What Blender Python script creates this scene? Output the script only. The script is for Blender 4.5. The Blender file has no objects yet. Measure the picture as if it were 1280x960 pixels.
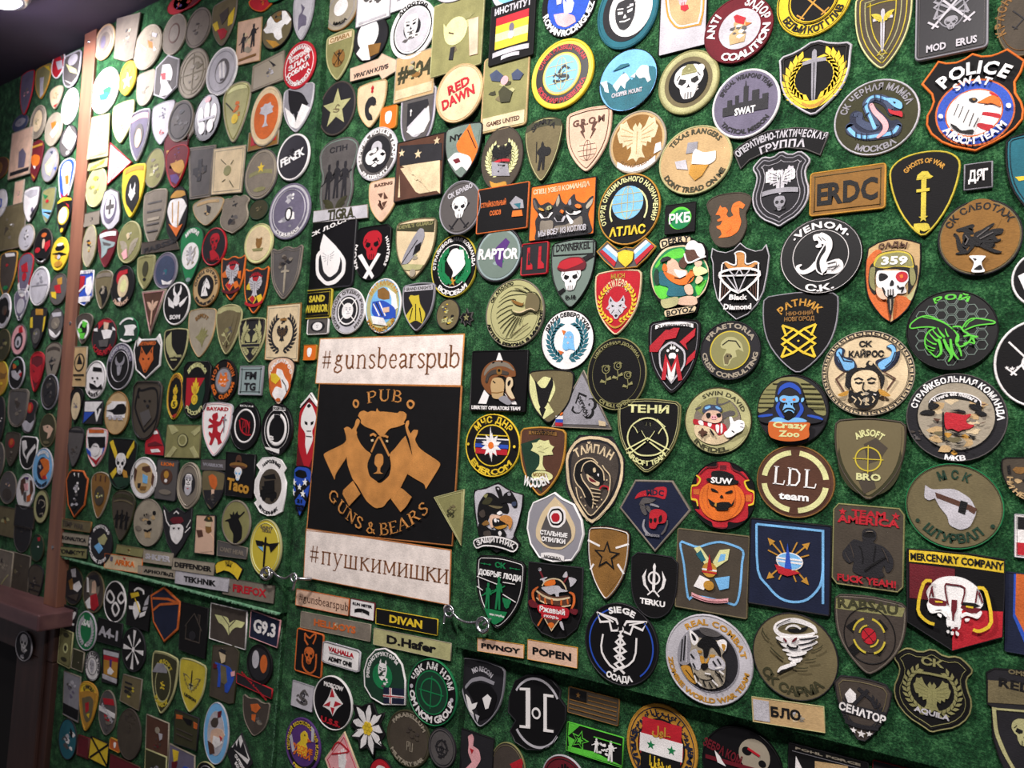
import bpy, math, random
import numpy as np
from mathutils import Matrix, Vector
random.seed(7)
PI = math.pi
C = bpy.context.scene.collection
SC = bpy.context.scene

# ---------- camera, world, lamps, exposure ----------
F, YAW, PIT, ROLL, DIST, EYE = 968.6, 0.6028, -0.0697, 0.0529, 0.80, 1.55
_Ry = np.array([[math.cos(YAW),0,math.sin(YAW)],[0,1,0],[-math.sin(YAW),0,math.cos(YAW)]])
_Rx = np.array([[1,0,0],[0,math.cos(PIT),-math.sin(PIT)],[0,math.sin(PIT),math.cos(PIT)]])
_Rz = np.array([[math.cos(ROLL),-math.sin(ROLL),0],[math.sin(ROLL),math.cos(ROLL),0],[0,0,1]])
_R = _Rz @ _Rx @ _Ry
_u, _v, _n = _R[:,0], -_R[:,1], _R[:,2]
_right, _down, _fwd = [np.array([_u[i], _n[i], _v[i]]) for i in range(3)]
CAM = np.array([0.0, -DIST, EYE])
cam = bpy.data.cameras.new('camera'); camo = bpy.data.objects.new('camera', cam); C.objects.link(camo)
cam.sensor_width = 36; cam.lens = F/1280*36; cam.clip_start = 0.02; cam.clip_end = 30
camo.matrix_world = Matrix(((_right[0], -_down[0], -_fwd[0], CAM[0]), (_right[1], -_down[1], -_fwd[1], CAM[1]), (_right[2], -_down[2], -_fwd[2], CAM[2]), (0,0,0,1)))
cam.dof.use_dof = True; cam.dof.focus_distance = .85; cam.dof.aperture_fstop = 10
SC.camera = camo
def ray(px, py): return _right*(px-640)/F + _down*(py-480)/F + _fwd
def at(px, py, y=0.0):
    r = ray(px, py); t = (y-CAM[1])/r[1]; p = CAM+r*t
    return p[0], p[2]
def at_z(px, py, z):
    r = ray(px, py); t = (z-CAM[2])/r[2]; return CAM+r*t

CEIL = at(110, 44, 0)[1]
w = bpy.data.worlds.new('world'); SC.world = w; w.use_nodes = True
w.node_tree.nodes['Background'].inputs[0].default_value = (0.9, 0.85, 0.95, 1)
w.node_tree.nodes['Background'].inputs[1].default_value = 0.13
SC.view_settings.view_transform = 'Standard'; SC.view_settings.look = 'None'
SC.view_settings.gamma = 1; SC.view_settings.use_curve_mapping = False
SC.view_settings.exposure = 0.22
LAMP = at_z(-6, -4, CEIL-0.03)
def light(name, kind, loc, energy, col, size, aim=None, **k):
    l = bpy.data.lights.new(name, kind); l.energy = energy; l.color = col
    if kind == 'AREA': l.size = size
    else: l.shadow_soft_size = size
    for a, b in k.items(): setattr(l, a, b)
    o = bpy.data.objects.new(name, l); C.objects.link(o); o.location = loc
    if aim is not None:
        o.rotation_euler = (Vector(aim)-Vector(loc)).to_track_quat('-Z', 'Y').to_euler()
    return o
_h = at(112, 120, 0)
HOT = (_h[0], 0, _h[1])
LL = [('lamp_light_ceiling', 'SPOT', (HOT[0]+.02, -.30, CEIL-.04), 26, (1,.96,.98), .02, (HOT[0]+.03, 0, HOT[2]-.1), dict(spot_size=2.0, spot_blend=1)),
      ('lamp_light_middle', 'SPOT', (-.65, -.70, CEIL-.05), 33, (1,.95,.93), .04, (-.55, 0, 1.75), dict(spot_size=2.3, spot_blend=1)),
      ('lamp_light_room', 'AREA', (.2, -1.05, CEIL-.06), 15, (1,.93,.9), .12, (.3, 0, 1.45), {})]
for a in LL: light(a[0], a[1], a[2], a[3], a[4], a[5], a[6], **a[7])

# ---------- colours and materials ----------
def lin(h):
    h = h.lstrip('#'); c = [int(h[i:i+2], 16)/255 for i in (0,2,4)]
    return tuple(x/12.92 if x <= .04045 else ((x+.055)/1.055)**2.4 for x in c)
PAL = dict(k='0e0d0f', K='242327', w='eeeae8', g='918f96', G='575352', l='bdbac0', o='5c5836', O='3a3924', v='878456', V='b0ad7c',
 t='bd9f72', T='d6c19c', b='55372a', B='86602f', r='b3202c', R='661a24', y='e3c232', Y='bd8a34', a='dd7026', n='1b2138', u='2b50b4',
 U='78b6e6', c='246472', e='1c7a48', E='1b3a2a', L='5cc83e', p='e6a8ac', P='d9b59c', m='563476', M='6a6478', h='6d6347', H='4a4238', s='6f7f76', S='8fa0a0', f='c9b63c', F='d8d89a', d='463e38', D='7d7468', i='c8642c', j='3c4660', x='0d0c0e', z='f8f6f4', q='a09684', A='ece0d8', **{'1':'c28546','2':'b0703c','3':'7a4c2c'})
COL = {k: lin(v) for k, v in PAL.items()}
def mat(name):
    m = bpy.data.materials.new(name); m.use_nodes = True; nt = m.node_tree
    return m, nt, nt.nodes['Principled BSDF'], nt.links
def N(nt, t, **k):
    n = nt.nodes.new(t)
    for a, b in k.items(): setattr(n, a, b)
    return n
def col_mat(name, rough, bump, scale, stretch, dist, sheen=0, mottle=.12, spec=.4):
    m, nt, bs, L = mat(name)
    at_ = N(nt, 'ShaderNodeAttribute', attribute_name='col')
    tc = N(nt, 'ShaderNodeTexCoord'); mp = N(nt, 'ShaderNodeMapping'); mp.inputs['Scale'].default_value = stretch
    L.new(tc.outputs['Object'], mp.inputs['Vector'])
    n1 = N(nt, 'ShaderNodeTexNoise'); n1.inputs['Scale'].default_value = scale; n1.inputs['Detail'].default_value = 3
    L.new(mp.outputs[0], n1.inputs['Vector'])
    n2 = N(nt, 'ShaderNodeTexNoise'); n2.inputs['Scale'].default_value = 45; L.new(tc.outputs['Object'], n2.inputs['Vector'])
    mr = N(nt, 'ShaderNodeMapRange'); mr.inputs[3].default_value = 1-mottle; mr.inputs[4].default_value = 1+mottle
    ad = N(nt, 'ShaderNodeMath', operation='ADD'); L.new(n1.outputs[0], ad.inputs[0]); L.new(n2.outputs[0], ad.inputs[1])
    L.new(ad.outputs[0], mr.inputs[0]); mr.inputs[1].default_value = .7; mr.inputs[2].default_value = 1.3
    hs = N(nt, 'ShaderNodeHueSaturation'); L.new(at_.outputs['Color'], hs.inputs['Color']); L.new(mr.outputs[0], hs.inputs['Value'])
    L.new(hs.outputs[0], bs.inputs['Base Color'])
    bp = N(nt, 'ShaderNodeBump'); bp.inputs['Strength'].default_value = bump; bp.inputs['Distance'].default_value = dist
    L.new(n1.outputs[0], bp.inputs['Height']); L.new(bp.outputs[0], bs.inputs['Normal'])
    bs.inputs['Roughness'].default_value = rough; bs.inputs['Specular IOR Level'].default_value = spec
    bs.inputs['Sheen Weight'].default_value = sheen
    return m
M_THREAD = col_mat('embroidery_thread', .62, .55, 800, (1,.35,1), .0008, .0, .26, .3)
M_TWILL = col_mat('twill_fabric', .7, .4, 1000, (.4,1,1), .0006, .02, .2, .2)
M_RUBBER = col_mat('soft_rubber', .42, .12, 500, (1,1,1), .0003, 0, .05, .35)

def felt_mat():
    m, nt, bs, L = mat('green_felt')
    tc = N(nt, 'ShaderNodeTexCoord')
    a = N(nt, 'ShaderNodeTexNoise'); a.inputs['Scale'].default_value = 55; a.inputs['Detail'].default_value = 6; a.inputs['Roughness'].default_value = .65
    b = N(nt, 'ShaderNodeTexNoise'); b.inputs['Scale'].default_value = 420; b.inputs['Detail'].default_value = 4; b.inputs['Roughness'].default_value = .7
    for n in (a, b): L.new(tc.outputs['Object'], n.inputs['Vector'])
    mx = N(nt, 'ShaderNodeMath', operation='ADD'); L.new(a.outputs[0], mx.inputs[0]); L.new(b.outputs[0], mx.inputs[1])
    cr = N(nt, 'ShaderNodeValToRGB'); cr.color_ramp.elements[0].position = .36; cr.color_ramp.elements[1].position = .66
    cr.color_ramp.elements[0].color = (*lin('091c11'), 1); cr.color_ramp.elements[1].color = (*lin('5a9a60'), 1)
    e = cr.color_ramp.elements.new(.5); e.color = (*lin('20502e'), 1)
    hf = N(nt, 'ShaderNodeMath', operation='MULTIPLY'); hf.inputs[1].default_value = .5; L.new(mx.outputs[0], hf.inputs[0]); L.new(hf.outputs[0], cr.inputs[0])
    L.new(cr.outputs[0], bs.inputs['Base Color'])
    bp = N(nt, 'ShaderNodeBump'); bp.inputs['Strength'].default_value = .9; bp.inputs['Distance'].default_value = .004
    L.new(mx.outputs[0], bp.inputs['Height']); L.new(bp.outputs[0], bs.inputs['Normal'])
    bs.inputs['Roughness'].default_value = .95; bs.inputs['Sheen Weight'].default_value = .06; bs.inputs['Specular IOR Level'].default_value = .1
    return m
M_FELT = felt_mat()
def plain_mat(name, c, rough=.6, noise=0, scale=8, stretch=(1,1,1), metal=0, c2=None, bump=0):
    m, nt, bs, L = mat(name)
    bs.inputs['Roughness'].default_value = rough; bs.inputs['Metallic'].default_value = metal
    tc = N(nt, 'ShaderNodeTexCoord'); mp = N(nt, 'ShaderNodeMapping'); mp.inputs['Scale'].default_value = stretch
    L.new(tc.outputs['Object'], mp.inputs[0]); n = N(nt, 'ShaderNodeTexNoise'); n.inputs['Scale'].default_value = scale; n.inputs['Detail'].default_value = 5
    L.new(mp.outputs[0], n.inputs['Vector'])
    cr = N(nt, 'ShaderNodeValToRGB'); cr.color_ramp.elements[0].position = .35; cr.color_ramp.elements[1].position = .68
    cr.color_ramp.elements[0].color = (*lin(c), 1); cr.color_ramp.elements[1].color = (*lin(c2 or c), 1)
    L.new(n.outputs[0], cr.inputs[0]); L.new(cr.outputs[0], bs.inputs['Base Color'])
    if bump:
        bp = N(nt, 'ShaderNodeBump'); bp.inputs['Strength'].default_value = bump; bp.inputs['Distance'].default_value = .002
        L.new(n.outputs[0], bp.inputs['Height']); L.new(bp.outputs[0], bs.inputs['Normal'])
    return m
M_WOOD = plain_mat('stained_wood', '7a5040', .45, c2='96664f', scale=14, stretch=(3,3,.4), bump=.2)
M_DARKWOOD = plain_mat('dark_wood', '38241f', .5, c2='4c322b', scale=12, stretch=(3,3,.4), bump=.2)
M_PURPLEWOOD = plain_mat('ledge_wood', '5e3f42', .4, c2='7b5654', scale=10, stretch=(.5,3,3), bump=.15)
M_CEIL = plain_mat('haze_tinted_ceiling', '2b2433', .9, c2='332b3c', scale=5)  # purple haze of the lamp is put into the dark ceiling colour
M_BACK = plain_mat('dark_panel', '120f10', .8, c2='1a1615', scale=5)
M_STEEL = plain_mat('zinc_steel', 'b9b9bd', .28, c2='d5d5d8', scale=60, metal=1)
M_EMIT, _nt, _bs, _ = mat('lamp_glow'); _bs.inputs['Emission Color'].default_value = (1,.96,1,1); _bs.inputs['Emission Strength'].default_value = 9

# ---------- mesh building ----------
def link(name, me, parent=None):
    o = bpy.data.objects.new(name, me); C.objects.link(o)
    if parent is not None: o.parent = parent
    return o
def box(name, x0, x1, y0, y1, z0, z1, m, parent=None, bev=0, kind=None):
    me = bpy.data.meshes.new(name)
    v = [(x,y,z) for x in (x0,x1) for y in (y0,y1) for z in (z0,z1)]
    f = [(0,1,3,2),(4,6,7,5),(0,4,5,1),(2,3,7,6),(0,2,6,4),(1,5,7,3)]
    me.from_pydata(v, [], f); me.materials.append(m); o = link(name, me, parent)
    if bev:
        b = o.modifiers.new('bevel', 'BEVEL'); b.width = bev; b.segments = 2
    if kind: o['kind'] = kind
    return o

class PB:                                   # collects coloured polygons of one part, in patch-local x,z with height h toward the room
    def __init__(s): s.v=[]; s.f=[]; s.c=[]
    def prism(s, pts, h0, h1, col):
        n=len(pts); b=len(s.v)
        ar = sum(pts[i][0]*pts[(i+1)%n][1]-pts[(i+1)%n][0]*pts[i][1] for i in range(n))
        if ar < 0: pts = pts[::-1]
        s.v += [(x,-h1,z) for x,z in pts]; s.f.append(list(range(b,b+n))); s.c.append(col)
        s.v += [(x,-h0,z) for x,z in pts]
        for i in range(n):
            j=(i+1)%n; s.f.append([b+i,b+n+i,b+n+j,b+j]); s.c.append(col)
    def flat(s, verts, faces, h0, h1, col):
        b=len(s.v); n=len(verts); s.v += [(x,-h1,z) for x,z in verts]+[(x,-h0,z) for x,z in verts]
        ed={}
        for f in faces:
            s.f.append([b+i for i in f]); s.c.append(col)
            for i in range(len(f)):
                e=(f[i],f[(i+1)%len(f)]); ed[e]=ed.get(e,0)+1
        for (i,j) in ed:
            if (j,i) not in ed: s.f.append([b+i,b+n+i,b+n+j,b+j]); s.c.append(col)
    def loops(s, rings, col, close=True):   # list of equal-length rings of (x,y,z)
        b=len(s.v); n=len(rings[0])
        for r in rings: s.v += r
        for k in range(len(rings)-1):
            for i in range(n):
                j=(i+1)%n; s.f.append([b+k*n+i,b+(k+1)*n+i,b+(k+1)*n+j,b+k*n+j]); s.c.append(col)
    def build(s, name, m, parent=None, smooth=False):
        if not s.f: return None
        me = bpy.data.meshes.new(name); me.from_pydata(s.v, [], s.f)
        a = me.attributes.new('col', 'FLOAT_COLOR', 'FACE')
        a.data.foreach_set('color', np.array([(*c,1) for c in s.c], dtype=np.float32).ravel())
        me.materials.append(m)
        if smooth: me.polygons.foreach_set('use_smooth', [True]*len(s.f))
        return link(name, me, parent)

def circ(n, rx=1, ry=1, x=0, y=0, a0=0, a1=2*PI, full=True):
    m = n if full else n-1
    return [(x+rx*math.cos(a0+(a1-a0)*i/m), y+ry*math.sin(a0+(a1-a0)*i/m)) for i in range(n)]
def stroke(pts, w, closed=False):
    """outline polygon of a polyline of width w"""
    n=len(pts); L=[]; Rr=[]
    for i in range(n):
        a=pts[i-1] if (i>0 or closed) else pts[i]; b=pts[(i+1)%n] if (i<n-1 or closed) else pts[i]
        dx,dy=b[0]-a[0],b[1]-a[1]; l=math.hypot(dx,dy) or 1
        k=1.0
        if 0<i<n-1 or closed:
            d1=(pts[i][0]-a[0],pts[i][1]-a[1]); l1=math.hypot(*d1) or 1
            c=abs((d1[0]*dx+d1[1]*dy)/l1/l); k=min(1.6,1/max(.3,c))
        nx,ny=-dy/l*w/2*k,dx/l*w/2*k
        L.append((pts[i][0]+nx,pts[i][1]+ny)); Rr.append((pts[i][0]-nx,pts[i][1]-ny))
    return L,Rr
def rrect(r=.15, n=4, rx=None, ry=None):
    rx=rx or r; ry=ry or r; P=[]
    for cx,cy,a in ((1-rx,1-ry,0),(-1+rx,1-ry,90),(-1+rx,-1+ry,180),(1-rx,-1+ry,270)):
        for i in range(n+1):
            t=math.radians(a+90*i/n); P.append((cx+rx*math.cos(t),cy+ry*math.sin(t)))
    return P
def mir(h): return h+[(-x,y) for x,y in h[::-1] if abs(x)>1e-6]
def smooth_pts(pts, it=2):                   # Chaikin on a closed outline, keeps the gist of corners
    for _ in range(it):
        q=[]
        for i in range(len(pts)):
            a,b=pts[i],pts[(i+1)%len(pts)]
            q += [(a[0]*.75+b[0]*.25,a[1]*.75+b[1]*.25),(a[0]*.25+b[0]*.75,a[1]*.25+b[1]*.75)]
        pts=q
    return pts
def shp(s):
    v=[float(t)/100 for t in s.split()]; return [(v[i],v[i+1]) for i in range(0,len(v),2)]
SH = dict(
 s=mir(shp('0 -100 25 -86 55 -60 82 -25 96 15 100 60 97 92 50 97 0 100')[::-1]),          # shield, softly curved top
 S=mir(shp('0 -100 20 -90 60 -75 90 -45 97 -10 84 20 82 42 100 62 84 78 62 92 30 84 0 100')[::-1]),   # sheriff style
 k=mir(shp('0 -100 30 -82 70 -45 90 0 96 50 100 96 50 80 0 96')[::-1]),                   # shield with horned top
 K=mir(shp('0 -100 30 -82 75 -45 94 0 96 40 100 72 50 78 0 100')[::-1]),                  # peak in the middle of the top
 b=mir(shp('0 -100 30 -80 65 -40 88 5 100 50 96 72 70 90 35 98 0 100')[::-1]),            # arched top
 u=mir(shp('0 -100 30 -96 62 -80 85 -52 97 -15 100 30 100 98 0 100')[::-1]),              # flat top, round bottom
 h=mir(shp('0 -100 60 -72 96 -35 100 30 72 72 45 90 0 100')[::-1]),                       # elongated hexagon with soft sides
 H=mir(shp('0 -100 100 -62 100 62 0 100')[::-1]),
 d=mir(shp('0 -100 100 0 0 100')[::-1]), p=shp('-100 100 100 100 0 -100'), P=shp('-100 -100 100 -100 0 100'),
 D=mir(shp('0 -100 100 30 45 100 0 100')[::-1]), V=mir(shp('0 -100 50 -50 85 10 100 90 0 100')[::-1]),
 j=mir(shp('0 -100 45 -90 70 -60 85 -20 72 15 90 40 100 75 60 96 0 100')[::-1]),
 c=shp('-85 100 85 100 100 85 100 -85 85 -100 -85 -100 -100 -85 -100 85')[::-1],
 o=circ(40), r=rrect(.04,1), q=rrect(.16,4), t=rrect(.02,1), Q=rrect(.3,4))
RECT = set('rqctQ'); NORM = dict(o=2)
def sizes(px, py, W, H, y, p):
    e=.5
    def g(dx,dz):
        P=np.array([X+dx, y, Z+dz])-CAM; d=P@_fwd; return np.array([P@_right/d*F, P@_down/d*F])
    X,Z=at(px,py,y); A=(g(.001,0)-g(-.001,0))/.002; B=(g(0,.001)-g(0,-.001))/.002
    M_=np.array([[abs(A[0])**p,abs(B[0])**p],[abs(A[1])**p,abs(B[1])**p]])
    s=np.linalg.solve(M_,np.array([(W/2)**p,(H/2)**p]))
    s=np.maximum(s,1e-9)**(1/p)
    return X,Z,s[0],s[1]

# ---------- letters: built-in font, cached as flat meshes ----------
GL = {}
def _tmesh(body, off):
    c=bpy.data.curves.new('t','FONT'); c.body=body; c.resolution_u=2; c.offset=off; c.fill_mode='FRONT'
    o=bpy.data.objects.new('t',c); C.objects.link(o)
    me=bpy.data.meshes.new_from_object(o.evaluated_get(bpy.context.evaluated_depsgraph_get()))
    v=[(q.co.x,q.co.y) for q in me.vertices]; f=[list(p.vertices) for p in me.polygons]
    bpy.data.objects.remove(o); bpy.data.curves.remove(c); bpy.data.meshes.remove(me)
    return v,f
def _merge(v,f):
    m={};nv=[];ix=[]
    for p in v:
        k=(round(p[0],5),round(p[1],5))
        if k not in m: m[k]=len(nv); nv.append(p)
        ix.append(m[k])
    nf=[]
    for q in f:
        g=[ix[i] for i in q]
        if len(set(g))<3: continue
        a=sum(nv[g[i]][0]*nv[g[(i+1)%len(g)]][1]-nv[g[(i+1)%len(g)]][0]*nv[g[i]][1] for i in range(len(g)))
        nf.append(g if a>0 else g[::-1])
    return nv,nf
_ref=None
def glyph(ch, bold):
    global _ref
    k=(ch,bold)
    if k in GL: return GL[k]
    if _ref is None:
        v,_=_tmesh('II',0); _ref=max(p[0] for p in v)-min(p[0] for p in v)
    if ch==' ': GL[k]=([],[],.3); return GL[k]
    v,_=_tmesh('I'+ch+'I',0); adv=max(p[0] for p in v)-min(p[0] for p in v)-_ref
    v,f=_merge(*_tmesh(ch,.036 if bold else .006))
    GL[k]=(v,f,adv); return GL[k]
CAP=.73
# serif letters drawn with strokes: "width x y x y ..." on a 0..70 body, x-height 50, capitals 72
SER={'g':(44,'6 14 33 14 44 22 49 30 44 30 33 22 27 14 33;5 15 28 10 20 16 15 30 13 38 6 36 -6 22 -14 8 -10 6 -2 14 8;5 30 45 38 50'),
'u':(46,'6 4 48 10 47 10 15 16 3 26 2 36 12;6 36 48 36 4 42 2;3 28 48 36 48'),'n':(48,'6 11 48 11 2;3 3 48 11 47;4 11 38 20 47 28 49 36 42;6 37 40 37 2;3 4 2 18 2;3 30 2 44 2'),
's':(34,'5 28 40 22 48 12 48 7 40 12 31 24 22 29 12 22 3 12 2 6 10'),'b':(46,'6 10 74 10 4;3 3 74 10 73;5 11 36 20 48 32 46 39 30 36 10 24 1 11 8'),
'e':(40,'3 9 28 33 28;5 33 30 28 46 18 48 9 36 8 18 16 4 26 2 34 10'),'a':(40,'6 8 38 12 47 24 48 30 40 30 8 37 2;5 30 28 14 24 7 12 14 2 30 10'),
'r':(34,'6 11 48 11 2;3 3 48 11 47;5 12 36 20 47 30 46;3 4 2 20 2'),'p':(46,'6 10 48 10 -20;3 3 48 10 47;5 11 36 20 48 32 46 39 28 35 8 24 1 11 8;3 3 -20 18 -20'),
'#':(48,'3 16 66 12 2;3 34 66 30 2;4 4 44 42 44;4 4 22 42 22'),'п':(50,'6 11 48 11 2;6 38 48 38 2;4 4 48 45 48;3 4 2 18 2;3 31 2 45 2'),
'у':(44,'5 8 48 22 6;3 38 48 22 6 14 -16 4 -16;3 2 48 15 48;3 30 48 44 48'),'ш':(66,'6 10 48 10 2;6 32 48 32 2;6 54 48 54 2;4 4 2 60 2;3 4 48 16 48;3 26 48 38 48;3 48 48 60 48'),
'к':(46,'6 10 48 10 2;4 10 26 36 48;6 18 28 40 2;3 4 48 17 48;3 4 2 17 2;3 29 48 42 48;3 33 2 46 2'),'и':(50,'6 11 48 11 2;6 38 48 38 2;3 11 8 38 42;3 4 48 18 48;3 4 2 18 2;3 31 48 45 48;3 31 2 45 2'),
'м':(58,'4 10 48 10 2;5 11 48 28 8;4 28 8 46 48;6 47 48 47 2;3 3 48 14 48;3 3 2 17 2;3 44 48 54 48;3 40 2 54 2'),
'P':(52,'8 13 72 13 2;6 13 70 34 70 44 58 42 42 32 34 14 34;3 4 72 20 72;3 4 2 24 2'),'U':(58,'8 13 72 13 20 20 5 32 2 42 10;4 46 72 46 18 40 6;3 4 72 24 72;3 38 72 54 72'),
'B':(54,'8 13 72 13 2;6 13 70 32 70 40 56 32 40 14 39;6 30 39 44 28 44 12 34 3 13 3;3 4 72 20 72;3 4 2 20 2'),'G':(58,'7 46 58 36 71 20 68 9 50 9 22 20 4 36 2 46 10;7 46 30 46 4;3 34 30 54 30'),
'N':(58,'4 13 72 13 2;8 13 70 44 6;4 45 72 45 2;3 4 72 18 72;3 4 2 22 2;3 36 72 54 72'),'S':(44,'7 36 58 28 70 16 70 9 58 14 44 30 32 36 18 28 4 14 2 7 14'),
'&':(56,'6 44 30 34 8 20 2 9 12 14 28 30 44 32 58 24 68 16 60 20 44 50 4'),'E':(50,'8 13 72 13 2;4 13 71 42 71 42 60;4 13 38 34 38;4 13 3 43 3 45 16;3 4 72 14 72;3 4 2 14 2'),
'A':(58,'4 6 2 28 72;8 28 72 48 2;3 14 26 40 26;3 1 2 14 2;3 38 2 57 2'),'R':(56,'8 13 72 13 2;6 13 70 34 70 42 56 34 40 14 38;7 28 38 50 3;3 4 72 20 72;3 4 2 22 2;3 44 2 56 2'),' ':(24,''),'L':(50,'8 13 72 13 2;4 13 3 42 3 45 20;3 4 72 22 72;3 4 2 13 2'),'D':(58,'8 13 72 13 2;6 13 70 34 68 46 52 46 24 36 6 13 4;3 4 72 20 72;3 4 2 20 2')}
def put_text(pb, txt, col, h0, h1, place, sx, sy, bold, serif=False):
    """place(s) -> (x, z, angle) for a pen position; sx,sy glyph scales"""
    if serif:
        pen=0; tot=sum(SER[c][0] for c in txt)
        for c in txt:
            wd,st=SER[c]; x,z,a=place((pen+wd/2)/tot); ca,sa=math.cos(a),math.sin(a)
            for k in st.split(';'):
                if not k: continue
                v=[float(t) for t in k.split()]; pts=[(v[i],v[i+1]) for i in range(1,len(v),2)]
                Lp,Rp=stroke(pts,v[0])
                P=[((px-wd/2)*sx,py*sy) for px,py in Lp+Rp[::-1]]
                ns=len(Lp)
                for i in range(ns-1):
                    q=[P[i],P[i+1],P[2*ns-2-i],P[2*ns-1-i]]
                    pb.prism([(x+qx*ca-qy*sa,z+qx*sa+qy*ca) for qx,qy in q],h0,h1,col)
            pen+=wd
        return
    gs=[glyph(c,bold) for c in txt]; tot=sum(g[2] for g in gs) or 1; pen=0
    for c,(v,f,adv) in zip(txt,gs):
        if v:
            x,z,a=place((pen+adv/2)/tot); ca,sa=math.cos(a),math.sin(a)
            cx=(min(p[0] for p in v)+max(p[0] for p in v))/2
            P=[((px-cx)*sx,py*sy) for px,py in v]
            pb.flat([(x+qx*ca-qy*sa,z+qx*sa+qy*ca) for qx,qy in P],f,h0,h1,col)
        pen+=adv
def text_adv(txt,bold,serif):
    return sum(SER[c][0] for c in txt) if serif else (sum(glyph(c,bold)[2] for c in txt) or 1)
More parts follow.
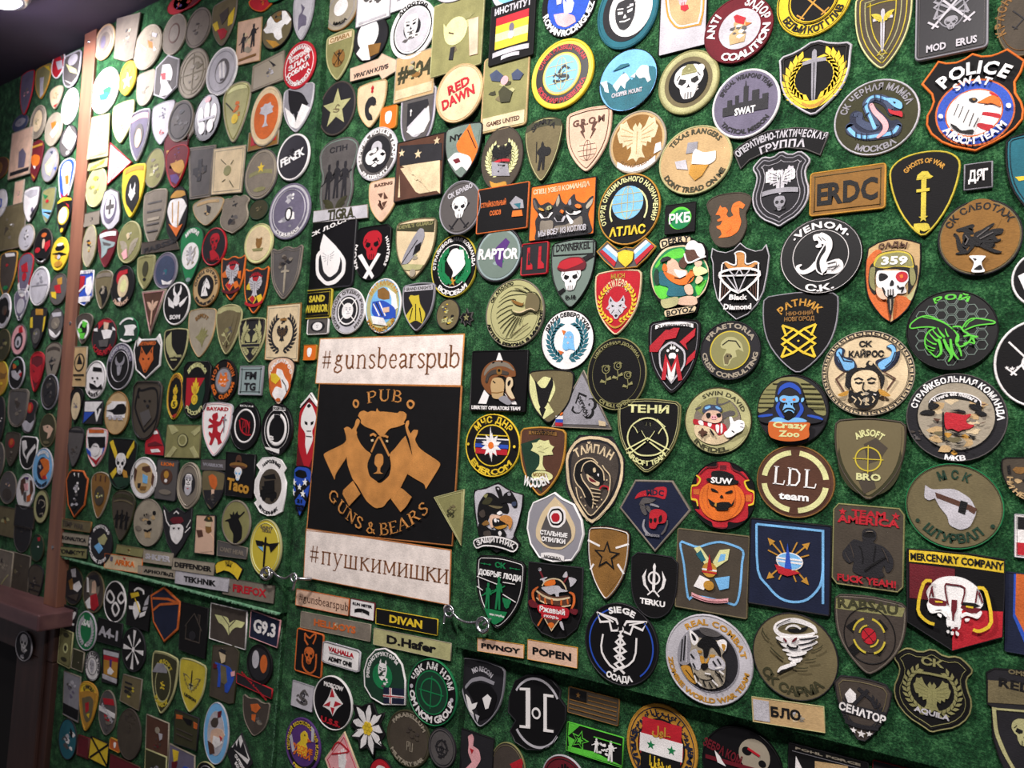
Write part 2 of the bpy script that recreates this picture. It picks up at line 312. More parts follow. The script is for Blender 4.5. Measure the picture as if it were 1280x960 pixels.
# ---------- motifs: colour index, kind, numbers in -100..100 ----------
MO = dict(
skull="0M 0 100 45 95 80 65 88 20 72 -12 50 -30 46 -62 28 -95 0 -100;1PX 14 14 52 26 62 -2 38 -16 16 -4;1M 0 -12 12 -38 0 -32;1L 5 -18 -62 -18 -95;1L 5 0 -60 0 -98;1L 5 18 -62 18 -95;1LX 5 70 20 52 45",
eagle="0M 0 60 10 80 24 60 15 42 38 60 55 100 68 88 84 90 88 60 100 50 92 20 85 0 70 0 68 -22 50 -12 46 -34 28 -24 25 -50 42 -85 15 -78 0 -98;1LX 4 22 35 78 68;1LX 4 22 20 80 35;1LX 4 22 5 64 8;1LX 4 20 -8 46 -18;1L 4 0 40 0 -60",
hawk="0P -85 -90 -95 0 -70 60 -20 95 30 85 60 50 96 20 82 -15 70 5 45 0 30 -25 40 -60 10 -95;1C 28 45 10;1P 52 46 96 20 82 -15 70 6 48 10;1L 5 -80 -60 -40 0 -30 50;1L 5 -50 -85 -15 -20 0 30;1L 5 -10 -90 5 -40",
wolf="0M 0 42 28 55 62 100 78 60 72 25 98 -5 70 -22 60 -48 28 -70 16 -96 0 -100;1PX 16 12 48 26 42 4;1M 0 -58 16 -70 0 -86;1PX 44 56 60 82 64 52;1LX 5 20 -20 44 -50;2LX 6 60 0 80 -10",
fox="0M 0 30 30 52 80 100 82 40 98 0 60 -40 20 -92 0 -100;1PX 18 5 50 16 40 -6;2PX 30 -30 66 -20 30 -66;1M 0 -72 10 -84 0 -92;1PX 52 58 70 80 70 48",
bear="0M 0 78 32 74 46 94 72 92 82 70 70 42 78 10 72 -25 50 -60 26 -95 0 -100;1CX 28 22 8;1M 0 -8 20 -28 14 -50 0 -60;1L 5 0 -60 0 -80;1LX 5 0 -80 22 -74;1LX 6 45 60 62 78",
bird="0P -95 10 -50 28 -30 60 -5 95 5 60 30 92 40 55 75 70 60 30 95 20 55 5 30 -30 10 -85 -12 -40 -50 -20;1L 4 -20 20 -5 80;1L 4 5 15 30 80;1L 4 20 10 70 60;1C -62 10 5",
sword="0M 0 100 8 92 8 66 40 60 40 48 9 50 7 -80 0 -100;1L 3 0 50 0 -85",
xsw="0L 9 -80 90 70 -80;0L 9 80 90 -70 -80;0LX 8 45 -80 85 -48",
xrif="0P -90 80 -78 92 20 -20 60 -50 85 -90 50 -85 30 -60 -20 -5;0P 90 80 78 92 -20 -20 -60 -50 -85 -90 -50 -85 -30 -60 20 -5;0LX 7 30 -30 55 -10",
rifle="0P -100 5 -95 22 -45 25 -40 38 20 38 25 25 100 22 100 12 30 10 20 -5 5 -5 0 -40 -18 -40 -12 -5 -30 -5 -40 -30 -55 -28 -50 0",
wings="0PX 8 10 25 40 60 58 100 60 90 38 78 32 80 14 62 8 60 -10 42 -12 36 -30 18 -28 8 -50;1LX 4 20 12 88 50;1LX 4 20 -2 72 24;1LX 4 18 -16 52 0",
globe="0C 0 0 96;1O 0 0 40 94 5;1L 5 -95 0 95 0;1L 5 0 -95 0 95;1L 5 -80 50 80 50;1L 5 -80 -50 80 -50",
bolt="0P -10 100 40 100 10 22 46 22 -34 -100 -5 -12 -42 -12",
bolts="0PX 45 80 75 60 50 20 68 10 20 -60 42 0 28 8",
man="0P -10 96 10 96 14 75 8 62 30 50 40 8 28 8 22 28 20 0 27 -96 9 -96 2 -20 -9 -96 -27 -96 -18 0 -20 28 -45 12 -42 2 -20 8 -28 50 -8 62 -14 75;0L 8 -72 -10 62 48",
spearman="0P -10 80 0 96 10 80 10 66 30 52 34 0 24 -5 22 -96 6 -96 0 -30 -12 -96 -30 -96 -18 0 -40 20 -36 40 -10 60;0L 6 -42 -40 -46 100;0C 38 22 30",
tree="0P -40 20 -75 30 -60 55 -70 75 -35 80 -20 98 15 90 45 98 55 72 85 60 68 38 80 15 40 10 12 5 10 -50 35 -80 -35 -80 -10 -50 -10 5;1L 4 -30 50 0 60;1L 4 10 40 45 55;1L 4 -20 30 20 25",
snake="0L 24 -85 -50 -30 -72 40 -76 80 -55 60 -30 0 -18 -25 10 0 45 35 65 62 40;0P 50 60 92 40 78 22 52 28;1L 7 -10 -8 -12 18 10 42 34 56;1C 66 44 5;2L 4 84 34 100 22;0L 16 -85 -20 -60 0 -40 -15 0 -35 60 -42",
cobra="0P -20 -95 30 -100 20 -60 -15 -30 -20 0 5 25 40 10 60 30 50 70 15 95 -30 85 -60 40 -62 -10 -50 -55;1P -10 -80 12 -82 5 -60 -28 -28 -34 0 -40 -20 -36 -50;1P 15 70 42 62 36 45 14 50;2C 20 58 5;1L 5 -30 60 -45 30;2L 4 38 30 60 15",
face="0M 0 96 50 88 68 45 62 -25 34 -80 0 -96;1PX 14 22 48 30 46 12 16 8;1M 0 4 12 -18 0 -22;1LX 8 0 -40 34 -34;1LX 7 12 40 52 46",
beard="0M 0 60 45 55 50 10 40 -20 0 -30;1M 0 -10 30 -18 52 0 58 -50 30 -92 0 -100;2M 0 -28 20 -30 0 -42;1PX 12 18 36 24 34 8;1M 0 96 50 90 62 50 50 55 0 60",
ape="0M 0 96 40 92 62 60 70 10 60 -50 40 -80 0 -85;1M 0 30 36 50 52 20 30 2 40 -25 30 -60 0 -68;2PX 10 24 34 30 30 12;2LX 6 0 -38 26 -48;2LX 5 6 -8 14 -14",
helmet="0P -90 -10 -80 50 -40 88 20 92 65 70 88 25 90 -10 60 -15 40 10 -50 8 -60 -50 -80 -48;1L 6 -60 20 70 20;1C 10 50 14",
roman="0P -35 -100 -45 -40 -20 10 -60 20 -62 60 -20 95 30 92 80 50 95 -10 60 10 40 0 50 -40 20 -50 -5 -100;1P -30 -85 -38 -40 -20 -15 10 -20 18 -45 0 -60 -8 -90;2L 7 -50 40 -10 70 40 65 72 20;2CX 12 -35 6",
scope="0R 0 0 88 9;0L 6 -100 0 100 0;0L 6 0 -100 0 100",
ring="0R 0 0 95 10",
flame="0M 0 100 16 60 10 50 34 66 30 30 48 40 40 0 22 -18 0 -24;0M 0 -20 30 -30 38 -60 26 -88 0 -98;1M 0 40 10 10 0 -10;1R 0 -58 24 5;1LX 5 8 -18 30 40",
lion="0P -30 90 10 100 20 70 5 50 40 45 60 80 72 75 55 30 20 15 25 -10 60 -20 55 -50 75 -75 40 -90 30 -60 5 -45 -20 -95 -45 -90 -30 -55 -60 -30 -55 -15 -25 -25 -20 10 -70 5 -65 22 -25 30 -70 50 -60 65 -25 50 -40 75;1C -5 80 6;0L 9 60 -20 85 20 70 60 90 90",
dragon="0P -95 -10 -70 10 -60 40 -75 55 -40 60 -30 25 -10 20 0 50 50 95 45 55 98 60 65 25 95 5 50 0 40 -20 80 -30 95 -60 50 -50 30 -90 10 -85 15 -50 -20 -50 -35 -90 -55 -88 -45 -45 -65 -30 -65 0;1L 4 0 40 45 60;1L 4 10 25 60 30;1C -60 48 4",
squirrel="0P -55 60 -45 85 -35 70 -15 72 0 50 -10 30 5 10 30 20 15 50 25 85 60 98 92 70 80 50 60 60 62 20 75 -20 60 -70 20 -95 -50 -95 -30 -78 -40 -50 -60 -40 -62 -28 -40 -25 -30 0 -55 -5 -60 5 -40 15 -45 30 -70 35;1C -30 55 5;1L 5 30 70 60 75;1L 5 10 -20 20 -50 -5 -70",
gear="0K",
pumpkin="0O2 0 0 96 80;1L 5 0 -70 0 -78;2PX 15 20 50 40 42 12;2M 0 12 10 -4 0 -4;2P -60 -5 -30 -20 -20 -8 -8 -25 8 -25 20 -8 30 -20 60 -5 45 -45 0 -60 -45 -45;1LX 4 70 50 80 0 66 -50;1LX 4 35 74 46 50;1LX 4 20 -60 30 -76",
bomb="0P -18 30 18 30 40 0 40 -50 0 -98 -40 -50 -40 0;0P -50 98 -20 60 0 70 20 60 50 98 30 40 -30 40;1M 0 0 22 -5 22 -30 10 -45 0 -50;0CX 9 -15 5",
fish="0P -95 20 -70 0 -95 -30 -40 -12 0 -40 60 -35 98 0 60 35 0 35 -40 12;1C 60 8 8;1L 5 30 25 20 0 30 -25",
cat="0M 0 50 28 58 60 96 74 30 70 -20 40 -60 0 -72;1PX 18 8 46 22 44 0;1M 0 -22 10 -30 0 -38;1LX 4 20 -36 70 -30;1LX 4 20 -44 66 -50",
boar="0M 0 80 40 74 70 95 68 50 74 0 46 -40 40 -80 0 -90;1PX 20 20 50 34 46 12;1M 0 -40 26 -46 24 -70 0 -78;2PX 34 -40 50 -10 48 -48",
bull="0M 0 30 25 35 60 60 70 100 90 60 70 20 45 10 40 -30 22 -85 0 -95;1PX 15 5 34 12 30 -6;2M 0 -60 14 -66 0 -80",
horse="0P -60 -90 -50 0 -30 50 10 90 20 75 40 60 80 0 70 -25 50 -25 20 0 10 -20 40 -60 50 -92;1C 22 42 6;1L 6 -50 0 -20 40 0 70;1L 5 -30 -60 -10 0",
mask="0M 0 92 50 82 66 30 50 -20 30 -40 0 -45;1CX 28 20 20;2M 0 -10 26 -30 20 -75 0 -82;1CX 46 -55 16;1L 4 -14 -40 14 -40;1L 4 -14 -56 14 -56",
bat="0M 0 20 10 40 14 20 50 60 100 20 80 10 62 -20 40 -5 24 -30 0 -60",
hand="0P -40 -90 40 -90 60 0 45 10 40 80 25 82 22 15 16 96 0 98 -2 15 -14 88 -28 84 -22 10 -50 55 -62 45 -50 -20",
paw="0M 0 -5 30 -10 44 -40 30 -70 0 -62;0CX 16 45 18;0CX 52 18 16;1LX 5 10 60 18 90",
tornado="0P -95 70 -60 95 30 98 92 80 88 50 60 10 30 -10 10 -40 -30 -60 -60 -98 -55 -60 -20 -35 -30 0 -70 20 -92 45;1L 6 -85 60 0 50 80 62;1L 5 -70 30 0 20 60 30;1L 5 -30 -5 25 -2;1O 0 78 60 12 6;1L 5 -30 -36 6 -28;2PX 10 38 30 44 26 30",
flower="0K2",
arrow="0P -60 -12 40 -12 40 -40 98 0 40 40 40 12 -60 12",
mount="0P -100 -40 -70 10 -55 -5 -30 50 -10 20 10 30 45 90 70 40 100 60 100 -40;1P -100 -60 -100 -20 -75 -25 -60 -5 -40 -30 -20 5 0 -30 30 20 50 -20 75 0 100 -30 100 -60",
city="0P -100 -50 -100 -10 -80 -10 -80 20 -60 20 -60 -5 -45 -5 -45 35 -30 35 -30 0 -8 0 -8 70 -3 70 0 98 4 70 12 70 12 0 30 0 30 45 60 45 60 0 75 0 75 20 100 20 100 -50",
horns="0PX 15 -10 50 20 60 90 85 40 70 -20 35 -45 10 -45",
cup="0M 0 50 45 50 50 0 20 -20 8 -30 8 -75 40 -90 0 -95;1L 4 -40 30 40 30",
rays="0K3",
grenade="0M 0 70 40 60 48 0 40 -60 0 -80;1L 4 -45 20 45 20;1L 4 -45 -20 45 -20;1L 4 0 60 0 -70;0P -15 70 15 70 15 90 60 80 62 40 70 40 70 92 15 100 -15 100",
rook="0P -60 -90 60 -90 45 -60 30 -50 35 30 55 40 60 90 32 90 32 65 15 65 15 90 -15 90 -15 65 -32 65 -32 90 -60 90 -55 40 -35 30 -30 -50 -45 -60;1P -15 -40 20 -45 15 10 -5 0",
wasp="0L 5 -98 40 -60 60 -20 55 10 20 -30 30 -98 40;0L 5 20 20 60 60 98 50 70 35 20 15;0L 5 10 20 -20 0 -50 10 -70 -10 -72 -50 -50 -90 -35 -55 0 -40 20 -20;0L 4 -62 10 -50 -20 -42 -60;0L 4 -45 8 -30 -20 -30 -50;0L 4 -70 -30 -60 -50;0P 20 5 50 5 62 -15 40 -30 20 -20;0L 5 20 -30 -5 -70 5 -95;0L 5 30 -30 20 -65 40 -90;0L 5 0 -40 -25 -80;0L 4 60 -5 90 -10 85 -40",
guitar="0P -95 20 -92 65 -70 50 0 60 50 30 70 -15 50 -70 20 -85 -15 -70 -20 -40 -45 -10 -60 20 -80 10;1P -60 42 -55 22 60 -18 55 4;2P 20 20 42 14 34 -30 12 -22;3P 50 5 70 -5 62 -25 45 -15",
diamond="0L 6 -60 50 60 50 98 10 0 -98 -98 10 -60 50;0L 5 -98 10 98 10;0L 5 -30 10 0 -98 30 10 10 50 -10 50 -30 10",
knot="0L 13 -95 95 -30 70 95 -20 30 -70;0L 13 95 95 30 70 -95 -20 -30 -70;0L 13 -95 -95 -30 -70 95 20 30 70;0L 13 95 -95 30 -70 -95 20 -30 70;0L 13 -95 95 -70 30;0L 13 95 95 70 30;0L 13 -95 -95 -70 -30;0L 13 95 -95 70 -30;1R 0 0 6 6",
khanda="0M 0 100 10 82 7 60 10 -50 0 -75;0R 0 10 40 10;0PX 50 60 78 10 66 -40 20 -80 50 -35 58 10;0LX 8 0 -60 38 -95",
cadu="0L 8 0 100 0 -40;0L 9 -25 -90 20 -60 -20 -30 25 0 -20 30 10 60;0L 9 25 -90 -20 -60 20 -30 -25 0 20 30 -10 60;0C 0 85 14",
cwings="0LX 7 12 65 20 80 100 98 80 62 45 70 35 40 12 45;0LX 5 30 70 85 90",
rocket="0M 0 100 14 -60 0 -80;1L 5 0 90 0 -60",
arrows="0L 7 -15 15 -80 80;0L 7 15 15 80 80;0L 7 -15 -15 -80 -80;0L 7 15 -15 80 -80;0P -98 98 -62 86 -86 62;0P 98 98 62 86 86 62;0P -98 -98 -62 -86 -86 -62;0P 98 -98 62 -86 86 -62;0L 6 -8 20 -40 92;0L 6 8 20 40 92;0L 6 -8 -20 -40 -92;0L 6 8 -20 40 -92;0L 6 -20 10 -95 40;0L 6 20 10 95 40",
shieldlet="0M 0 -100 40 -80 80 -30 90 40 85 95 0 90",
ghost="0P -60 -60 -50 40 -20 90 20 95 55 60 60 -20 80 -90 20 -70 -20 -90;1PX 8 40 36 50 30 25;1M 0 0 14 -15 0 -28",
chute="0P -95 20 -60 80 0 98 60 80 95 20 50 35 0 20 -50 35;0L 4 -90 25 0 -70;0L 4 90 25 0 -70;0L 4 -40 30 0 -70;0L 4 40 30 0 -70;0C 0 -80 16",
star="0K4", stars="0K5", gren="0C 0 0 90", plus="0P -28 95 28 95 28 28 95 28 95 -28 28 -28 28 -95 -28 -95 -28 -28 -95 -28 -95 28 -28 28",
blob="0K6", boot="0P -30 95 20 95 20 -20 80 -50 85 -85 -35 -85 -35 -20;1L 5 -30 60 18 60;1L 5 -30 20 18 20",
duck="0P -50 -90 -60 -20 -20 10 -30 60 10 95 50 80 60 45 95 30 60 20 40 0 60 -30 50 -90;1C 22 62 7;2P 55 48 98 30 58 18",
dog="0M 0 60 40 65 85 70 70 10 52 -10 40 -60 0 -80;1CX 26 22 8;1M 0 -20 20 -28 0 -50;2M 0 -58 12 -62 0 -90",
rose="0R 0 40 40 7;0R 8 44 22 6;0L 7 0 0 10 -50 0 -95;0P 8 -50 50 -20 60 -50 20 -60;0P 4 -70 -40 -50 -55 -78 -10 -82;0LX 5 20 80 45 60",
cap="0P -80 -20 -70 40 -20 80 40 70 70 20 98 0 70 -20;1L 6 -75 -5 75 -5;1C 0 30 12",
car="0P -95 -40 -95 10 -60 15 -40 60 40 60 60 15 95 5 95 -40;1CX 50 -42 24;1P -35 50 30 50 45 18 -50 18",
house="0L 7 -95 -10 0 90 95 -10;0L 7 -80 0 -80 -90 80 -90 80 0;0L 6 45 50 45 90 65 90 65 30",
letters="0L 9 -60 -70 -60 70 -20 70 -20 0 -60 0;0L 9 10 70 10 -70 60 -70 60 70",
penta="0K7", iron="0P -95 30 95 30 40 -5 40 -30 -40 -30 -40 -5", saxe="0PX 60 95 98 95 60 0 98 -95 60 -95 20 0")
NAMES = dict(hawk='eagle_head', wolf='wolf_head', fox='fox_head', bear='bear_head', xsw='crossed_swords', xrif='crossed_rifles', man='soldier_figure', spearman='warrior_figure', face='portrait', beard='bearded_face',
 ape='ape_head', roman='plumed_helmet', scope='crosshair', bolts='lightning', bolt='lightning', lion='heraldic_lion', mount='mountains', city='skyline', cadu='entwined_staff', cwings='wing_outlines', ghost='hooded_figure', chute='parachute',
 gren='round_emblem', plus='cross', blob='camouflage', gear='cog', knot='knot_star', khanda='sword_emblem', shieldlet='small_shield', boar='boar_head', bull='bull_head', horse='horse_head', cat='cat_head', dog='dog_head', mask='gas_mask', hand='hand', cap='cap', penta='hexagons', letters='monogram', diamond='faceted_gem', saxe='wedges', house='house_outline', iron='winged_wedge', rays='radiating_blades', flower='petals', arrow='arrow')
def nums(s): return [float(t)/100 for t in s.split()]
def prs(v): return [(v[i], v[i+1]) for i in range(0, len(v)-1, 2)]
def flipx(p): return [(-x, y) for x, y in p]

def inside(P, x, y):
    c = False; n = len(P)
    for i in range(n):
        (x1, y1), (x2, y2) = P[i-1], P[i]
        if (y1 > y) != (y2 > y) and x < (x2-x1)*(y-y1)/(y2-y1)+x1: c = not c
    return c
def pull(P, x, y):
    if inside(P, x, y): return (x, y)
    best = None
    for i in range(len(P)):
        (x1, y1), (x2, y2) = P[i-1], P[i]; dx, dy = x2-x1, y2-y1; t = max(0, min(1, ((x-x1)*dx+(y-y1)*dy)/((dx*dx+dy*dy) or 1)))
        q = (x1+t*dx, y1+t*dy); d = (q[0]-x)**2+(q[1]-y)**2
        if best is None or d < best[0]: best = (d, q)
    return best[1]
def catmull(P, k=3):
    if len(P) < 4: return P
    cl = math.hypot(P[0][0]-P[-1][0], P[0][1]-P[-1][1]) < 1e-9; Q = []
    n = len(P)
    for i in range(n-1):
        p1, p2 = P[i], P[i+1]; p0 = P[i-1] if i else (P[-2] if cl else p1); p3 = P[i+2] if i+2 < n else (P[1] if cl else p2)
        for j in range(k):
            t = j/k; Q.append(tuple(.5*((2*b)+(-a+c)*t+(2*a-5*b+4*c-d)*t*t+(-a+3*b-3*c+d)*t**3) for a, b, c, d in zip(p0, p1, p2, p3)))
    return Q+[P[-1]]
def soften(P):
    """round the blunt corners of a traced outline, keep the sharp ones"""
    n = len(P); Q = []
    for i in range(n):
        a, b, c = P[i-1], P[i], P[(i+1) % n]; u = (b[0]-a[0], b[1]-a[1]); v = (c[0]-b[0], c[1]-b[1])
        l = math.hypot(*u)*math.hypot(*v) or 1; cs = (u[0]*v[0]+u[1]*v[1])/l
        if cs > .25 and cs < .995: Q += [(b[0]-u[0]*.25, b[1]-u[1]*.25), (b[0]*.86+(a[0]+c[0])*.07, b[1]*.86+(a[1]+c[1])*.07), (b[0]+v[0]*.25, b[1]+v[1]*.25)]
        else: Q.append(b)
    return Q
def draw_motif(pb, name, cols, T, h, sc, rnd):
    """T maps motif coords -> patch local metres"""
    dh = .00022
    for k, el in enumerate(MO[name].split(';')):
        ci = int(el[0]); col = cols[ci % len(cols)]; hd, *rest = el[1:].split(' ', 1); v = nums(rest[0]) if rest else []
        z = h+dh*(0 if ci == 0 else 1)+.00002*k
        def add(P): pb.prism([pull(LIM[0], *T(*q)) for q in P], h-.0006, z, col)
        if hd in ('P', 'PX'):
            p = soften(prs(v)) if len(v) > 14 else prs(v); add(p); hd == 'PX' and add(flipx(p))
        elif hd == 'M': add(soften(mir(prs(v))))
        elif hd in ('L', 'LX'):
            for fl in ((0, 1) if hd == 'LX' else (0,)):
                p = catmull(prs(v[1:]), 2) if name in ('snake', 'cobra', 'rose', 'wasp') else prs(v[1:]); p = flipx(p) if fl else p
                Lp, Rp = stroke(p, v[0])
                for i in range(len(p)-1): add([Lp[i], Lp[i+1], Rp[i+1], Rp[i]])
        elif hd in ('C', 'CX'):
            n = 12 if v[2] < .3 else 28
            add(circ(n, v[2], v[2], v[0], v[1])); hd == 'CX' and add(circ(n, v[2], v[2], -v[0], v[1]))
        elif hd == 'O2': add(circ(28, v[2], v[3], v[0], v[1]))
        elif hd in ('R', 'O'):
            rx, ry, wd = (v[2], v[2], v[3]) if hd == 'R' else (v[2], v[3], v[4])
            o_ = circ(28, rx, ry, v[0], v[1]); i_ = circ(28, rx-wd, ry-wd, v[0], v[1])
            for i in range(28): j = (i+1) % 28; add([o_[i], o_[j], i_[j], i_[i]])
        elif hd == 'K':                                   # cog
            for i in range(8):
                a = i*PI/4; add([(math.cos(a+t)*r, math.sin(a+t)*r) for t, r in ((-.2, .8), (.2, .8), (.15, 1), (-.15, 1))])
            add(circ(24, .84, .84))
        elif hd == 'K2':                                  # edelweiss
            for i in range(9):
                a = i*2*PI/9+.2; L1 = 1 if i % 2 else .92
                add([(math.cos(a+t)*r, math.sin(a+t)*r) for t, r in ((-.3, .25), (-.25, .62), (-.05, L1), (.05, L1), (.25, .62), (.3, .25))])
            for i in range(7):
                r = .17 if i else 0; a = i*PI/3; pb.prism([T(*q) for q in circ(10, .1, .1, r*math.cos(a), r*math.sin(a))], h-.0006, h+.0012, cols[1 % len(cols)])
        elif hd == 'K3':
            for i in range(8):
                a = i*PI/4+PI/2; s_ = .13 if i % 2 == 0 else .1; L1 = .98 if i % 2 == 0 else .85
                add([(math.cos(a)*.12, math.sin(a)*.12), (math.cos(a+s_)*L1, math.sin(a+s_)*L1), (math.cos(a-s_)*L1, math.sin(a-s_)*L1)])
            add(circ(10, .13, .13))
        elif hd == 'K4':
            add([(math.cos(PI/2+i*PI/5)*(1 if i % 2 == 0 else .42), math.sin(PI/2+i*PI/5)*(1 if i % 2 == 0 else .42)) for i in range(10)])
            if len(cols) > 1: pb.prism([T(math.cos(PI/2+i*PI/5)*(.6 if i % 2 == 0 else .26), math.sin(PI/2+i*PI/5)*(.6 if i % 2 == 0 else .26)) for i in range(10)], h-.0006, h+.0003, cols[1])
        elif hd == 'K5':
            for dx, r, dy in ((-.65, .28, .05), (0, .36, -.1), (.65, .28, .05)):
                add([(dx+math.cos(PI/2+i*PI/5)*r*(1 if i % 2 == 0 else .42), dy+math.sin(PI/2+i*PI/5)*r*(1 if i % 2 == 0 else .42)) for i in range(10)])
        elif hd == 'K6':
            for i in range(9):
                a = rnd.uniform(0, 6.28); R_ = rnd.uniform(.1, .68); cx, cy = R_*math.cos(a), R_*math.sin(a); m = rnd.uniform(.1, .26)
                pb.prism([pull(LIM[0], *T(cx+m*rnd.uniform(.7, 1.6)*math.cos(t*.785), cy+m*rnd.uniform(.4, .9)*math.sin(t*.785))) for t in range(8)], h-.0006, h-.0002+.00003*i, cols[i % len(cols)])
        elif hd == 'K7':
            for i in range(-4, 5):
                for j in range(-4, 5):
                    x, y = i*.24, j*.28+(i % 2)*.14
                    if x*x+y*y > .86 or x*x+y*y < .05: continue
                    o_ = circ(6, .15, .15, x, y); i_ = circ(6, .128, .128, x, y)
                    for q in range(6): add([o_[q], o_[(q+1) % 6], i_[(q+1) % 6], i_[q]])

BOARD = dict(R=0.0, L=0.0, M=.012, F=.022, l=.014, r=.024, C=0.0)   # wall depth of each board's face
GROUPS = dict(R='patches on the right upper board', L='patches on the left upper board', M='patches on the middle wall strip', F='patches left of the wooden post', l='patches on the lower left board', r='patches on the lower right wall', C='patches on the dark cupboard frame')
PNAME = dict(E='embroidered_patch', R='rubber_patch', T='name_tape')
SING = dict(lines='line', claws='claw', stripes='stripe', feathers='feather', teeth='tooth', legs='leg', scales='scale', fur='fur_tuft', beams='beam', bars='bar', bibs='bib', ribs='rib', rays='ray', peaks='peak', trees='trees', eyes='eye', bolts='bolt', bits='fragment', trees_='tree', fins='fin')
COUNT = [0]; LIM = [None]
def prof(pb, out, inn, t, top, col):
    """rolled rim between outline and its inner copy"""
    mid = [((a[0]+b[0])/2, (a[1]+b[1])/2) for a, b in zip(out, inn)]
    q1 = [((a[0]*3+b[0])/4, (a[1]*3+b[1])/4) for a, b in zip(out, inn)]
    q3 = [((a[0]+b[0]*3)/4, (a[1]+b[1]*3)/4) for a, b in zip(out, inn)]
    R3 = lambda ps, h: [(x, -h, z) for x, z in ps]
    pb.loops([R3(out, .0001), R3(out, t*.75), R3(q1, top*.94), R3(mid, top), R3(q3, top*.94), R3(inn, t-.0002)], col)

def inset(P, d):
    """inward offset of a closed outline (counter-clockwise)"""
    n = len(P); out = []
    ar = sum(P[i][0]*P[(i+1) % n][1]-P[(i+1) % n][0]*P[i][1] for i in range(n)); sg = 1 if ar > 0 else -1
    for i in range(n):
        a, b, c = P[i-1], P[i], P[(i+1) % n]
        e1 = (b[0]-a[0], b[1]-a[1]); e2 = (c[0]-b[0], c[1]-b[1])
        l1 = math.hypot(*e1) or 1e-9; l2 = math.hypot(*e2) or 1e-9
        n1 = (-e1[1]/l1*sg, e1[0]/l1*sg); n2 = (-e2[1]/l2*sg, e2[0]/l2*sg)
        m = (n1[0]+n2[0], n1[1]+n2[1]); k = max(.45, (m[0]**2+m[1]**2)/2)
        out.append((b[0]+m[0]*d/k, b[1]+m[1]*d/k))
    return out

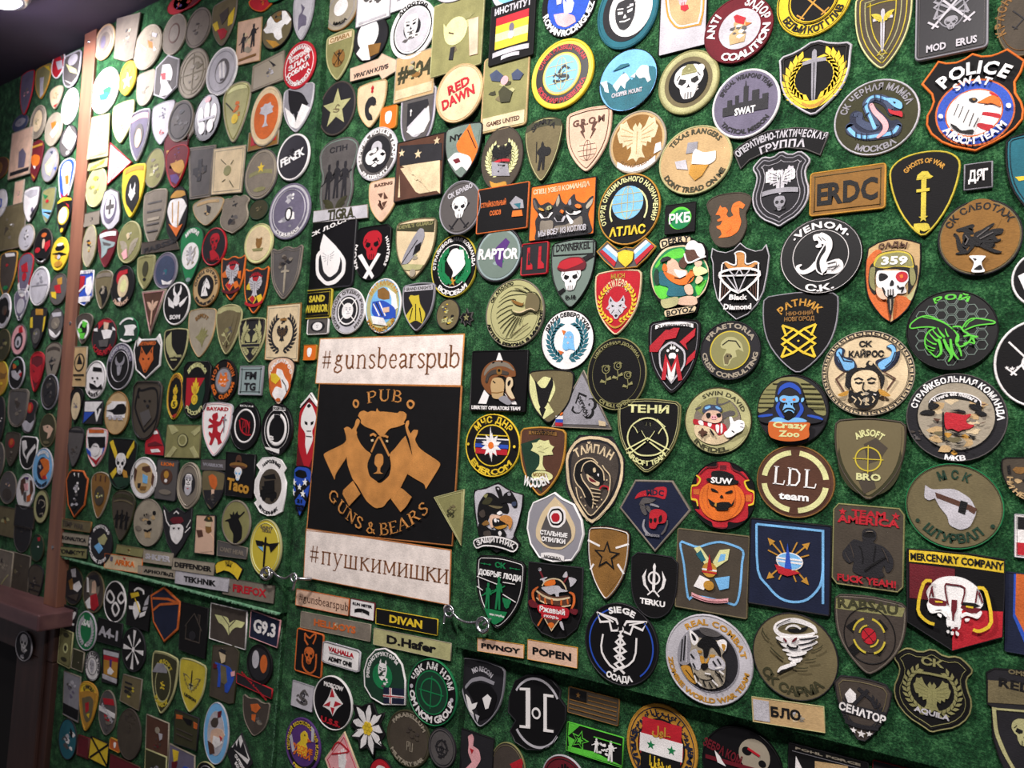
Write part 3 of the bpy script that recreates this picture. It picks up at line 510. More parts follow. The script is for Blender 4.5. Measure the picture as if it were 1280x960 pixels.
def patch(line, G):
    ox, oy, sc, bd = G
    F_ = [s.strip() for s in line.split(';')]
    hd = F_[0].split()
    n = 0
    while n < 4: n += 1
    x0, y0, x1, y1 = [float(t) for t in hd[:4]]
    shape = hd[4]; cols = hd[5]; opt = dict((o[0], o[1:]) for o in hd[6:])
    kind = 'E'
    if 'R' in opt: kind = 'R'
    if shape == 't' or 'T' in opt: kind = 'T'
    X0, Y0, X1, Y1 = ox+x0/sc, oy+y0/sc, ox+x1/sc, oy+y1/sc
    lift = float(opt.get('z', 0))/1000+(COUNT[0]*5 % 9)*.00035
    yb = BOARD[bd]-.0012-lift
    rot = math.radians(float(opt.get('r', 0)))
    custom = None
    if shape == 'x':
        v = [float(t) for t in F_.pop(1).split()]
        pts = [at(ox+v[i]/sc, oy+v[i+1]/sc, yb) for i in range(0, len(v), 2)]
        xs = [p[0] for p in pts]; zs = [p[1] for p in pts]
        X, Z = (min(xs)+max(xs))/2, (min(zs)+max(zs))/2; a, b = (max(xs)-min(xs))/2, (max(zs)-min(zs))/2
        out = [(p[0]-X, p[1]-Z) for p in pts]
        ar = sum(out[i][0]*out[(i+1) % len(out)][1]-out[(i+1) % len(out)][0]*out[i][1] for i in range(len(out)))
        if ar < 0: out = out[::-1]
    else:
        if shape in RECT:
            p, q = at(X0, Y0, yb), at(X1, Y1, yb); X, Z = (p[0]+q[0])/2, (p[1]+q[1])/2; a, b = abs(q[0]-p[0])/2, abs(q[1]-p[1])/2
            if 's' in opt:
                e_ = at(X0+20, Y0+20*float(opt['s']), yb); rot = -math.atan2(e_[1]-p[1], e_[0]-p[0]); c_, s_ = math.cos(-rot), math.sin(-rot)
                a = abs((q[0]-p[0])*c_+(q[1]-p[1])*s_)/2; b = abs(-(q[0]-p[0])*s_+(q[1]-p[1])*c_)/2
        else:
            X, Z, a, b = sizes((X0+X1)/2, (Y0+Y1)/2, X1-X0, Y1-Y0, yb, 2 if shape == 'o' else 1.35)
            if b < .3*a or b > 3.2*a: b = min(max(b, .3*a), 3.2*a)
        P0 = SH[shape]
        ar = sum(P0[i][0]*P0[(i+1) % len(P0)][1]-P0[(i+1) % len(P0)][0]*P0[i][1] for i in range(len(P0)))
        if ar < 0: P0 = P0[::-1]
        if shape in 'sSkKbuhV j'.replace(' ', ''): P0 = smooth_pts(P0, 1)
        if shape == 'Q' or shape == 'q':
            r_ = (.3 if shape == 'Q' else .16); P0 = rrect(r_, 4, r_*min(1, b/a), r_*min(1, a/b))
        out = [(x*a, z*b) for x, z in P0]
    cp = cols.split('/'); fc = COL[cp[0]]; bc = COL[cp[1]] if len(cp) > 1 and cp[1] else None
    rnd = random.Random(COUNT[0]*13+5); COUNT[0] += 1
    m = min(a, b)
    t = .0019 if kind != 'T' else .0014
    if kind == 'R': t = .0026
    mm = M_RUBBER if kind == 'R' else M_THREAD
    bw = float(opt.get('b', 8))/100*m
    bw = min(bw, .006) if 'b' not in opt else bw
    # backing with field face
    pb = PB(); pb.prism(inset(out, bw*.5) if bc else out, 0, t, fc)
    root = pb.build(PNAME[kind], M_RUBBER if kind == 'R' else M_TWILL)
    root.location = (X, yb+.0012-.0010, Z); root.rotation_euler = (0, rot, 0)
    if bc:
        q = PB(); q_in = inset(out, bw); prof(q, out, q_in, t, t*1.4, bc); q.build('border', mm, root, smooth=True)
        if len(cp) > 2:                                  # a thin inner line or a frame band
            q = PB(); o2 = inset(out, bw*1.9); i2 = inset(out, bw*2.5); prof(q, o2, i2, t, t+.0004, COL[cp[2]]); q.build('inner_line', mm, root, smooth=True)
    root['label'] = F_[1]; root['category'] = 'name tape' if kind == 'T' else 'patch'; root['group'] = GROUPS[bd]
    if kind == 'T': root['group'] = 'name tapes on the boards'
    cr, sr = math.cos(rot), math.sin(rot)
    h = t+.00035
    lim = inset(out, bw*.8) if bc else out
    for k, op in enumerate(F_[2:]):
        if not op: continue
        f = op.split(','); c0 = f[0][0]; h += .00018
        if c0 in '^_=$~|%&@':
            txt = f[0][1:]
            serif = c0 in '%&@'; bold = True
            if txt.startswith('!'): txt = txt[1:]; bold = False
            col = COL[f[1]]; q = PB()
            if c0 in '^_%&':
                r = float(f[2]); hh = float(f[3])*b; span = math.radians(float(f[4])); ang = math.radians(float(f[5])) if len(f) > 5 else 0
                up = c0 in '^%'
                L_ = span*r*(a+b)/2; adv = text_adv(txt, bold, serif); sx = L_/adv; sy = hh/(72 if serif else CAP)
                def place(s, up=up, r=r, span=span, hh=hh, ang=ang):
                    if up: th = PI/2+span/2-s*span+ang; return (a*r*math.cos(th), b*r*math.sin(th), th-PI/2)
                    th = 1.5*PI-span/2+s*span+ang; rr = r*1.0
                    return (a*rr*math.cos(th), b*rr*math.sin(th), th-1.5*PI)
                put_text(q, txt, col, h-.0006, h, place, sx, sy, bold, serif)
            else:                                        # straight: y, height, half width, x, rotation
                y_ = float(f[2])*b; hh = float(f[3])*b; wd = float(f[4])*a; xx = float(f[5])*a if len(f) > 5 else 0; ro = math.radians(float(f[6])) if len(f) > 6 else 0
                adv = text_adv(txt, bold, serif); sx = 2*wd/adv; sy = hh/(72 if serif else CAP)
                c_, s_ = math.cos(ro), math.sin(ro)
                def place(s, wd=wd, xx=xx, y_=y_, hh=hh, c_=c_, s_=s_, ro=ro):
                    u = -wd+2*wd*s; return (xx+u*c_, y_+u*s_, ro)
                put_text(q, txt, col, h-.0006, h, place, sx, sy, bold, serif)
            q.build('lettering', mm, root); continue
        if c0 == '>':                                    # text along a baseline through three crop points
            q = PB(); v = [float(s_) for s_ in f[3].split()]; hp = float(f[2]); B_ = []
            for i in (0, 2, 4):
                gx, gz = at(ox+v[i]/sc, oy+v[i+1]/sc, yb-t); gx -= X; gz -= Z; B_.append((gx*cr-gz*sr, gx*sr+gz*cr))
            hh = abs(at(ox+v[2]/sc, oy+(v[3]-hp)/sc, yb-t)[1]-at(ox+v[2]/sc, oy+v[3]/sc, yb-t)[1])
            c1 = (2*B_[1][0]-.5*(B_[0][0]+B_[2][0]), 2*B_[1][1]-.5*(B_[0][1]+B_[2][1]))
            L_ = sum(math.hypot(B_[i+1][0]-B_[i][0], B_[i+1][1]-B_[i][1]) for i in (0, 1)); txt = f[0][1:]; sf = txt[0] == '@'; txt = txt[1:] if sf else txt
            def place(s, P0=B_[0], P1=c1, P2=B_[2]):
                x = (1-s)**2*P0[0]+2*s*(1-s)*P1[0]+s*s*P2[0]; z = (1-s)**2*P0[1]+2*s*(1-s)*P1[1]+s*s*P2[1]
                dx = 2*(1-s)*(P1[0]-P0[0])+2*s*(P2[0]-P1[0]); dz = 2*(1-s)*(P1[1]-P0[1])+2*s*(P2[1]-P1[1]); return (x, z, math.atan2(dz, dx))
            put_text(q, txt, COL[f[1]], h-.0006, h, place, L_/text_adv(txt, True, sf), hh/(72 if sf else CAP), True, sf)
            q.build('lettering', mm, root); continue
        cs = [COL[c] for c in f[1] if c != ' ']
        nm = f[0]
        if nm in ('i', 'j', 'I', 'W', 'E'):                              # traced polygon / line in crop pixels; optional name after colour
            v = [float(s_) for s_ in f[-1].split()]
            wd = 0
            if nm == 'j': wd = v.pop(0)
            if nm == 'E':
                tl = -math.radians(v[4]); v = [q_ for k_ in range(36) for q_ in (v[0]+v[2]*math.cos(k_*PI/18)*math.cos(tl)-v[3]*math.sin(k_*PI/18)*math.sin(tl), v[1]+v[2]*math.cos(k_*PI/18)*math.sin(tl)+v[3]*math.sin(k_*PI/18)*math.cos(tl))]
            if nm == 'W': ws = v[2::3]; v = [q_ for i_, q_ in enumerate(v) if i_ % 3 != 2]
            pts = []; f_x0, f_y0 = v[0], v[1]; gx0, _ = at(ox+f_x0/sc, oy+f_y0/sc, yb-t)
            for i in range(0, len(v), 2):
                gx, gz = at(ox+v[i]/sc, oy+v[i+1]/sc, yb-t); gx -= X; gz -= Z
                pts.append((gx*cr-gz*sr, gx*sr+gz*cr))
            key = f[2] if len(f) > 3 else 'emblem'; key = SING.get(key, key); q = PB()
            pts = [pull(lim, *p_) for p_ in pts]
            if nm == 'E': q.prism(pts, h-.0008, h, cs[0])
            elif nm == 'I':
                pts = catmull(pts+[pts[0]], 3)[:-1]; pts = [pull(lim, *p_) for p_ in pts]; q.prism(pts, h-.0008, h, cs[0])
            elif nm == 'W':
                gx2, _ = at(ox+(f_x0+10)/sc, oy+f_y0/sc, yb-t); px_m = abs(gx2-gx0)/10*1.15
                tri = catmull([(p_[0], p_[1], w_*px_m) for p_, w_ in zip(pts, ws)], 4) if len(pts) > 3 else [(p_[0], p_[1], w_*px_m) for p_, w_ in zip(pts, ws)]
                if len(tri) == 3:
                    a_, b_, c__ = tri; md = lambda u_, v_, w_: tuple(.25*x1+.5*x2+.25*x3 for x1, x2, x3 in zip(u_, v_, w_)); tri = [a_, tuple(.5*(x1+x2) for x1, x2 in zip(a_, b_)), md(a_, b_, c__), tuple(.5*(x1+x2) for x1, x2 in zip(b_, c__)), c__]
                pp = [(p_[0], p_[1]) for p_ in tri]; Lp, Rp = stroke(pp, 1.0)
                Lw = [(c_[0]+(l_[0]-c_[0])*w_[2], c_[1]+(l_[1]-c_[1])*w_[2]) for c_, l_, w_ in zip(pp, Lp, tri)]; Rw = [(c_[0]+(l_[0]-c_[0])*w_[2], c_[1]+(l_[1]-c_[1])*w_[2]) for c_, l_, w_ in zip(pp, Rp, tri)]
                for i in range(len(pp)-1): q.prism([pull(lim, *z_) for z_ in (Lw[i], Lw[i+1], Rw[i+1], Rw[i])], h-.0008, h+.00001*(i % 2), cs[0])
                for ci in (0, len(pp)-1) if len(pp) < 3 else range(0, len(pp)): q.prism([pull(lim, *z_) for z_ in circ(8, tri[ci][2]/2, tri[ci][2]/2, *pp[ci])], h-.0008, h-.00002, cs[0]) if tri[ci][2] > .0015 else None
            elif nm == 'i': q.prism(soften(pts) if len(pts) > 5 else pts, h-.0008, h, cs[0])
            else:
                pts = catmull(pts)
                Lp, Rp = stroke(pts, wd/1000)
                for i in range(len(pts)-1): q.prism([Lp[i], Lp[i+1], Rp[i+1], Rp[i]], h-.0008, h, cs[0])
            q.build(key, mm, root)
            continue
        g = [float(s_) for s_ in f[2:]]
        if nm == 'disc':                                  # r [x y]
            r = g[0]; x, y = (g[1], g[2]) if len(g) > 2 else (0, 0)
            q = PB(); q.prism(circ(36, r*a, r*b, x*a, y*b), h-.0006, h, cs[0]); q.build('disc', mm if kind == 'R' else M_TWILL, root); continue
        if nm == 'ring':                                  # r w
            q = PB(); o_ = circ(40, g[0]*a, g[0]*b); i_ = circ(40, (g[0]-g[1])*a, (g[0]-g[1])*b); prof(q, o_, i_, t, h+.0002, cs[0]); q.build('ring', mm, root, smooth=True); continue
        if nm == 'arc':                                   # r w a0 a1
            q = PB()
            for i in range(16):
                t0 = math.radians(g[2]+(g[3]-g[2])*i/16); t1 = math.radians(g[2]+(g[3]-g[2])*(i+1)/16)
                q.prism([(r_*a*math.cos(tt), r_*b*math.sin(tt)) for r_, tt in ((g[0], t0), (g[0], t1), (g[0]-g[1], t1), (g[0]-g[1], t0))], h-.0006, h, cs[0])
            q.build('arc_band', mm, root); continue
        if nm == 'inner':                                 # inner copy of the outline, inset fraction
            q = PB(); q.prism(inset(out, g[0]*m), h-.0006, h, cs[0]); q.build('inner_field', M_RUBBER if kind == 'R' else M_TWILL, root); continue
        if nm == 'edge':                                  # line following the outline: inset, width
            q = PB(); prof(q, inset(out, g[0]*m), inset(out, (g[0]+g[1])*m), t, h+.0002, cs[0]); q.build('inner_line', mm, root, smooth=True); continue
        if nm == 'rect':                                  # x0 y0 x1 y1 in local units
            q = PB(); q.prism([pull(lim, *p_) for p_ in [(g[0]*a, g[1]*b), (g[2]*a, g[1]*b), (g[2]*a, g[3]*b), (g[0]*a, g[3]*b)]], h-.0006, h, cs[0]); q.build('band', mm, root); continue
        if nm == 'poly':
            v = g
        if nm == 'keys':                                  # greek key band: r w
            q = PB(); nk = 30
            for i in range(nk):
                a0 = 2*PI*i/nk; d_ = 2*PI/nk; r1, w1 = g[0], g[1]
                for (u0, u1, v0, v1) in ((0, .12, -.5, .5), (0, .75, .38, .5), (.63, .75, -.2, .5), (.3, .75, -.2, -.08), (0, 1, -.5, -.4)):
                    q.prism([((r1+w1*vv)*a*math.cos(a0+d_*uu), (r1+w1*vv)*b*math.sin(a0+d_*uu)) for uu, vv in ((u0, v0), (u1, v0), (u1, v1), (u0, v1))], h-.0006, h, cs[0])
            q.build('key_pattern', mm, root); continue
        if nm == 'wreath':                                # r size [a0]
            q = PB(); r = g[0]; s_ = g[1]*m
            for sd in (-1, 1):
                for i in range(11):
                    th = math.radians(-80+i*13)
                    for e in (-1, 1):
                        cx = sd*r*m*math.cos(th); cz = r*m*math.sin(th); al = th+PI/2+e*.55
                        dx, dz = math.cos(al)*s_, math.sin(al)*s_; wx, wz = -dz*.22, dx*.22
                        P = [(cx, cz), (cx+sd*(dx*.5+wx), cz+dz*.5+wz), (cx+sd*dx, cz+dz), (cx+sd*(dx*.5-wx), cz+dz*.5-wz)]
                        q.prism([(p[0] if True else 0, p[1]) for p in P], h-.0006, h, cs[i % len(cs)])
            q.build('wreath', mm, root); continue
        if nm == 'flag':                                  # horizontal stripes x0 y0 x1 y1, colours top to bottom
            q = PB(); nn = len(cs)
            for i in range(nn):
                za = g[3]+(g[1]-g[3])*i/nn; zb = g[3]+(g[1]-g[3])*(i+1)/nn
                q.prism([(g[0]*a, za*b), (g[2]*a, za*b), (g[2]*a, zb*b), (g[0]*a, zb*b)], h-.0006, h+.00001*i, cs[i])
            q.build('flag', mm, root); continue
        if nm == 'ribbon':                                # y h w bend
            q = PB(); y_, hh, wd, bn = g; top = []; bot = []
            for i in range(11):
                u = -1+.2*i; top.append((u*wd*a, (y_+hh/2+bn*(1-u*u))*b)); bot.append((u*wd*a, (y_-hh/2+bn*(1-u*u))*b))
            q.prism(top+bot[::-1], h-.0006, h, cs[0])
            q.build('ribbon', mm, root); continue
        # motif: x y s [sy] [rot]
        x, y, s_ = g[0], g[1], g[2]; sy = g[3]*b if len(g) > 3 and g[3] > 0 else None
        sx_ = s_*a if sy else s_*m; sy_ = sy or s_*m
        ro = math.radians(g[4]) if len(g) > 4 else 0; c_, s2 = math.cos(ro), math.sin(ro); fx = -1 if len(g) > 5 else 1
        def T(u, v_, x=x, y=y, sx_=sx_, sy_=sy_, c_=c_, s2=s2, fx=fx):
            u *= sx_*fx; v_ *= sy_; return (x*a+u*c_-v_*s2, y*b+u*s2+v_*c_)
        LIM[0] = lim; q = PB(); draw_motif(q, nm, cs, T, h, m, rnd)
        q.build(NAMES.get(nm, nm), mm, root)
    return root
def run(ox, oy, sc, bd, data):
    for ln in data.strip().split('\n'):
        ln = ln.strip()
        if ln and not ln.startswith('//'):
            try: patch(ln, (ox, oy, sc, bd))
            except Exception as e: print('PATCH ERROR', ln[:90], repr(e))
# ---------- the boards, post, ceiling and ledge ----------
def wx(px, py, y=0): return at(px, py, y)[0]
def wz(px, py, y=0): return at(px, py, y)[1]
def felt_board(name, x0, x1, y0, z0, z1, thick, label=None):
    """board with a felt face that sags slightly, y0 = face depth"""
    nx = max(2, int((x1-x0)/.02)); nz = max(2, int((z1-z0)/.02)); V = []; Fc = []
    for j in range(nz+1):
        for i in range(nx+1):
            V.append((x0+(x1-x0)*i/nx, y0, z0+(z1-z0)*j/nz))
    for j in range(nz):
        for i in range(nx):
            a = j*(nx+1)+i; Fc.append((a, a+1, a+nx+2, a+nx+1))
    b = len(V); V += [(x0, y0+thick, z0), (x1, y0+thick, z0), (x1, y0+thick, z1), (x0, y0+thick, z1)]
    c00, c10, c11, c01 = 0, nx, (nz+1)*(nx+1)-1, nz*(nx+1)
    Fc += [(b+1, b, b+3, b+2), tuple([b, b+1]+list(range(nx, -1, -1))), tuple([b+2, b+3]+[nz*(nx+1)+i for i in range(nx+1)]),
           tuple([b+3, b]+[j*(nx+1) for j in range(nz+1)]), tuple([b+1, b+2]+[j*(nx+1)+nx for j in range(nz, -1, -1)])]
    me = bpy.data.meshes.new(name); me.from_pydata(V, [], Fc); me.materials.append(M_FELT)
    o = link(name, me); o['kind'] = 'structure'
    # fuzzy fibres standing out of the felt, one countless pile
    A = (x1-x0)*(z1-z0); n = int(min(90000, A*140000)); rs = np.random.RandomState(len(name)+int(abs(x0)*100))
    px = rs.uniform(x0, x1, n); pz = rs.uniform(z0, z1, n); L_ = rs.uniform(.0015, .0042, n); th = rs.uniform(0, 2*PI, n); wv = .00028
    P = np.empty((n, 3, 3)); dx, dz = np.cos(th), np.sin(th)
    P[:, 0] = np.stack([px-dz*wv, np.full(n, y0+.0002), pz+dx*wv], 1); P[:, 1] = np.stack([px+dz*wv, np.full(n, y0+.0002), pz-dx*wv], 1)
    P[:, 2] = np.stack([px+dx*L_, y0-rs.uniform(.0004, .0021, n), pz+dz*L_], 1)
    m2 = bpy.data.meshes.new('felt_fibres'); m2.vertices.add(n*3); m2.vertices.foreach_set('co', P.ravel())
    m2.loops.add(n*3); m2.loops.foreach_set('vertex_index', np.arange(n*3, dtype=np.int32)); m2.polygons.add(n)
    m2.polygons.foreach_set('loop_start', np.arange(0, n*3, 3, dtype=np.int32)); m2.update(); m2.materials.append(M_FELT)
    f = link('felt_fibres', m2, o); f['kind'] = 'stuff'
    return o
PT = [wx(106, 42, -.006), wx(120, 42, -.006), wx(54, 755, -.006), wx(70, 755, -.006)]   # post: top left, top right, foot left, foot right
XP = max(PT[2]+.001, min(PT[1], wx(60, 960))-.002)            # left edge of the left boards (behind the post)
X1 = wx(371, 500)           # right edge of the left upper board
X2 = wx(588, 500)           # left edge of the right upper board
XR = wx(1500, 500)+.5
ZB = wz(200, 727)           # bottom edge of the left upper board
ZR = wz(800, 866)           # bottom edge of the right upper board
Y0 = dict(L=0, R=0, M=.028, F=.022, l=.014, r=.034)
FLOOR = EYE-1.62
felt_board('wall_upper_left', XP, X1, 0, ZB, CEIL, .012)
felt_board('wall_upper_right', X2, XR, 0, ZR, CEIL, .026)
felt_board('wall_middle', wx(378, 500, .012), X2+.0005, .012, EYE-.75, CEIL, .02)
felt_board('wall_lower_left', XP, wx(353, 800, .014), .014, EYE-.75, ZB-.001, .03)
felt_board('wall_lower_right', wx(573, 860, .024), XR, .024, EYE-.75, ZR+.2, .02)
XF0 = -3.6
ZLEDGE = wz(40, 742, .022)
felt_board('wall_far_left', XF0, XP+.02, .022, ZLEDGE, CEIL, .02)
box('wall_back', XF0-.3, XR+.3, .06, .12, FLOOR, CEIL+.02, M_BACK, kind='structure')
box('ceiling', XF0-.3, XR+.3, -2.6, .12, CEIL, CEIL+.05, M_CEIL, kind='structure')
box('floor', XF0-.3, XR+.3, -2.6, .12, FLOOR-.05, FLOOR, M_DARKWOOD, kind='structure')
# post
zb = wz(60, 757, -.006)
me = bpy.data.meshes.new('trim_1'); V = []
for y in (-.006, .03):
    V += [(PT[2], y, zb), (PT[3], y, zb), (PT[1], y, CEIL), (PT[0], y, CEIL)]
me.from_pydata(V, [], [(0, 1, 2, 3), (5, 4, 7, 6), (1, 5, 6, 2), (4, 0, 3, 7), (3, 2, 6, 7), (4, 5, 1, 0)]); me.materials.append(M_WOOD)
o = link('trim_1', me); o['kind'] = 'structure'; bv = o.modifiers.new('bevel', 'BEVEL'); bv.width = .0012; bv.segments = 2
# ledge and cupboard frame below
zl = zb
led = box('trim_2', XF0, wx(47, 780, -.055), -.055, .03, zl-.032, zl, M_PURPLEWOOD, bev=.003, kind='structure')
box('trim_3', XF0, wx(60, 880, .0), .0, .05, zl-.11, zl-.033, M_DARKWOOD, bev=.002, kind='structure')
box('trim_4', wx(12, 900, .0), wx(58, 900, .0), .002, .05, FLOOR, zl-.111, M_DARKWOOD, bev=.002, kind='structure')
box('trim_5', wx(37, 900, -.01), wx(44, 900, -.01), -.006, .002, FLOOR, zl-.04, M_DARKWOOD, bev=.002, kind='structure')
# pine edge of the lower left board
box('trim_6', wx(353, 800, .014)+.0005, wx(353, 800, .014)+.006, .02, .045, EYE-.75, ZB-.12, M_WOOD, kind='structure')
# screws in the post
def lathe(pts, n=14):
    V = []; Fc = []
    for r, h in pts:
        for i in range(n): a = 2*PI*i/n; V.append((r*math.cos(a), -h, r*math.sin(a)))
    for k in range(len(pts)-1):
        for i in range(n): j = (i+1) % n; Fc.append((k*n+i, k*n+j, (k+1)*n+j, (k+1)*n+i))
    Fc.append(tuple(range((len(pts)-1)*n, len(pts)*n)))
    return V, Fc
for i, (px, py) in enumerate([(88, 404), (66, 684), (111, 52)]):
    V, Fc = lathe([(.004, 0), (.004, .0008), (.003, .0016), (.0012, .002)]); me = bpy.data.meshes.new('screw'); me.from_pydata(V, [], Fc); me.materials.append(M_STEEL)
    o = link('screw', me); X, Z = at(px, py, -.006); o.location = (X, -.0059, Z)
    o['label'] = ['small silver screw halfway up the brown wooden post', 'small silver screw near the foot of the brown wooden post', 'small screw at the top of the wooden post, near the ceiling'][i]; o['category'] = 'screw'; o['group'] = 'screws in the wooden post'
# frayed felt backing along the lower edge of the left upper board and the right edge of the lower left board
M_FRAY = plain_mat('frayed_felt_backing', '5f9a72', .9, c2='8fc09a', scale=90)
def fringe(name, x0, z0, x1, z1, y, ln, n, parent=None):
    rr = random.Random(n); V = []; Fc = []
    for i in range(n):
        t = rr.random(); x = x0+(x1-x0)*t; z = z0+(z1-z0)*t; w_ = rr.uniform(.0008, .003); l_ = ln*rr.uniform(.3, 1)
        dx, dz = (w_, 0) if x1-x0 > abs(z1-z0) else (0, w_); ex, ez = (rr.uniform(-.001, .001), -l_) if dx else (l_, rr.uniform(-.001, .001))
        b = len(V); yy = y-rr.uniform(.0005, .003); V += [(x-dx, yy, z-dz), (x+dx, yy, z+dz), (x+ex, yy-.001, z+ez)]; Fc.append((b, b+1, b+2))
    me = bpy.data.meshes.new(name); me.from_pydata(V, [], Fc); me.materials.append(M_FRAY); o = link(name, me); o['kind'] = 'stuff'
    o['label'] = 'frayed pale green felt edge'+(' under the bottom of the upper left board' if x1-x0 > abs(z1-z0) else ' down the right side of the lower left board'); o['category'] = 'felt edge'
fringe('felt_fringe', XP+.05, ZB+.001, X1, ZB+.001, -.0005, .0055, 1500)
fringe('felt_fringe', wx(353, 800, .014)-.001, ZB-.02, wx(353, 800, .014)-.001, EYE-.75, .0135, .003, 500)
# lamp on the ceiling
lx, ly, lz = LAMP
def ring_mesh(name, prof_, m, parent=None, n=32):
    V = []; Fc = []
    for r, z in prof_:
        for i in range(n): a = 2*PI*i/n; V.append((r*math.cos(a), r*math.sin(a), z))
    for k in range(len(prof_)-1):
        for i in range(n): j = (i+1) % n; Fc.append((k*n+i, k*n+j, (k+1)*n+j, (k+1)*n+i))
    Fc.append(tuple(range((len(prof_)-1)*n, len(prof_)*n)))
    me = bpy.data.meshes.new(name); me.from_pydata(V, [], Fc); me.materials.append(m); me.polygons.foreach_set('use_smooth', [True]*len(Fc)); return link(name, me, parent)
lamp = ring_mesh('ceiling_lamp', [(.055, .028), (.058, .012), (.052, 0), (.046, -.002), (.044, .004)], M_STEEL)
lamp.location = (lx, ly, CEIL-.028); lamp['label'] = 'bright round ceiling spotlight in the top left corner'; lamp['category'] = 'lamp'
gl = ring_mesh('bulb', [(.043, .0), (.038, -.006), (.02, -.011), (.004, -.012)], M_EMIT, lamp)
light('lamp_light_bulb', 'POINT', (lx, ly, CEIL-.07), 1.6, (.86,.74,1), .03)
# hook latches: wire hook between two screw eyes
def tube(name, pts, r, m, parent=None, n=8, sub=4):
    P = [Vector(p) for p in pts]
    if sub > 1:
        Q = []
        for i in range(len(P)-1):
            p0, p1, p2, p3 = P[max(0, i-1)], P[i], P[i+1], P[min(len(P)-1, i+2)]
            for k in range(sub):
                t = k/sub; Q.append(.5*((2*p1)+(-p0+p2)*t+(2*p0-5*p1+4*p2-p3)*t*t+(-p0+3*p1-3*p2+p3)*t**3))
        Q.append(P[-1]); P = Q
    V = []; Fc = []; up = Vector((.1, -1, .2)).normalized()
    for i, p in enumerate(P):
        d = (P[min(i+1, len(P)-1)]-P[max(i-1, 0)]).normalized(); s_ = d.cross(up); s_ = s_.normalized() if s_.length > 1e-4 else Vector((1, 0, 0)); t_ = s_.cross(d).normalized()
        for k in range(n): a = 2*PI*k/n; q = p+(s_*math.cos(a)+t_*math.sin(a))*r; V.append(tuple(q))
    for i in range(len(P)-1):
        for k in range(n): j = (k+1) % n; Fc.append((i*n+k, i*n+j, (i+1)*n+j, (i+1)*n+k))
    Fc += [tuple(range(n)), tuple(range((len(P)-1)*n, len(P)*n))]
    me = bpy.data.meshes.new(name); me.from_pydata(V, [], Fc); me.materials.append(m); me.polygons.foreach_set('use_smooth', [True]*len(Fc)); return link(name, me, parent)
def pix3(px, py, y): X, Z = at(px, py, y); return (X, y, Z)
def latch(name_label, path, ctr, eyes, y, ybd, group):
    X, Z = at(*ctr, y)
    root = bpy.data.objects.new('hook_latch', None); C.objects.link(root); root.location = (X, y, Z); root['label'] = name_label; root['category'] = 'latch'; root['group'] = group
    tube('hook', [tuple(np.array(pix3(*p, y))-np.array((X, y, Z))) for p in path], .0017, M_STEEL, root)
    for (ex, ey, rr, dx, dy) in eyes:
        c = np.array(pix3(ex, ey, y))-np.array((X, y, Z))
        e = tube('screw_eye', [(c[0]+rr*math.cos(a*PI/5), c[1]-.001, c[2]+rr*math.sin(a*PI/5)) for a in range(11)], .0016, M_STEEL, root, sub=2)
        c2 = np.array(pix3(ex+dx, ey+dy, y))-np.array((X, y, Z)); tube('screw_shank', [tuple(c+np.array((0,.001,0))), tuple((c+c2)/2+np.array((0,.002,0))), (c2[0], ybd-y, c2[2])], .0022, M_STEEL, root)
latch('steel hook latch below the left end of the big black sign', [(334,717),(330,712),(336,710),(340,716),(338,722),(331,724),(326,719),(328,712),(334,709),(340,713),(347,720),(356,723),(362,720),(367,717),(370,722),(368,730),(366,738)], (340,717), [(333,717,.0085,-8,-4),(368,722,.006,12,3)], -.016, -.001, 'hook latches joining the boards')
latch('larger steel hook latch at the right end of the lower cream banner', [(555,779),(556,771),(558,763),(563,761),(568,768),(574,774),(584,778),(594,778),(602,775),(607,773),(611,779),(608,787),(601,788),(597,781),(601,774),(607,773)], (580,772), [(604,781,.009,6,-7),(562,764,.007,-14,-4)], -.016, -.001, 'hook latches joining the boards')
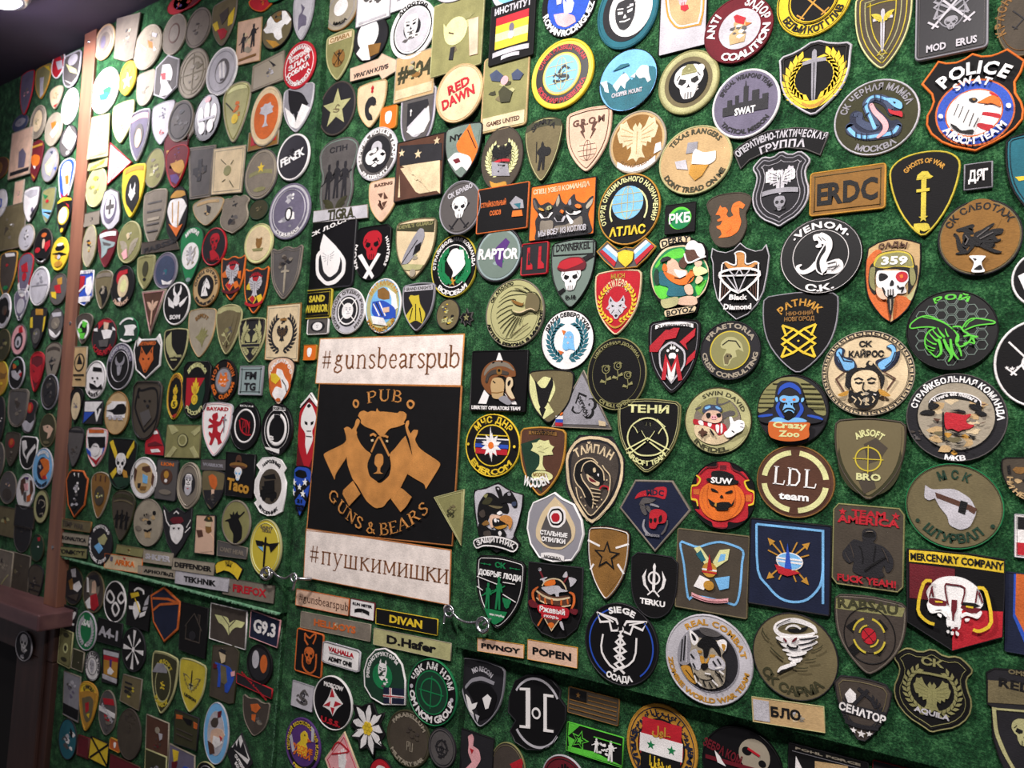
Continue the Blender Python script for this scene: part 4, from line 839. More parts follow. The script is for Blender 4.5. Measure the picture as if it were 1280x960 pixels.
run(960, 0, 4, 'R', '''
40 -190 418 190 o y/y b5; yellow ringed round patch with crossed yellow hammers, cut off by the top edge; disc,k,.6; ring,k,.97,.03; _БЕЛЫЙ КОТ ГЛАВ,k,.9,.18,130; ring,k,.68,.03; disc,k,.62; xsw,Y,0,-.12,.5; ring,y,.64,.05
45 180 418 600 K k/l b6; black shield patch with upright grey sword between two yellow laurel branches; wreath,y,.66,.36; sword,gK,0,.02,.8; ribbon,y,-.5,.2,.52,-.2; ribbon,Y,-.62,.08,.3,-.12; edge,G,.12,.015
428 -70 722 365 s H/F b6; olive framed shield patch with sword over chain mail, left of grey square patch; edge,f,.16,.05; edge,V,.34,.05; edge,f,.52,.05; sword,lG,0,-.05,.85; wings,f,0,.25,.4
742 -110 1103 240 q K/g b6 R; large grey rubber square patch with crossed swords and round shield emblem; edge,G,.1,.03; knot,g,0,.22,.5; xsw,lG,0,.1,.75; ring,g,.4,.05; skull,gK,0,-.28,.22; =MOD,l,-.85,.16,.28,-.4; =ERUS,l,-.85,.16,.28,.42
1140 -90 1420 285 o H/h b6; dark brown round patch with tan letters, at the top right corner of the photo; ^КРАСНАЯ,B,.72,.2,110,62; xsw,K,0,0,.5; ring,B,.86,.02
1178 640 1560 1110 s c/k b8; teal patch with black border cut by the right edge, beside grey name square; i,y,letter,1235 885 1290 880 1300 897 1255 905; edge,K,.12,.03
212 868 590 1045 q B/Y b8; brown gold rectangular patch with worn black letters, above the black serpent patch; =ERDC,k,-.5,.95,.8; edge,h,.2,.04
598 750 962 1197 b k/f b6; black shield patch with yellow helmet on rifle standing on boots; ^GHOSTS OF WAR,Y,.72,.11,88; cap,f,0,.38,.26; rect,f,-.07,-.55,.07,.35; i,f,statue,730 1195 745 1155 720 1150 700 1163 730 1120 800 1115 815 1145 780 1160 760 1150 ; star,f,0,-.55,.14; rect,f,-.2,.05,.16,.12
980 825 1125 940 r k/g b12; tiny black rectangle patch with grey border and three grey letters; =ДЯГ,w,-.35,.8,.68
''')
run(660, 0, 4, 'R', '''
70 -180 347 192 o k/k b5; blue round patch with pink and white figure and white lettering below, at top edge; disc,u,.78; _ROMAN RODRIGUEZ,z,.96,.17,150; hand,wl,0,-.1,.34; i,p,base,130 75 185 65 235 80 240 110 190 140 145 125; hand,lr,-.35,.12,.2; hand,lr,.4,.12,.2
345 -135 652 252 o c/c b7; teal ringed round patch with white and black portrait, at top edge; disc,K,.8; disc,w,.7,.12,0; face,Kw,-.05,-.1,.5; blob,kl,.3,.3,.4; ring,c,.98,.06
672 -190 893 228 r l/k b5; grey fur tab patch with tan shield and red nosed skull at top edge; i,Y,plate,680 -60 695 90 745 150 865 125 880 60 885 -60; i,w,plate,690 -55 705 85 750 140 855 118 872 55 875 -60; i,t,plate,697 -55 712 80 755 132 848 112 864 52 866 -60; skull,pR,0,.1,.36; i,r,nose,765 30 800 25 805 45 785 60 765 50
878 -20 1225 322 o R/R b5; dark red round patch with white letters and a chicken; disc,l,.6,.05,0; ^ЗАДОР,w,.7,.24,70,-48; ^ANTI,w,.68,.24,55,72; _COALITION,w,.92,.22,120,28; duck,t r a,.0,-.05,.42; i,r,comb,1030 85 1045 75 1090 90 1080 125 1040 115; blob,Gw,.05,-.1,.35
18 195 330 552 o y/y b8 R; yellow ringed round patch with black scorpion on a pale blue globe; disc,k,.84; _ВОЕННАЯ РАЗВЕДКА,r,.82,.13,140; ^СЛАВА РАЗВЕДЧИКАМ,r,.7,.13,140; ring,y,.62,.06; disc,V,.58; disc,U,.52; globe,UV,0,0,.5; snake,k,0,0,.3; xsw,k,-.05,-.12,.2
355 245 648 562 o U/k b3; sky blue round patch with white snowy mountains over dark teal; i,c,mountain_base,360 420 400 410 430 430 480 360 520 400 570 330 640 330 645 400 610 490 560 540 480 562 410 540 370 480; i,w,snow,362 415 395 405 405 465 385 460 380 440; i,w,snow,425 430 470 375 490 365 510 395 490 415 485 445 465 425 445 460; i,w,snow,540 360 570 325 605 330 605 365 615 400 600 412 585 385 560 395 545 380; i,w,snow,515 385 540 365 535 390; =CHOPPER MOUNT,l,-.48,.14,.52; i,c,sign,425 360 465 325 505 318 508 328 465 345
650 250 957 578 o h/v b8; khaki ringed round patch with white helmeted skull on black; ring,V,.97,.2; disc,k,.64; skull,wk,.02,0,.55; cap,vV,.03,.3,.32; gren,w,.4,.34,.14; rose,w,.3,-.25,.1
918 345 1260 697 o M/w b7; purple grey round patch with dark city skyline and white letters, white border; ^SPECIAL WEAPONS TEAM,K,.74,.13,130; _TACTICAL MISSION,K,.86,.13,110; city,K,0,.05,.66; =SWAT,w,-.3,.2,.3
185 530 420 872 s P/P b7; pink tan shield patch with dark lightning bolts and a wire globe; =G.R.O.M,b,.48,.2,.7; globe,Pb,0,-.32,.42; bolts,bb,0,.25,.5; edge,b,.12,.02
405 553 692 873 o t/q b7; tan round patch with pale spread eagle and white ribbon below; disc,B,.86; eagle,Tt,0,.05,.72; ribbon,w,-.62,.18,.66,-.22; _ВОЕННЫЙ СПЕЦНАЗ,B,.8,.1,90; i,w,ribbon_end,640 720 665 710 670 750 630 770
652 628 1020 978 o t/V b6; tan round patch with a white and orange gun shape and dark letters; ^TEXAS RANGERS,O,.76,.15,110; _DONT TREAD ON ME,O,.92,.15,130; i,g,state,800 715 850 708 845 760 790 770; i,l,state,735 810 790 800 800 850 745 845; i,w,state,840 745 880 765 940 755 940 800 905 825 820 820 825 765; i,Y,state,815 825 905 825 870 880 835 905 805 870
1025 640 1510 865 x k/G b7; 1028 762 1060 730 1110 700 1200 655 1340 638 1420 642 1508 670 1465 782 1390 752 1290 742 1190 765 1110 805 1065 852; black arched tab with white Cyrillic lettering above the silver badge; >ОПЕРАТИВНО-ТАКТИЧЕСКАЯ,l,34,1052 788 1240 692 1490 700; >ГРУППА,l,36,1165 772 1265 740 1385 735 
1112 745 1415 1145 S K/l b6; silver grey badge shaped patch with ornate eagle, below the arched tab; edge,g,.12,.05; edge,l,.28,.03; eagle,lK,0,.2,.5; =ЕГРАВ,z,.2,.26,.5; ribbon,g,-.1,.12,.6,.05; mask,gK,0,-.4,.3
''')
run(660, 240, 4, 'R', '''
350 -92 662 268 o k/Y b5 z1; black round patch with gold letters and pale blue gridded globe; ^ОТРЯД СПЕЦИАЛЬНОГО НАЗНАЧЕНИЯ,F,.78,.13,235; disc,k,.6; arc,F,.62,.05,-30,210; globe,UV,-.03,.18,.52; =АТЛАС,y,-.72,.24,.58
340 225 645 392 x G/Y b8 z1.5; 345 300 400 245 455 290 490 275 530 280 590 228 645 272 600 330 548 378 485 385 430 388 385 350; small patch of two crossed tricolour flags with a gold shield between; i,w,flag,362 298 400 262 440 298 450 300; i,w,flag,400 262 452 310 445 328 385 276; i,U,flag,385 276 448 330 442 350 372 288; i,r,flag,372 288 442 350 432 375 360 300; i,w,flag,530 295 592 240 605 252 535 312; i,U,flag,535 312 605 252 618 262 535 340; i,r,flag,535 340 618 262 632 275 545 365; i,y,shield,450 305 485 290 530 300 525 345 490 378 455 345; i,K,shield_mark,485 285 495 270 500 290
690 68 838 200 r k/k b8; small black square patch with bright green disc and white letters; disc,L,.74; disc,e,.64,.05,-.08; =РКБ,w,-.3,.62,.72
885 0 1120 288 j H/H b6; dark brown shield patch with an orange squirrel; squirrel,a,0,.02,.78
110 232 342 588 s s/k b6 R; grey green shield patch with skull wearing a red beret; rect,s,-.85,.6,.9,.9; i,k,tab,125 268 330 245 330 310 125 322; i,s,tab,132 274 325 252 325 304 132 316; =DONNERKEIL,k,.66,.22,.76; i,k,swords,270 330 320 305 335 320 285 350; i,k,swords,150 500 180 480 190 492 165 515; skull,wk,-.03,-.12,.5; i,R,beret,148 385 165 345 215 325 270 325 295 355 285 390 230 395 175 402; i,r,beret,150 378 168 348 215 332 262 330 282 352 240 372 190 390; =D-18,k,-.72,.1,.22
-26 262 102 412 q K/r b10 R; small black rectangle with red border and two red figures; boot,r,-.42,0,.38,.75; boot,r,.42,0,.38,.75; boot,K,-.4,0,.16,.4
328 385 568 722 s r/T b7; bright red shield patch with tan border and white wolf head; ^АНТИТЕРРОР,T,.5,.2,120; =МЦСН,Y,.72,.14,.3; wolf,lkr,0,-.15,.45; wreath,y,.72,.2; ribbon,Y,-.55,.06,.4,-.2
66 588 332 892 o w/k b4; white round patch with dark laurel wreath and small dark letters; wreath,c,.62,.3; ^ДРАГИ СЕВЕРО ТУЛА,k,.78,.13,140; ghost,Ul,.05,-.05,.35; i,a,mark,170 690 190 695 180 715; i,i,mark,150 790 180 800 165 815
296 728 592 1092 o k/v b4; black round patch with thin olive rose outlines; ring,v,.82,.015; rose,v,-.35,0,.34; rose,v,.05,.1,.32; rose,v,.4,-.15,.3; ^ЦВЕТОЧНАЯ ДОЛИНА,v,.82,.08,120; _СПЕЦ САМ,v,.92,.09,70
595 632 862 1012 s k/k b4; black shield patch with red claw marks and white bear paw over a letter M; edge,g,.09,.03; ribbon,w,.78,.1,.72,.08; =СК МЕДВЕДИ МОСКВА,k,.76,.08,.64; i,r,claws,610 770 690 690 720 690 650 800 610 800; i,r,claws,690 700 730 680 760 680 740 730 690 740; i,r,claws,760 750 840 680 835 720 790 760 800 790; i,r,claws,800 830 840 790 835 830 790 870; i,l,frame,655 790 720 740 790 790 790 870 720 960 660 880; i,k,frame,663 797 720 752 782 797 782 866 720 948 668 876; paw,w,0,.1,.34; i,r,letter_m,670 940 690 810 720 880 750 810 775 940 755 945 742 870 722 915 700 870 690 940; i,w,bolt,700 850 720 905 745 850 735 930 720 950 705 930
862 645 1165 942 o K/K b5 R; dark grey rubber disc patch with plumed skull soldier on olive centre; ^PRAETORIA,q,.76,.16,130; _CRISIS CONSULTING,q,.92,.16,170; disc,f,.66; disc,v,.62; roman,Vhk,0,-.02,.5
''')
run(960, 240, 4, 'R', '''
-36 498 350 912 s k/g b4; black shield patch with gold interlaced square star and gold letters; ^РАТНИК,Y,.66,.16,95; =НИЖНИЙ,B,.43,.09,.36; =НОВГОРОД,B,.29,.1,.4; knot,y,0,-.2,.46
1122 640 1560 1078 o k/w b7; black round patch with thick white ring cut by the right edge; xsw,w,-.2,.1,.55; skull,wk,0,-.1,.4; stars,w,-.55,-.1,.2
1212 285 1560 585 o k/w b8; black round patch with white border and white heart at the right edge; i,z,heart,1250 420 1290 400 1330 430 1380 400 1390 480 1300 530
''')
run(960, 480, 4, 'R', '''
-60 305 332 670 o b/B b4; brown round patch with gold arc segments and white letters; disc,b,.9; arc,F,.86,.14,8,82; arc,F,.86,.14,98,172; arc,F,.86,.14,188,262; arc,F,.86,.14,278,352; >@LDL,z,90,20 498 130 512 248 525; =team,z,-.5,.2,.38
325 165 690 587 s h/H b6 R; olive shield patch with yellow crosshair and yellow letters; disc,O,.88; blob,HhO,0,-.1,.9; inner,h,.13; i,H,camo,480 300 540 270 600 320 560 380 500 400; i,H,camo,440 450 520 430 540 520 480 550; ^AIRSOFT,F,.56,.16,72; scope,f,-.02,0,.42; =BRO,F,-.5,.16,.34
678 395 1176 826 o h/e b3; olive round patch with silver guitar and dark green letters; disc,B,.0; ring,E,.96,.012; ^М С К,E,.64,.2,55; _ШТУРВАЛ,E,.84,.2,95; guitar,lbkb,.02,.02,.66; gren,E,-.72,-.4,.05; gren,E,.78,-.38,.05
1160 362 1500 610 s H/k b6; brown camouflage patch with tan letters cut by the right edge; blob,ktB,0,.2,1; i,k,letters,1195 410 1210 405 1215 450 1200 450; _НИ НЕ БР,t,.8,.2,120,-40
1232 648 1460 890 r w/l b5; small red, white and black striped flag shield at the right edge; flag,kwr,-.9,-.9,.9,.9; edge,w,.1,.06
''')
run(960, 720, 4, 'R', '''
325 85 692 507 s D/d b5; grey shield patch with olive name band and small red and yellow target; inner,d,.08; i,v,name_band,330 92 690 160 672 205 330 160; ribbon,h,.0,.0,.0,0; >RABSAU,O,52,350 155 500 170 650 195; ring,k,.72,.04; i,k,cross_arms,390 250 440 215 590 350 560 400; i,k,cross_arms,560 215 600 260 430 400 400 360; disc,d,.42; arc,f,.46,.05,20,80; arc,f,.46,.05,110,170; arc,f,.46,.05,200,260; arc,f,.46,.05,290,350; disc,r,.2; xsw,k,0,0,.2; arc,f,.28,.04,100,170; arc,f,.28,.04,280,350
615 340 1027 800 S k/v b4; black ornate shield patch with olive eagle between laurel branches; edge,k,.09,.03; edge,v,.14,.02; =СК,v,.58,.17,.28; wreath,v,.62,.2; eagle,v,0,-.12,.46; ribbon,v,.36,.05,.5,.03; =AQUILA,l,-.58,.12,.42,0,-5
320 490 625 857 V d/K b5; dark grey shield patch with white bust, three white stars and white letters; edge,h,.14,.04; wreath,K,.6,.2; i,w,bust,385 590 410 560 440 590 440 635 400 632; j,K,club,3 450 560 520 620 540 660; j,K,club,3 500 570 430 640; rect,K,-.8,-.2,.8,.12; =СЕНАТОР,w,-.14,.22,.78,0,-6; stars,w,0,-.62,.4; ribbon,K,-.38,.12,.55,-.06
-82 600 290 785 t t/V b6 s.14; camouflage name tape with three black Cyrillic letters, last below the wolf patch; blob,qTlD,.3,0,.9; rect,l,-.95,-.8,-.5,.8; =БЛО,k,-.3,.72,.42,-.05
1185 -25 1560 440 r n/n b4; large navy patch with blue and orange curved stripes at the right edge; j,u,stripes,3 1240 -10 1235 200 1290 330; j,i,stripes,4 1255 -10 1250 190 1300 290; j,i,stripes,4 1272 -10 1268 180 1310 260
''')
run(660, 480, 4, 'R', '''
1112 665 1515 1165 r n/k b5; dark navy square patch with rocket oval and gold arrows in a light blue outline; j,U,outline,2.2 1143 700 1475 735 1475 1100; j,U,outline,2.2 1475 930 1460 1010 1400 1075 1330 1090 1260 1070 1200 1010 1150 930 1143 700; arrows,Y,-.02,.1,.52; disc,w,.0; gren,w,.02,.1,.36,.22; gren,U,.02,.1,.33,.2; rect,w,-.3,.06,.33,.1; rect,w,-.3,.13,.33,.17; i,r,oval_base,1235 900 1365 945 1300 960 1255 945; i,u,rocket,1300 795 1320 925 1285 920
750 718 1100 1178 r H/h b4; brown square patch with pale crossed emblem in a light blue wavy outline; j,U,outline,2.2 762 795 800 800 850 815 900 800 960 790 1020 805 1075 835 1070 900 1060 1030 1040 1100 1000 1095 900 1070 830 1060 800 1065 780 900 762 795; i,F,propeller,830 820 860 810 910 880 890 910; i,c,propeller,840 850 865 830 890 880 870 890; i,F,propeller,1010 825 1000 880 940 920 925 890 960 830; i,U,propeller,990 850 985 880 950 890 965 850; i,w,propeller,830 1010 860 955 910 980 880 1030; i,U,propeller,935 970 1010 960 1005 1020 960 1030; gren,Y,-.04,.06,.22,.2; rect,w,-.24,.04,.16,.08; rect,r,-.24,-.02,.16,.02; gren,Y,-.04,-.32,.16,.13; i,r,rocket,910 850 925 930 898 930; ribbon,p,-.6,.1,.5,-.08; ribbon,R,-.62,.02,.48,-.08
512 842 748 1178 u k/K b5; black patch with white crossed blades emblem and white serif letters; khanda,w,.02,.2,.66; =TERKU,z,-.58,.17,.54
290 702 512 1092 s B/k b6; gold shield patch with black star and white dividing lines; i,B,field,305 740 400 715 500 760 495 940 370 1080 310 980; star,B,0,.2,.0; j,w,lines,2.2 300 780 360 810; j,w,lines,2.2 440 820 505 800; j,w,lines,2.2 330 900 300 930; j,w,lines,2.2 450 900 500 960; edge,w,.08,.03; star,k,-.02,.2,.62; star,BB,-.02,.2,.45
440 70 762 450 s k/v b4; black shield patch with outlined bat in a ring and gold letters; edge,V,.06,.03; =ТЕНИ,F,.62,.2,.66; ring,F,.0,.0; bat,F,.02,.16,.54; bat,k,.02,.17,.5; j,F,ring,1.6 600 170 640 180 680 220 700 270 690 320 650 350 600 358 550 350 510 310 500 260 520 210 560 180 600 170; j,F,beams,1.4 490 330 600 270 710 330; j,F,beams,1.4 510 350 590 290; j,F,beams,1.4 690 350 610 290; _AIRSOFT TEAM,F,.78,.13,105
122 -72 427 222 P G/q b3; grey triangular patch with outlined numerals and a small flag; i,g,field,258 -60 150 200 400 205; =58,k,-.55,.7,.38,-.0,-20; =58,g,-.5,.58,.3,-.0,-20; =РЕГИОН,k,-.3,.14,.32,0,-60; flag,wur,-.85,-.95,-.6,-.6; i,T,corner,355 182 390 190 390 212 358 208; i,a,lines,160 150 175 140 178 148 165 160
-48 210 190 567 s b/Y b7; brown and green shield patch with a pale tree and white letters; i,E,left_half,-40 300 60 270 70 540 0 480; ribbon,B,.8,.1,.6,.02; =СТРАЙКБОЛ,k,.78,.1,.5; tree,FV,0,.15,.62; gren,F,.08,-.4,.5,.16; =МОСКВА,B,-.42,.1,.32; ribbon,b,-.72,.0,0,0; >WOODEN,z,48,-22 500 42 516 112 492
-2 540 288 890 x g/z b6 R; -2 720 8 640 30 590 90 565 138 540 175 570 235 600 275 680 285 750 262 830 225 885 130 892 60 870 15 800; white edged grey patch with red target on a tan teardrop; i,T,drop,135 565 190 620 240 720 230 780 170 830 90 820 40 770 40 720 70 640; i,G,drop_face,100 640 60 740 70 790 110 815 180 815 220 770 215 720 180 650; i,T,drop_tip,135 575 180 630 140 640 100 640; i,w,target,95 660 115 615 160 610 190 640 190 690 160 720 115 715; i,k,target,103 660 120 625 158 620 180 645 180 685 156 708 120 705; i,w,target,108 662 124 634 155 630 172 650 172 682 153 698 124 696; i,r,target,118 662 130 645 152 645 162 660 160 680 148 690 126 688; =СТАЛЬНЫЕ,z,-.24,.12,.48; =ОПИЛКИ,z,-.42,.12,.42; ribbon,w,-.84,.14,.4,.05; =МОСКВА,G,-.88,.07,.3
''')
run(660, 720, 4, 'R', '''
285 130 652 548 o k/K b4 R; black round patch with white winged staff and blue arcs; arc,u,.88,.035,110,245; arc,u,.88,.035,-50,45; ^SIEGE,z,.76,.15,52; _ОСАДА,z,.9,.14,48; cwings,w,0,0,.72; cadu,wk,0,-.14,.6; i,k,snake_head,455 230 475 230 475 270 455 275; j,w,shield_line,2 378 290 372 380 440 465 530 420 545 310
-250 308 -18 412 t P/Y b6 s.15; tan name tape reading PIVNOY under the dark green shield patch; blob,pRt,.2,0,.7; =PIVNOY,k,-.35,.7,.82
0 315 250 462 t P/Y b6 s.165; tan name tape reading POPEN beside the black winged staff patch; =POPEN,k,-.35,.7,.78
''')
run(380, 420, 4, 'R', '''
1115 165 1350 440 s h/k b6; olive and lime shield patch of a dark wolf with arrow; i,F,light_half,1125 180 1160 240 1250 380 1190 430 1140 370 1122 280; i,F,light_disc,1160 240 1200 200 1245 215 1260 270 1230 330 1180 310; i,k,wolf,1155 220 1185 260 1210 260 1240 205 1250 240 1230 300 1215 345 1190 370 1175 340 1165 280; i,k,arrow,1190 345 1210 365 1192 410 1178 365
808 388 1082 706 o k/y b5; black round patch with yellow border, white compass star and tricolour band; ^МЧС ДНР,y,.72,.2,110; _EMERCOM,y,.92,.18,110; disc,y,.66; disc,k,.62; rect,n,-.6,.02,.6,.18; rect,w,-.6,.18,.6,.22; rect,u,-.6,-.08,.6,.04; rect,r,-.58,-.28,.58,-.1; rect,y,-.56,.3,.56,.33; saxe,w,0,-.02,.0; star,w,0,0,.4; star,w,0,0,.4,-1,36; i,w,compass,937 455 950 540 943 630 932 540; i,w,compass,890 540 940 530 985 545 940 552; gren,a,0,0,.12; gren,y,-.84,0,.05; gren,y,.84,0,.05
''')
run(340, 600, 4, 'R', '''
1015 370 1267 757 s k/k b5 R; black shield patch with green soldiers and dog silhouette under chevrons; edge,w,.08,.03; =СК,e,.68,.14,.22; arrow,e,-.5,.72,.14,.07; arrow,e,.5,.72,.14,.07,180; arrow,e,-.72,.72,.14,.07; arrow,e,.72,.72,.14,.07,180; =ДОБРЫЕ ЛЮДИ,z,.42,.14,.86; man,e,0,-.0,.4,.46; man,e,-.42,-.12,.36,.36; dog,e,.36,-.22,.22; i,e,ground,1065 640 1100 645 1140 655 1180 660 1160 700 1115 725 1085 690; =мы несём,w,-.62,.06,.3; j,w,lines,.8 1030 480 1080 500 1130 520; j,w,lines,.8 1160 510 1220 520; j,w,lines,.8 1060 550 1030 530; j,w,lines,.8 1160 570 1225 610
''')
run(380, 200, 4, 'R', '''
858 335 1095 615 o S/K b9 R; round patch with purple reptile and slanted white letters in thick dark rim; disc,s,.84; blob,eSm,0,0,.5; i,m,claw,950 450 1010 390 1030 410 1000 470 990 540 960 520; =RAPTOR,w,-.16,.38,.84,0,-4
875 150 1120 342 r k/i b6; small black rectangle with orange border and seated orange figure; =СТРАЙКБОЛЬНЫЙ,i,.15,.2,.5,-.35; =СОЮЗ,i,-.25,.2,.22,-.25; i,g,head,1030 215 1060 180 1095 200 1100 240 1050 245; i,c,face,1050 220 1085 215 1080 245; i,a,body,1045 255 1090 250 1095 280 1040 285
''')
run(380, 0, 4, 'R', '''
655 -160 890 20 o l/G b6; grey round patch at the top edge beside the square olive patch; disc,g,.6
940 -150 1115 48 o w/n b6; white round patch with blue centre at the top edge; disc,U,.72; disc,w,.4
940 40 1150 275 r k/k b5 z1; black square patch with pale yellow and red banded flag, white lettering; flag,ryFy,-.72,-.5,.72,.55; =ИНСТИТУТ,l,.66,.22,.82; ribbon,l,-.68,.16,.8,.04; ribbon,l,-.84,.12,.4,.04; gren,M,0,.1,.12,.16; gren,w,0,-.15,.14,.14
905 300 1115 625 q v/t b6; olive rectangular patch with cream base band and dark small print; rect,T,-.9,-.94,.9,-.6; =GAMES UNITED,b,-.84,.12,.72; blob,hVO,0,.1,.85; gren,p,-.02,.28,.18,.13; i,j,ears,930 375 965 350 1000 380 980 410 940 405; i,j,ears,1040 370 1070 345 1100 370 1080 400 1045 400; i,O,body,975 460 1000 430 1045 460 1030 510 985 515
660 318 897 618 o T/t b5; cream round patch with pink red block letters; ring,t,.94,.04; =RED,r,.12,.32,.46,.02,14; =DAWN,r,-.3,.34,.7,.02,14
655 35 888 322 r v/V b3; olive square patch with white cat mask figure; blob,hvV,0,0,.9; gren,F,-.05,.1,.5,.42; i,F,cat,700 120 720 150 780 90 800 90 805 150 780 210 720 215 700 180; j,b,eye,2 725 165 750 170; i,K,legs,735 240 755 235 745 300 725 300; i,P,side_text,825 100 875 85 870 270 830 280
700 612 892 905 s s/k b6; green shield patch with orange and white snarling wolf head; i,s,field,715 640 880 650 880 780 800 890 720 820; i,a,fur,760 720 830 620 850 680 890 740 885 820 840 860 830 780 770 760; i,w,snout,720 800 760 760 830 780 860 830 820 860 790 830 760 855; i,R,mouth,745 800 775 790 785 810 760 820; =NY,k,.45,.2,.32,-.4; j,k,lines,1.2 820 650 860 740
888 632 1096 955 o H/d b5; dark brown oval patch with pale laurel and a small crown, gold base; wreath,F,.62,.3; eagle,k,0,.1,.5; ribbon,r,-.12,.08,.4,.05; i,g,figure,940 810 1020 820 1030 880 940 880; i,Y,base,930 905 960 920 1010 905 1020 935 980 950 935 945; blob,Kgk,0,-.25,.34
1098 582 1295 922 b V/O b6; khaki shield patch of a standing warrior with spear and round shield; inner,h,.1; ribbon,O,.72,.2,.9,.1; ^SPARTA,k,.78,.16,85; spearman,k,0,-.18,.68
680 904 890 1175 o G/g b6 R; grey oval rubber patch with skull and crossed bones; ring,G,.9,.03; =СК БРАВО,l,.52,.18,.6,0,16; xsw,K,0,-.35,.55; skull,wK,0,.0,.42
''')
run(380, 0, 4, 'M', '''
102 -60 275 160 o q/B b6; cream and tan oval patch with pale centre at top left of the middle strip; disc,w,.4,0,.1; ring,g,.78,.03; _МИША,k,.72,.14,70
275 -70 432 85 r w/g b6; white frayed square patch at the top edge, left of the white swirl patch; blob,lG,0,.1,.7; rect,l,-.8,-.9,.8,-.8
432 -60 600 10 r z/l b6; white strip patch just above the black and white swirl patch; rect,g,-.5,-.3,.5,0
105 148 250 415 s v/V b8; light olive shield patch with dark dagger and cream scroll; rect,T,-.8,.6,.85,.85; =СЛАВА,B,.64,.16,.7; gren,B,0,-.1,.5; xsw,k,0,-.1,.42; sword,k,.05,-.1,.4
250 76 422 312 o K/k b5; black round patch with big white boxing glove shape and brown cuff; gren,z,-.15,.2,.68,.72; i,z,cuff,290 230 330 250 330 300 290 308 262 270; i,B,paw,320 225 385 215 380 275 330 285
432 0 660 302 o z/w b6; white round patch with black crescent and grey swirling figure; ring,z,.98,.1; ring,k,.86,.07; disc,l,.74; gren,K,0,.05,.42; face,wK,-.05,.1,.45; blob,Gw,0,-.3,.4; ^АПОСТОЛ,k,.84,.1,90
235 265 515 415 x P/q b4 z1; 235 345 375 295 395 268 515 325 395 402 380 375 235 412; pale pink arrow shaped patch with thin dark writing; =УРАГАН КЛУБ,K,-.25,.3,.62,-.22,0
465 295 652 470 r t/q b5; tan rectangular tab with dark numerals above the half moon shield patch; =#404,O,-.1,.7,.82; rect,T,-.9,-.85,.9,-.45; blob,BVq,0,.2,.7
480 425 660 748 u M/l b7; grey purple shield patch with dark badge and white quarter disc; inner,G,.12; =BODREX,M,.68,.14,.6; gren,l,0,-.1,.62,.62; i,K,badge,520 520 620 495 625 520 515 640; i,w,half,515 660 625 530 630 600 600 660 545 680; arrow,w,-.35,.15,.2,.14,90
75 405 260 682 o K/d b8; dark round patch with large pale green star; star,V,0,.0,.78; snake,h,0,0,.2; 
262 400 415 652 s T/t b7; cream shield patch with red topped dark sea creature; dragon,K,0,-.1,.0; cobra,K,.0,-.15,.62; flame,r,.05,.65,.2; ring,t,.0,.0
390 543 466 640 Q a/Y b6 R; small orange square patch with white bear mark, right of the cream shield; face,zz,0,0,.6; 
470 715 692 975 r b/k b5 z.5; square patch of cream and brown halves with sword and stars; rect,T,-.8,-.85,.85,.1; i,T,cream,490 830 680 800 680 970 600 900; i,K,top_field,480 730 690 715 690 800 480 830; star,T,-.75,.6,.14; star,T,-.05,.45,.16; star,T,.7,.75,.14; i,b,brown,480 840 560 960 600 1060 480 1060; rifle,TB,0,-.35,.7,.2,-45; %R,B,.0,.0,10,0
60 682 275 1138 j s/G b6; grey green badge patch with three dark standing figures; inner,G,.1; =СПН,K,.68,.12,.45; man,K,-.4,.0,.5,.44; man,K,0,.05,.5,.44; man,K,.4,0,.5,.44; wings,O,0,-.6,.6
265 635 470 908 o G/l b7; grey round patch with white embracing figures and lettered rim; ring,w,.94,.04; ^SEMPER FIDELIS TEAM,w,.76,.15,220; disc,K,.68; gren,l,0,.2,.3; gren,w,-.25,-.1,.3; gren,w,.2,-.15,.3; blob,Gwk,0,-.1,.5; _FRATERNITY,w,.93,.14,90
''')
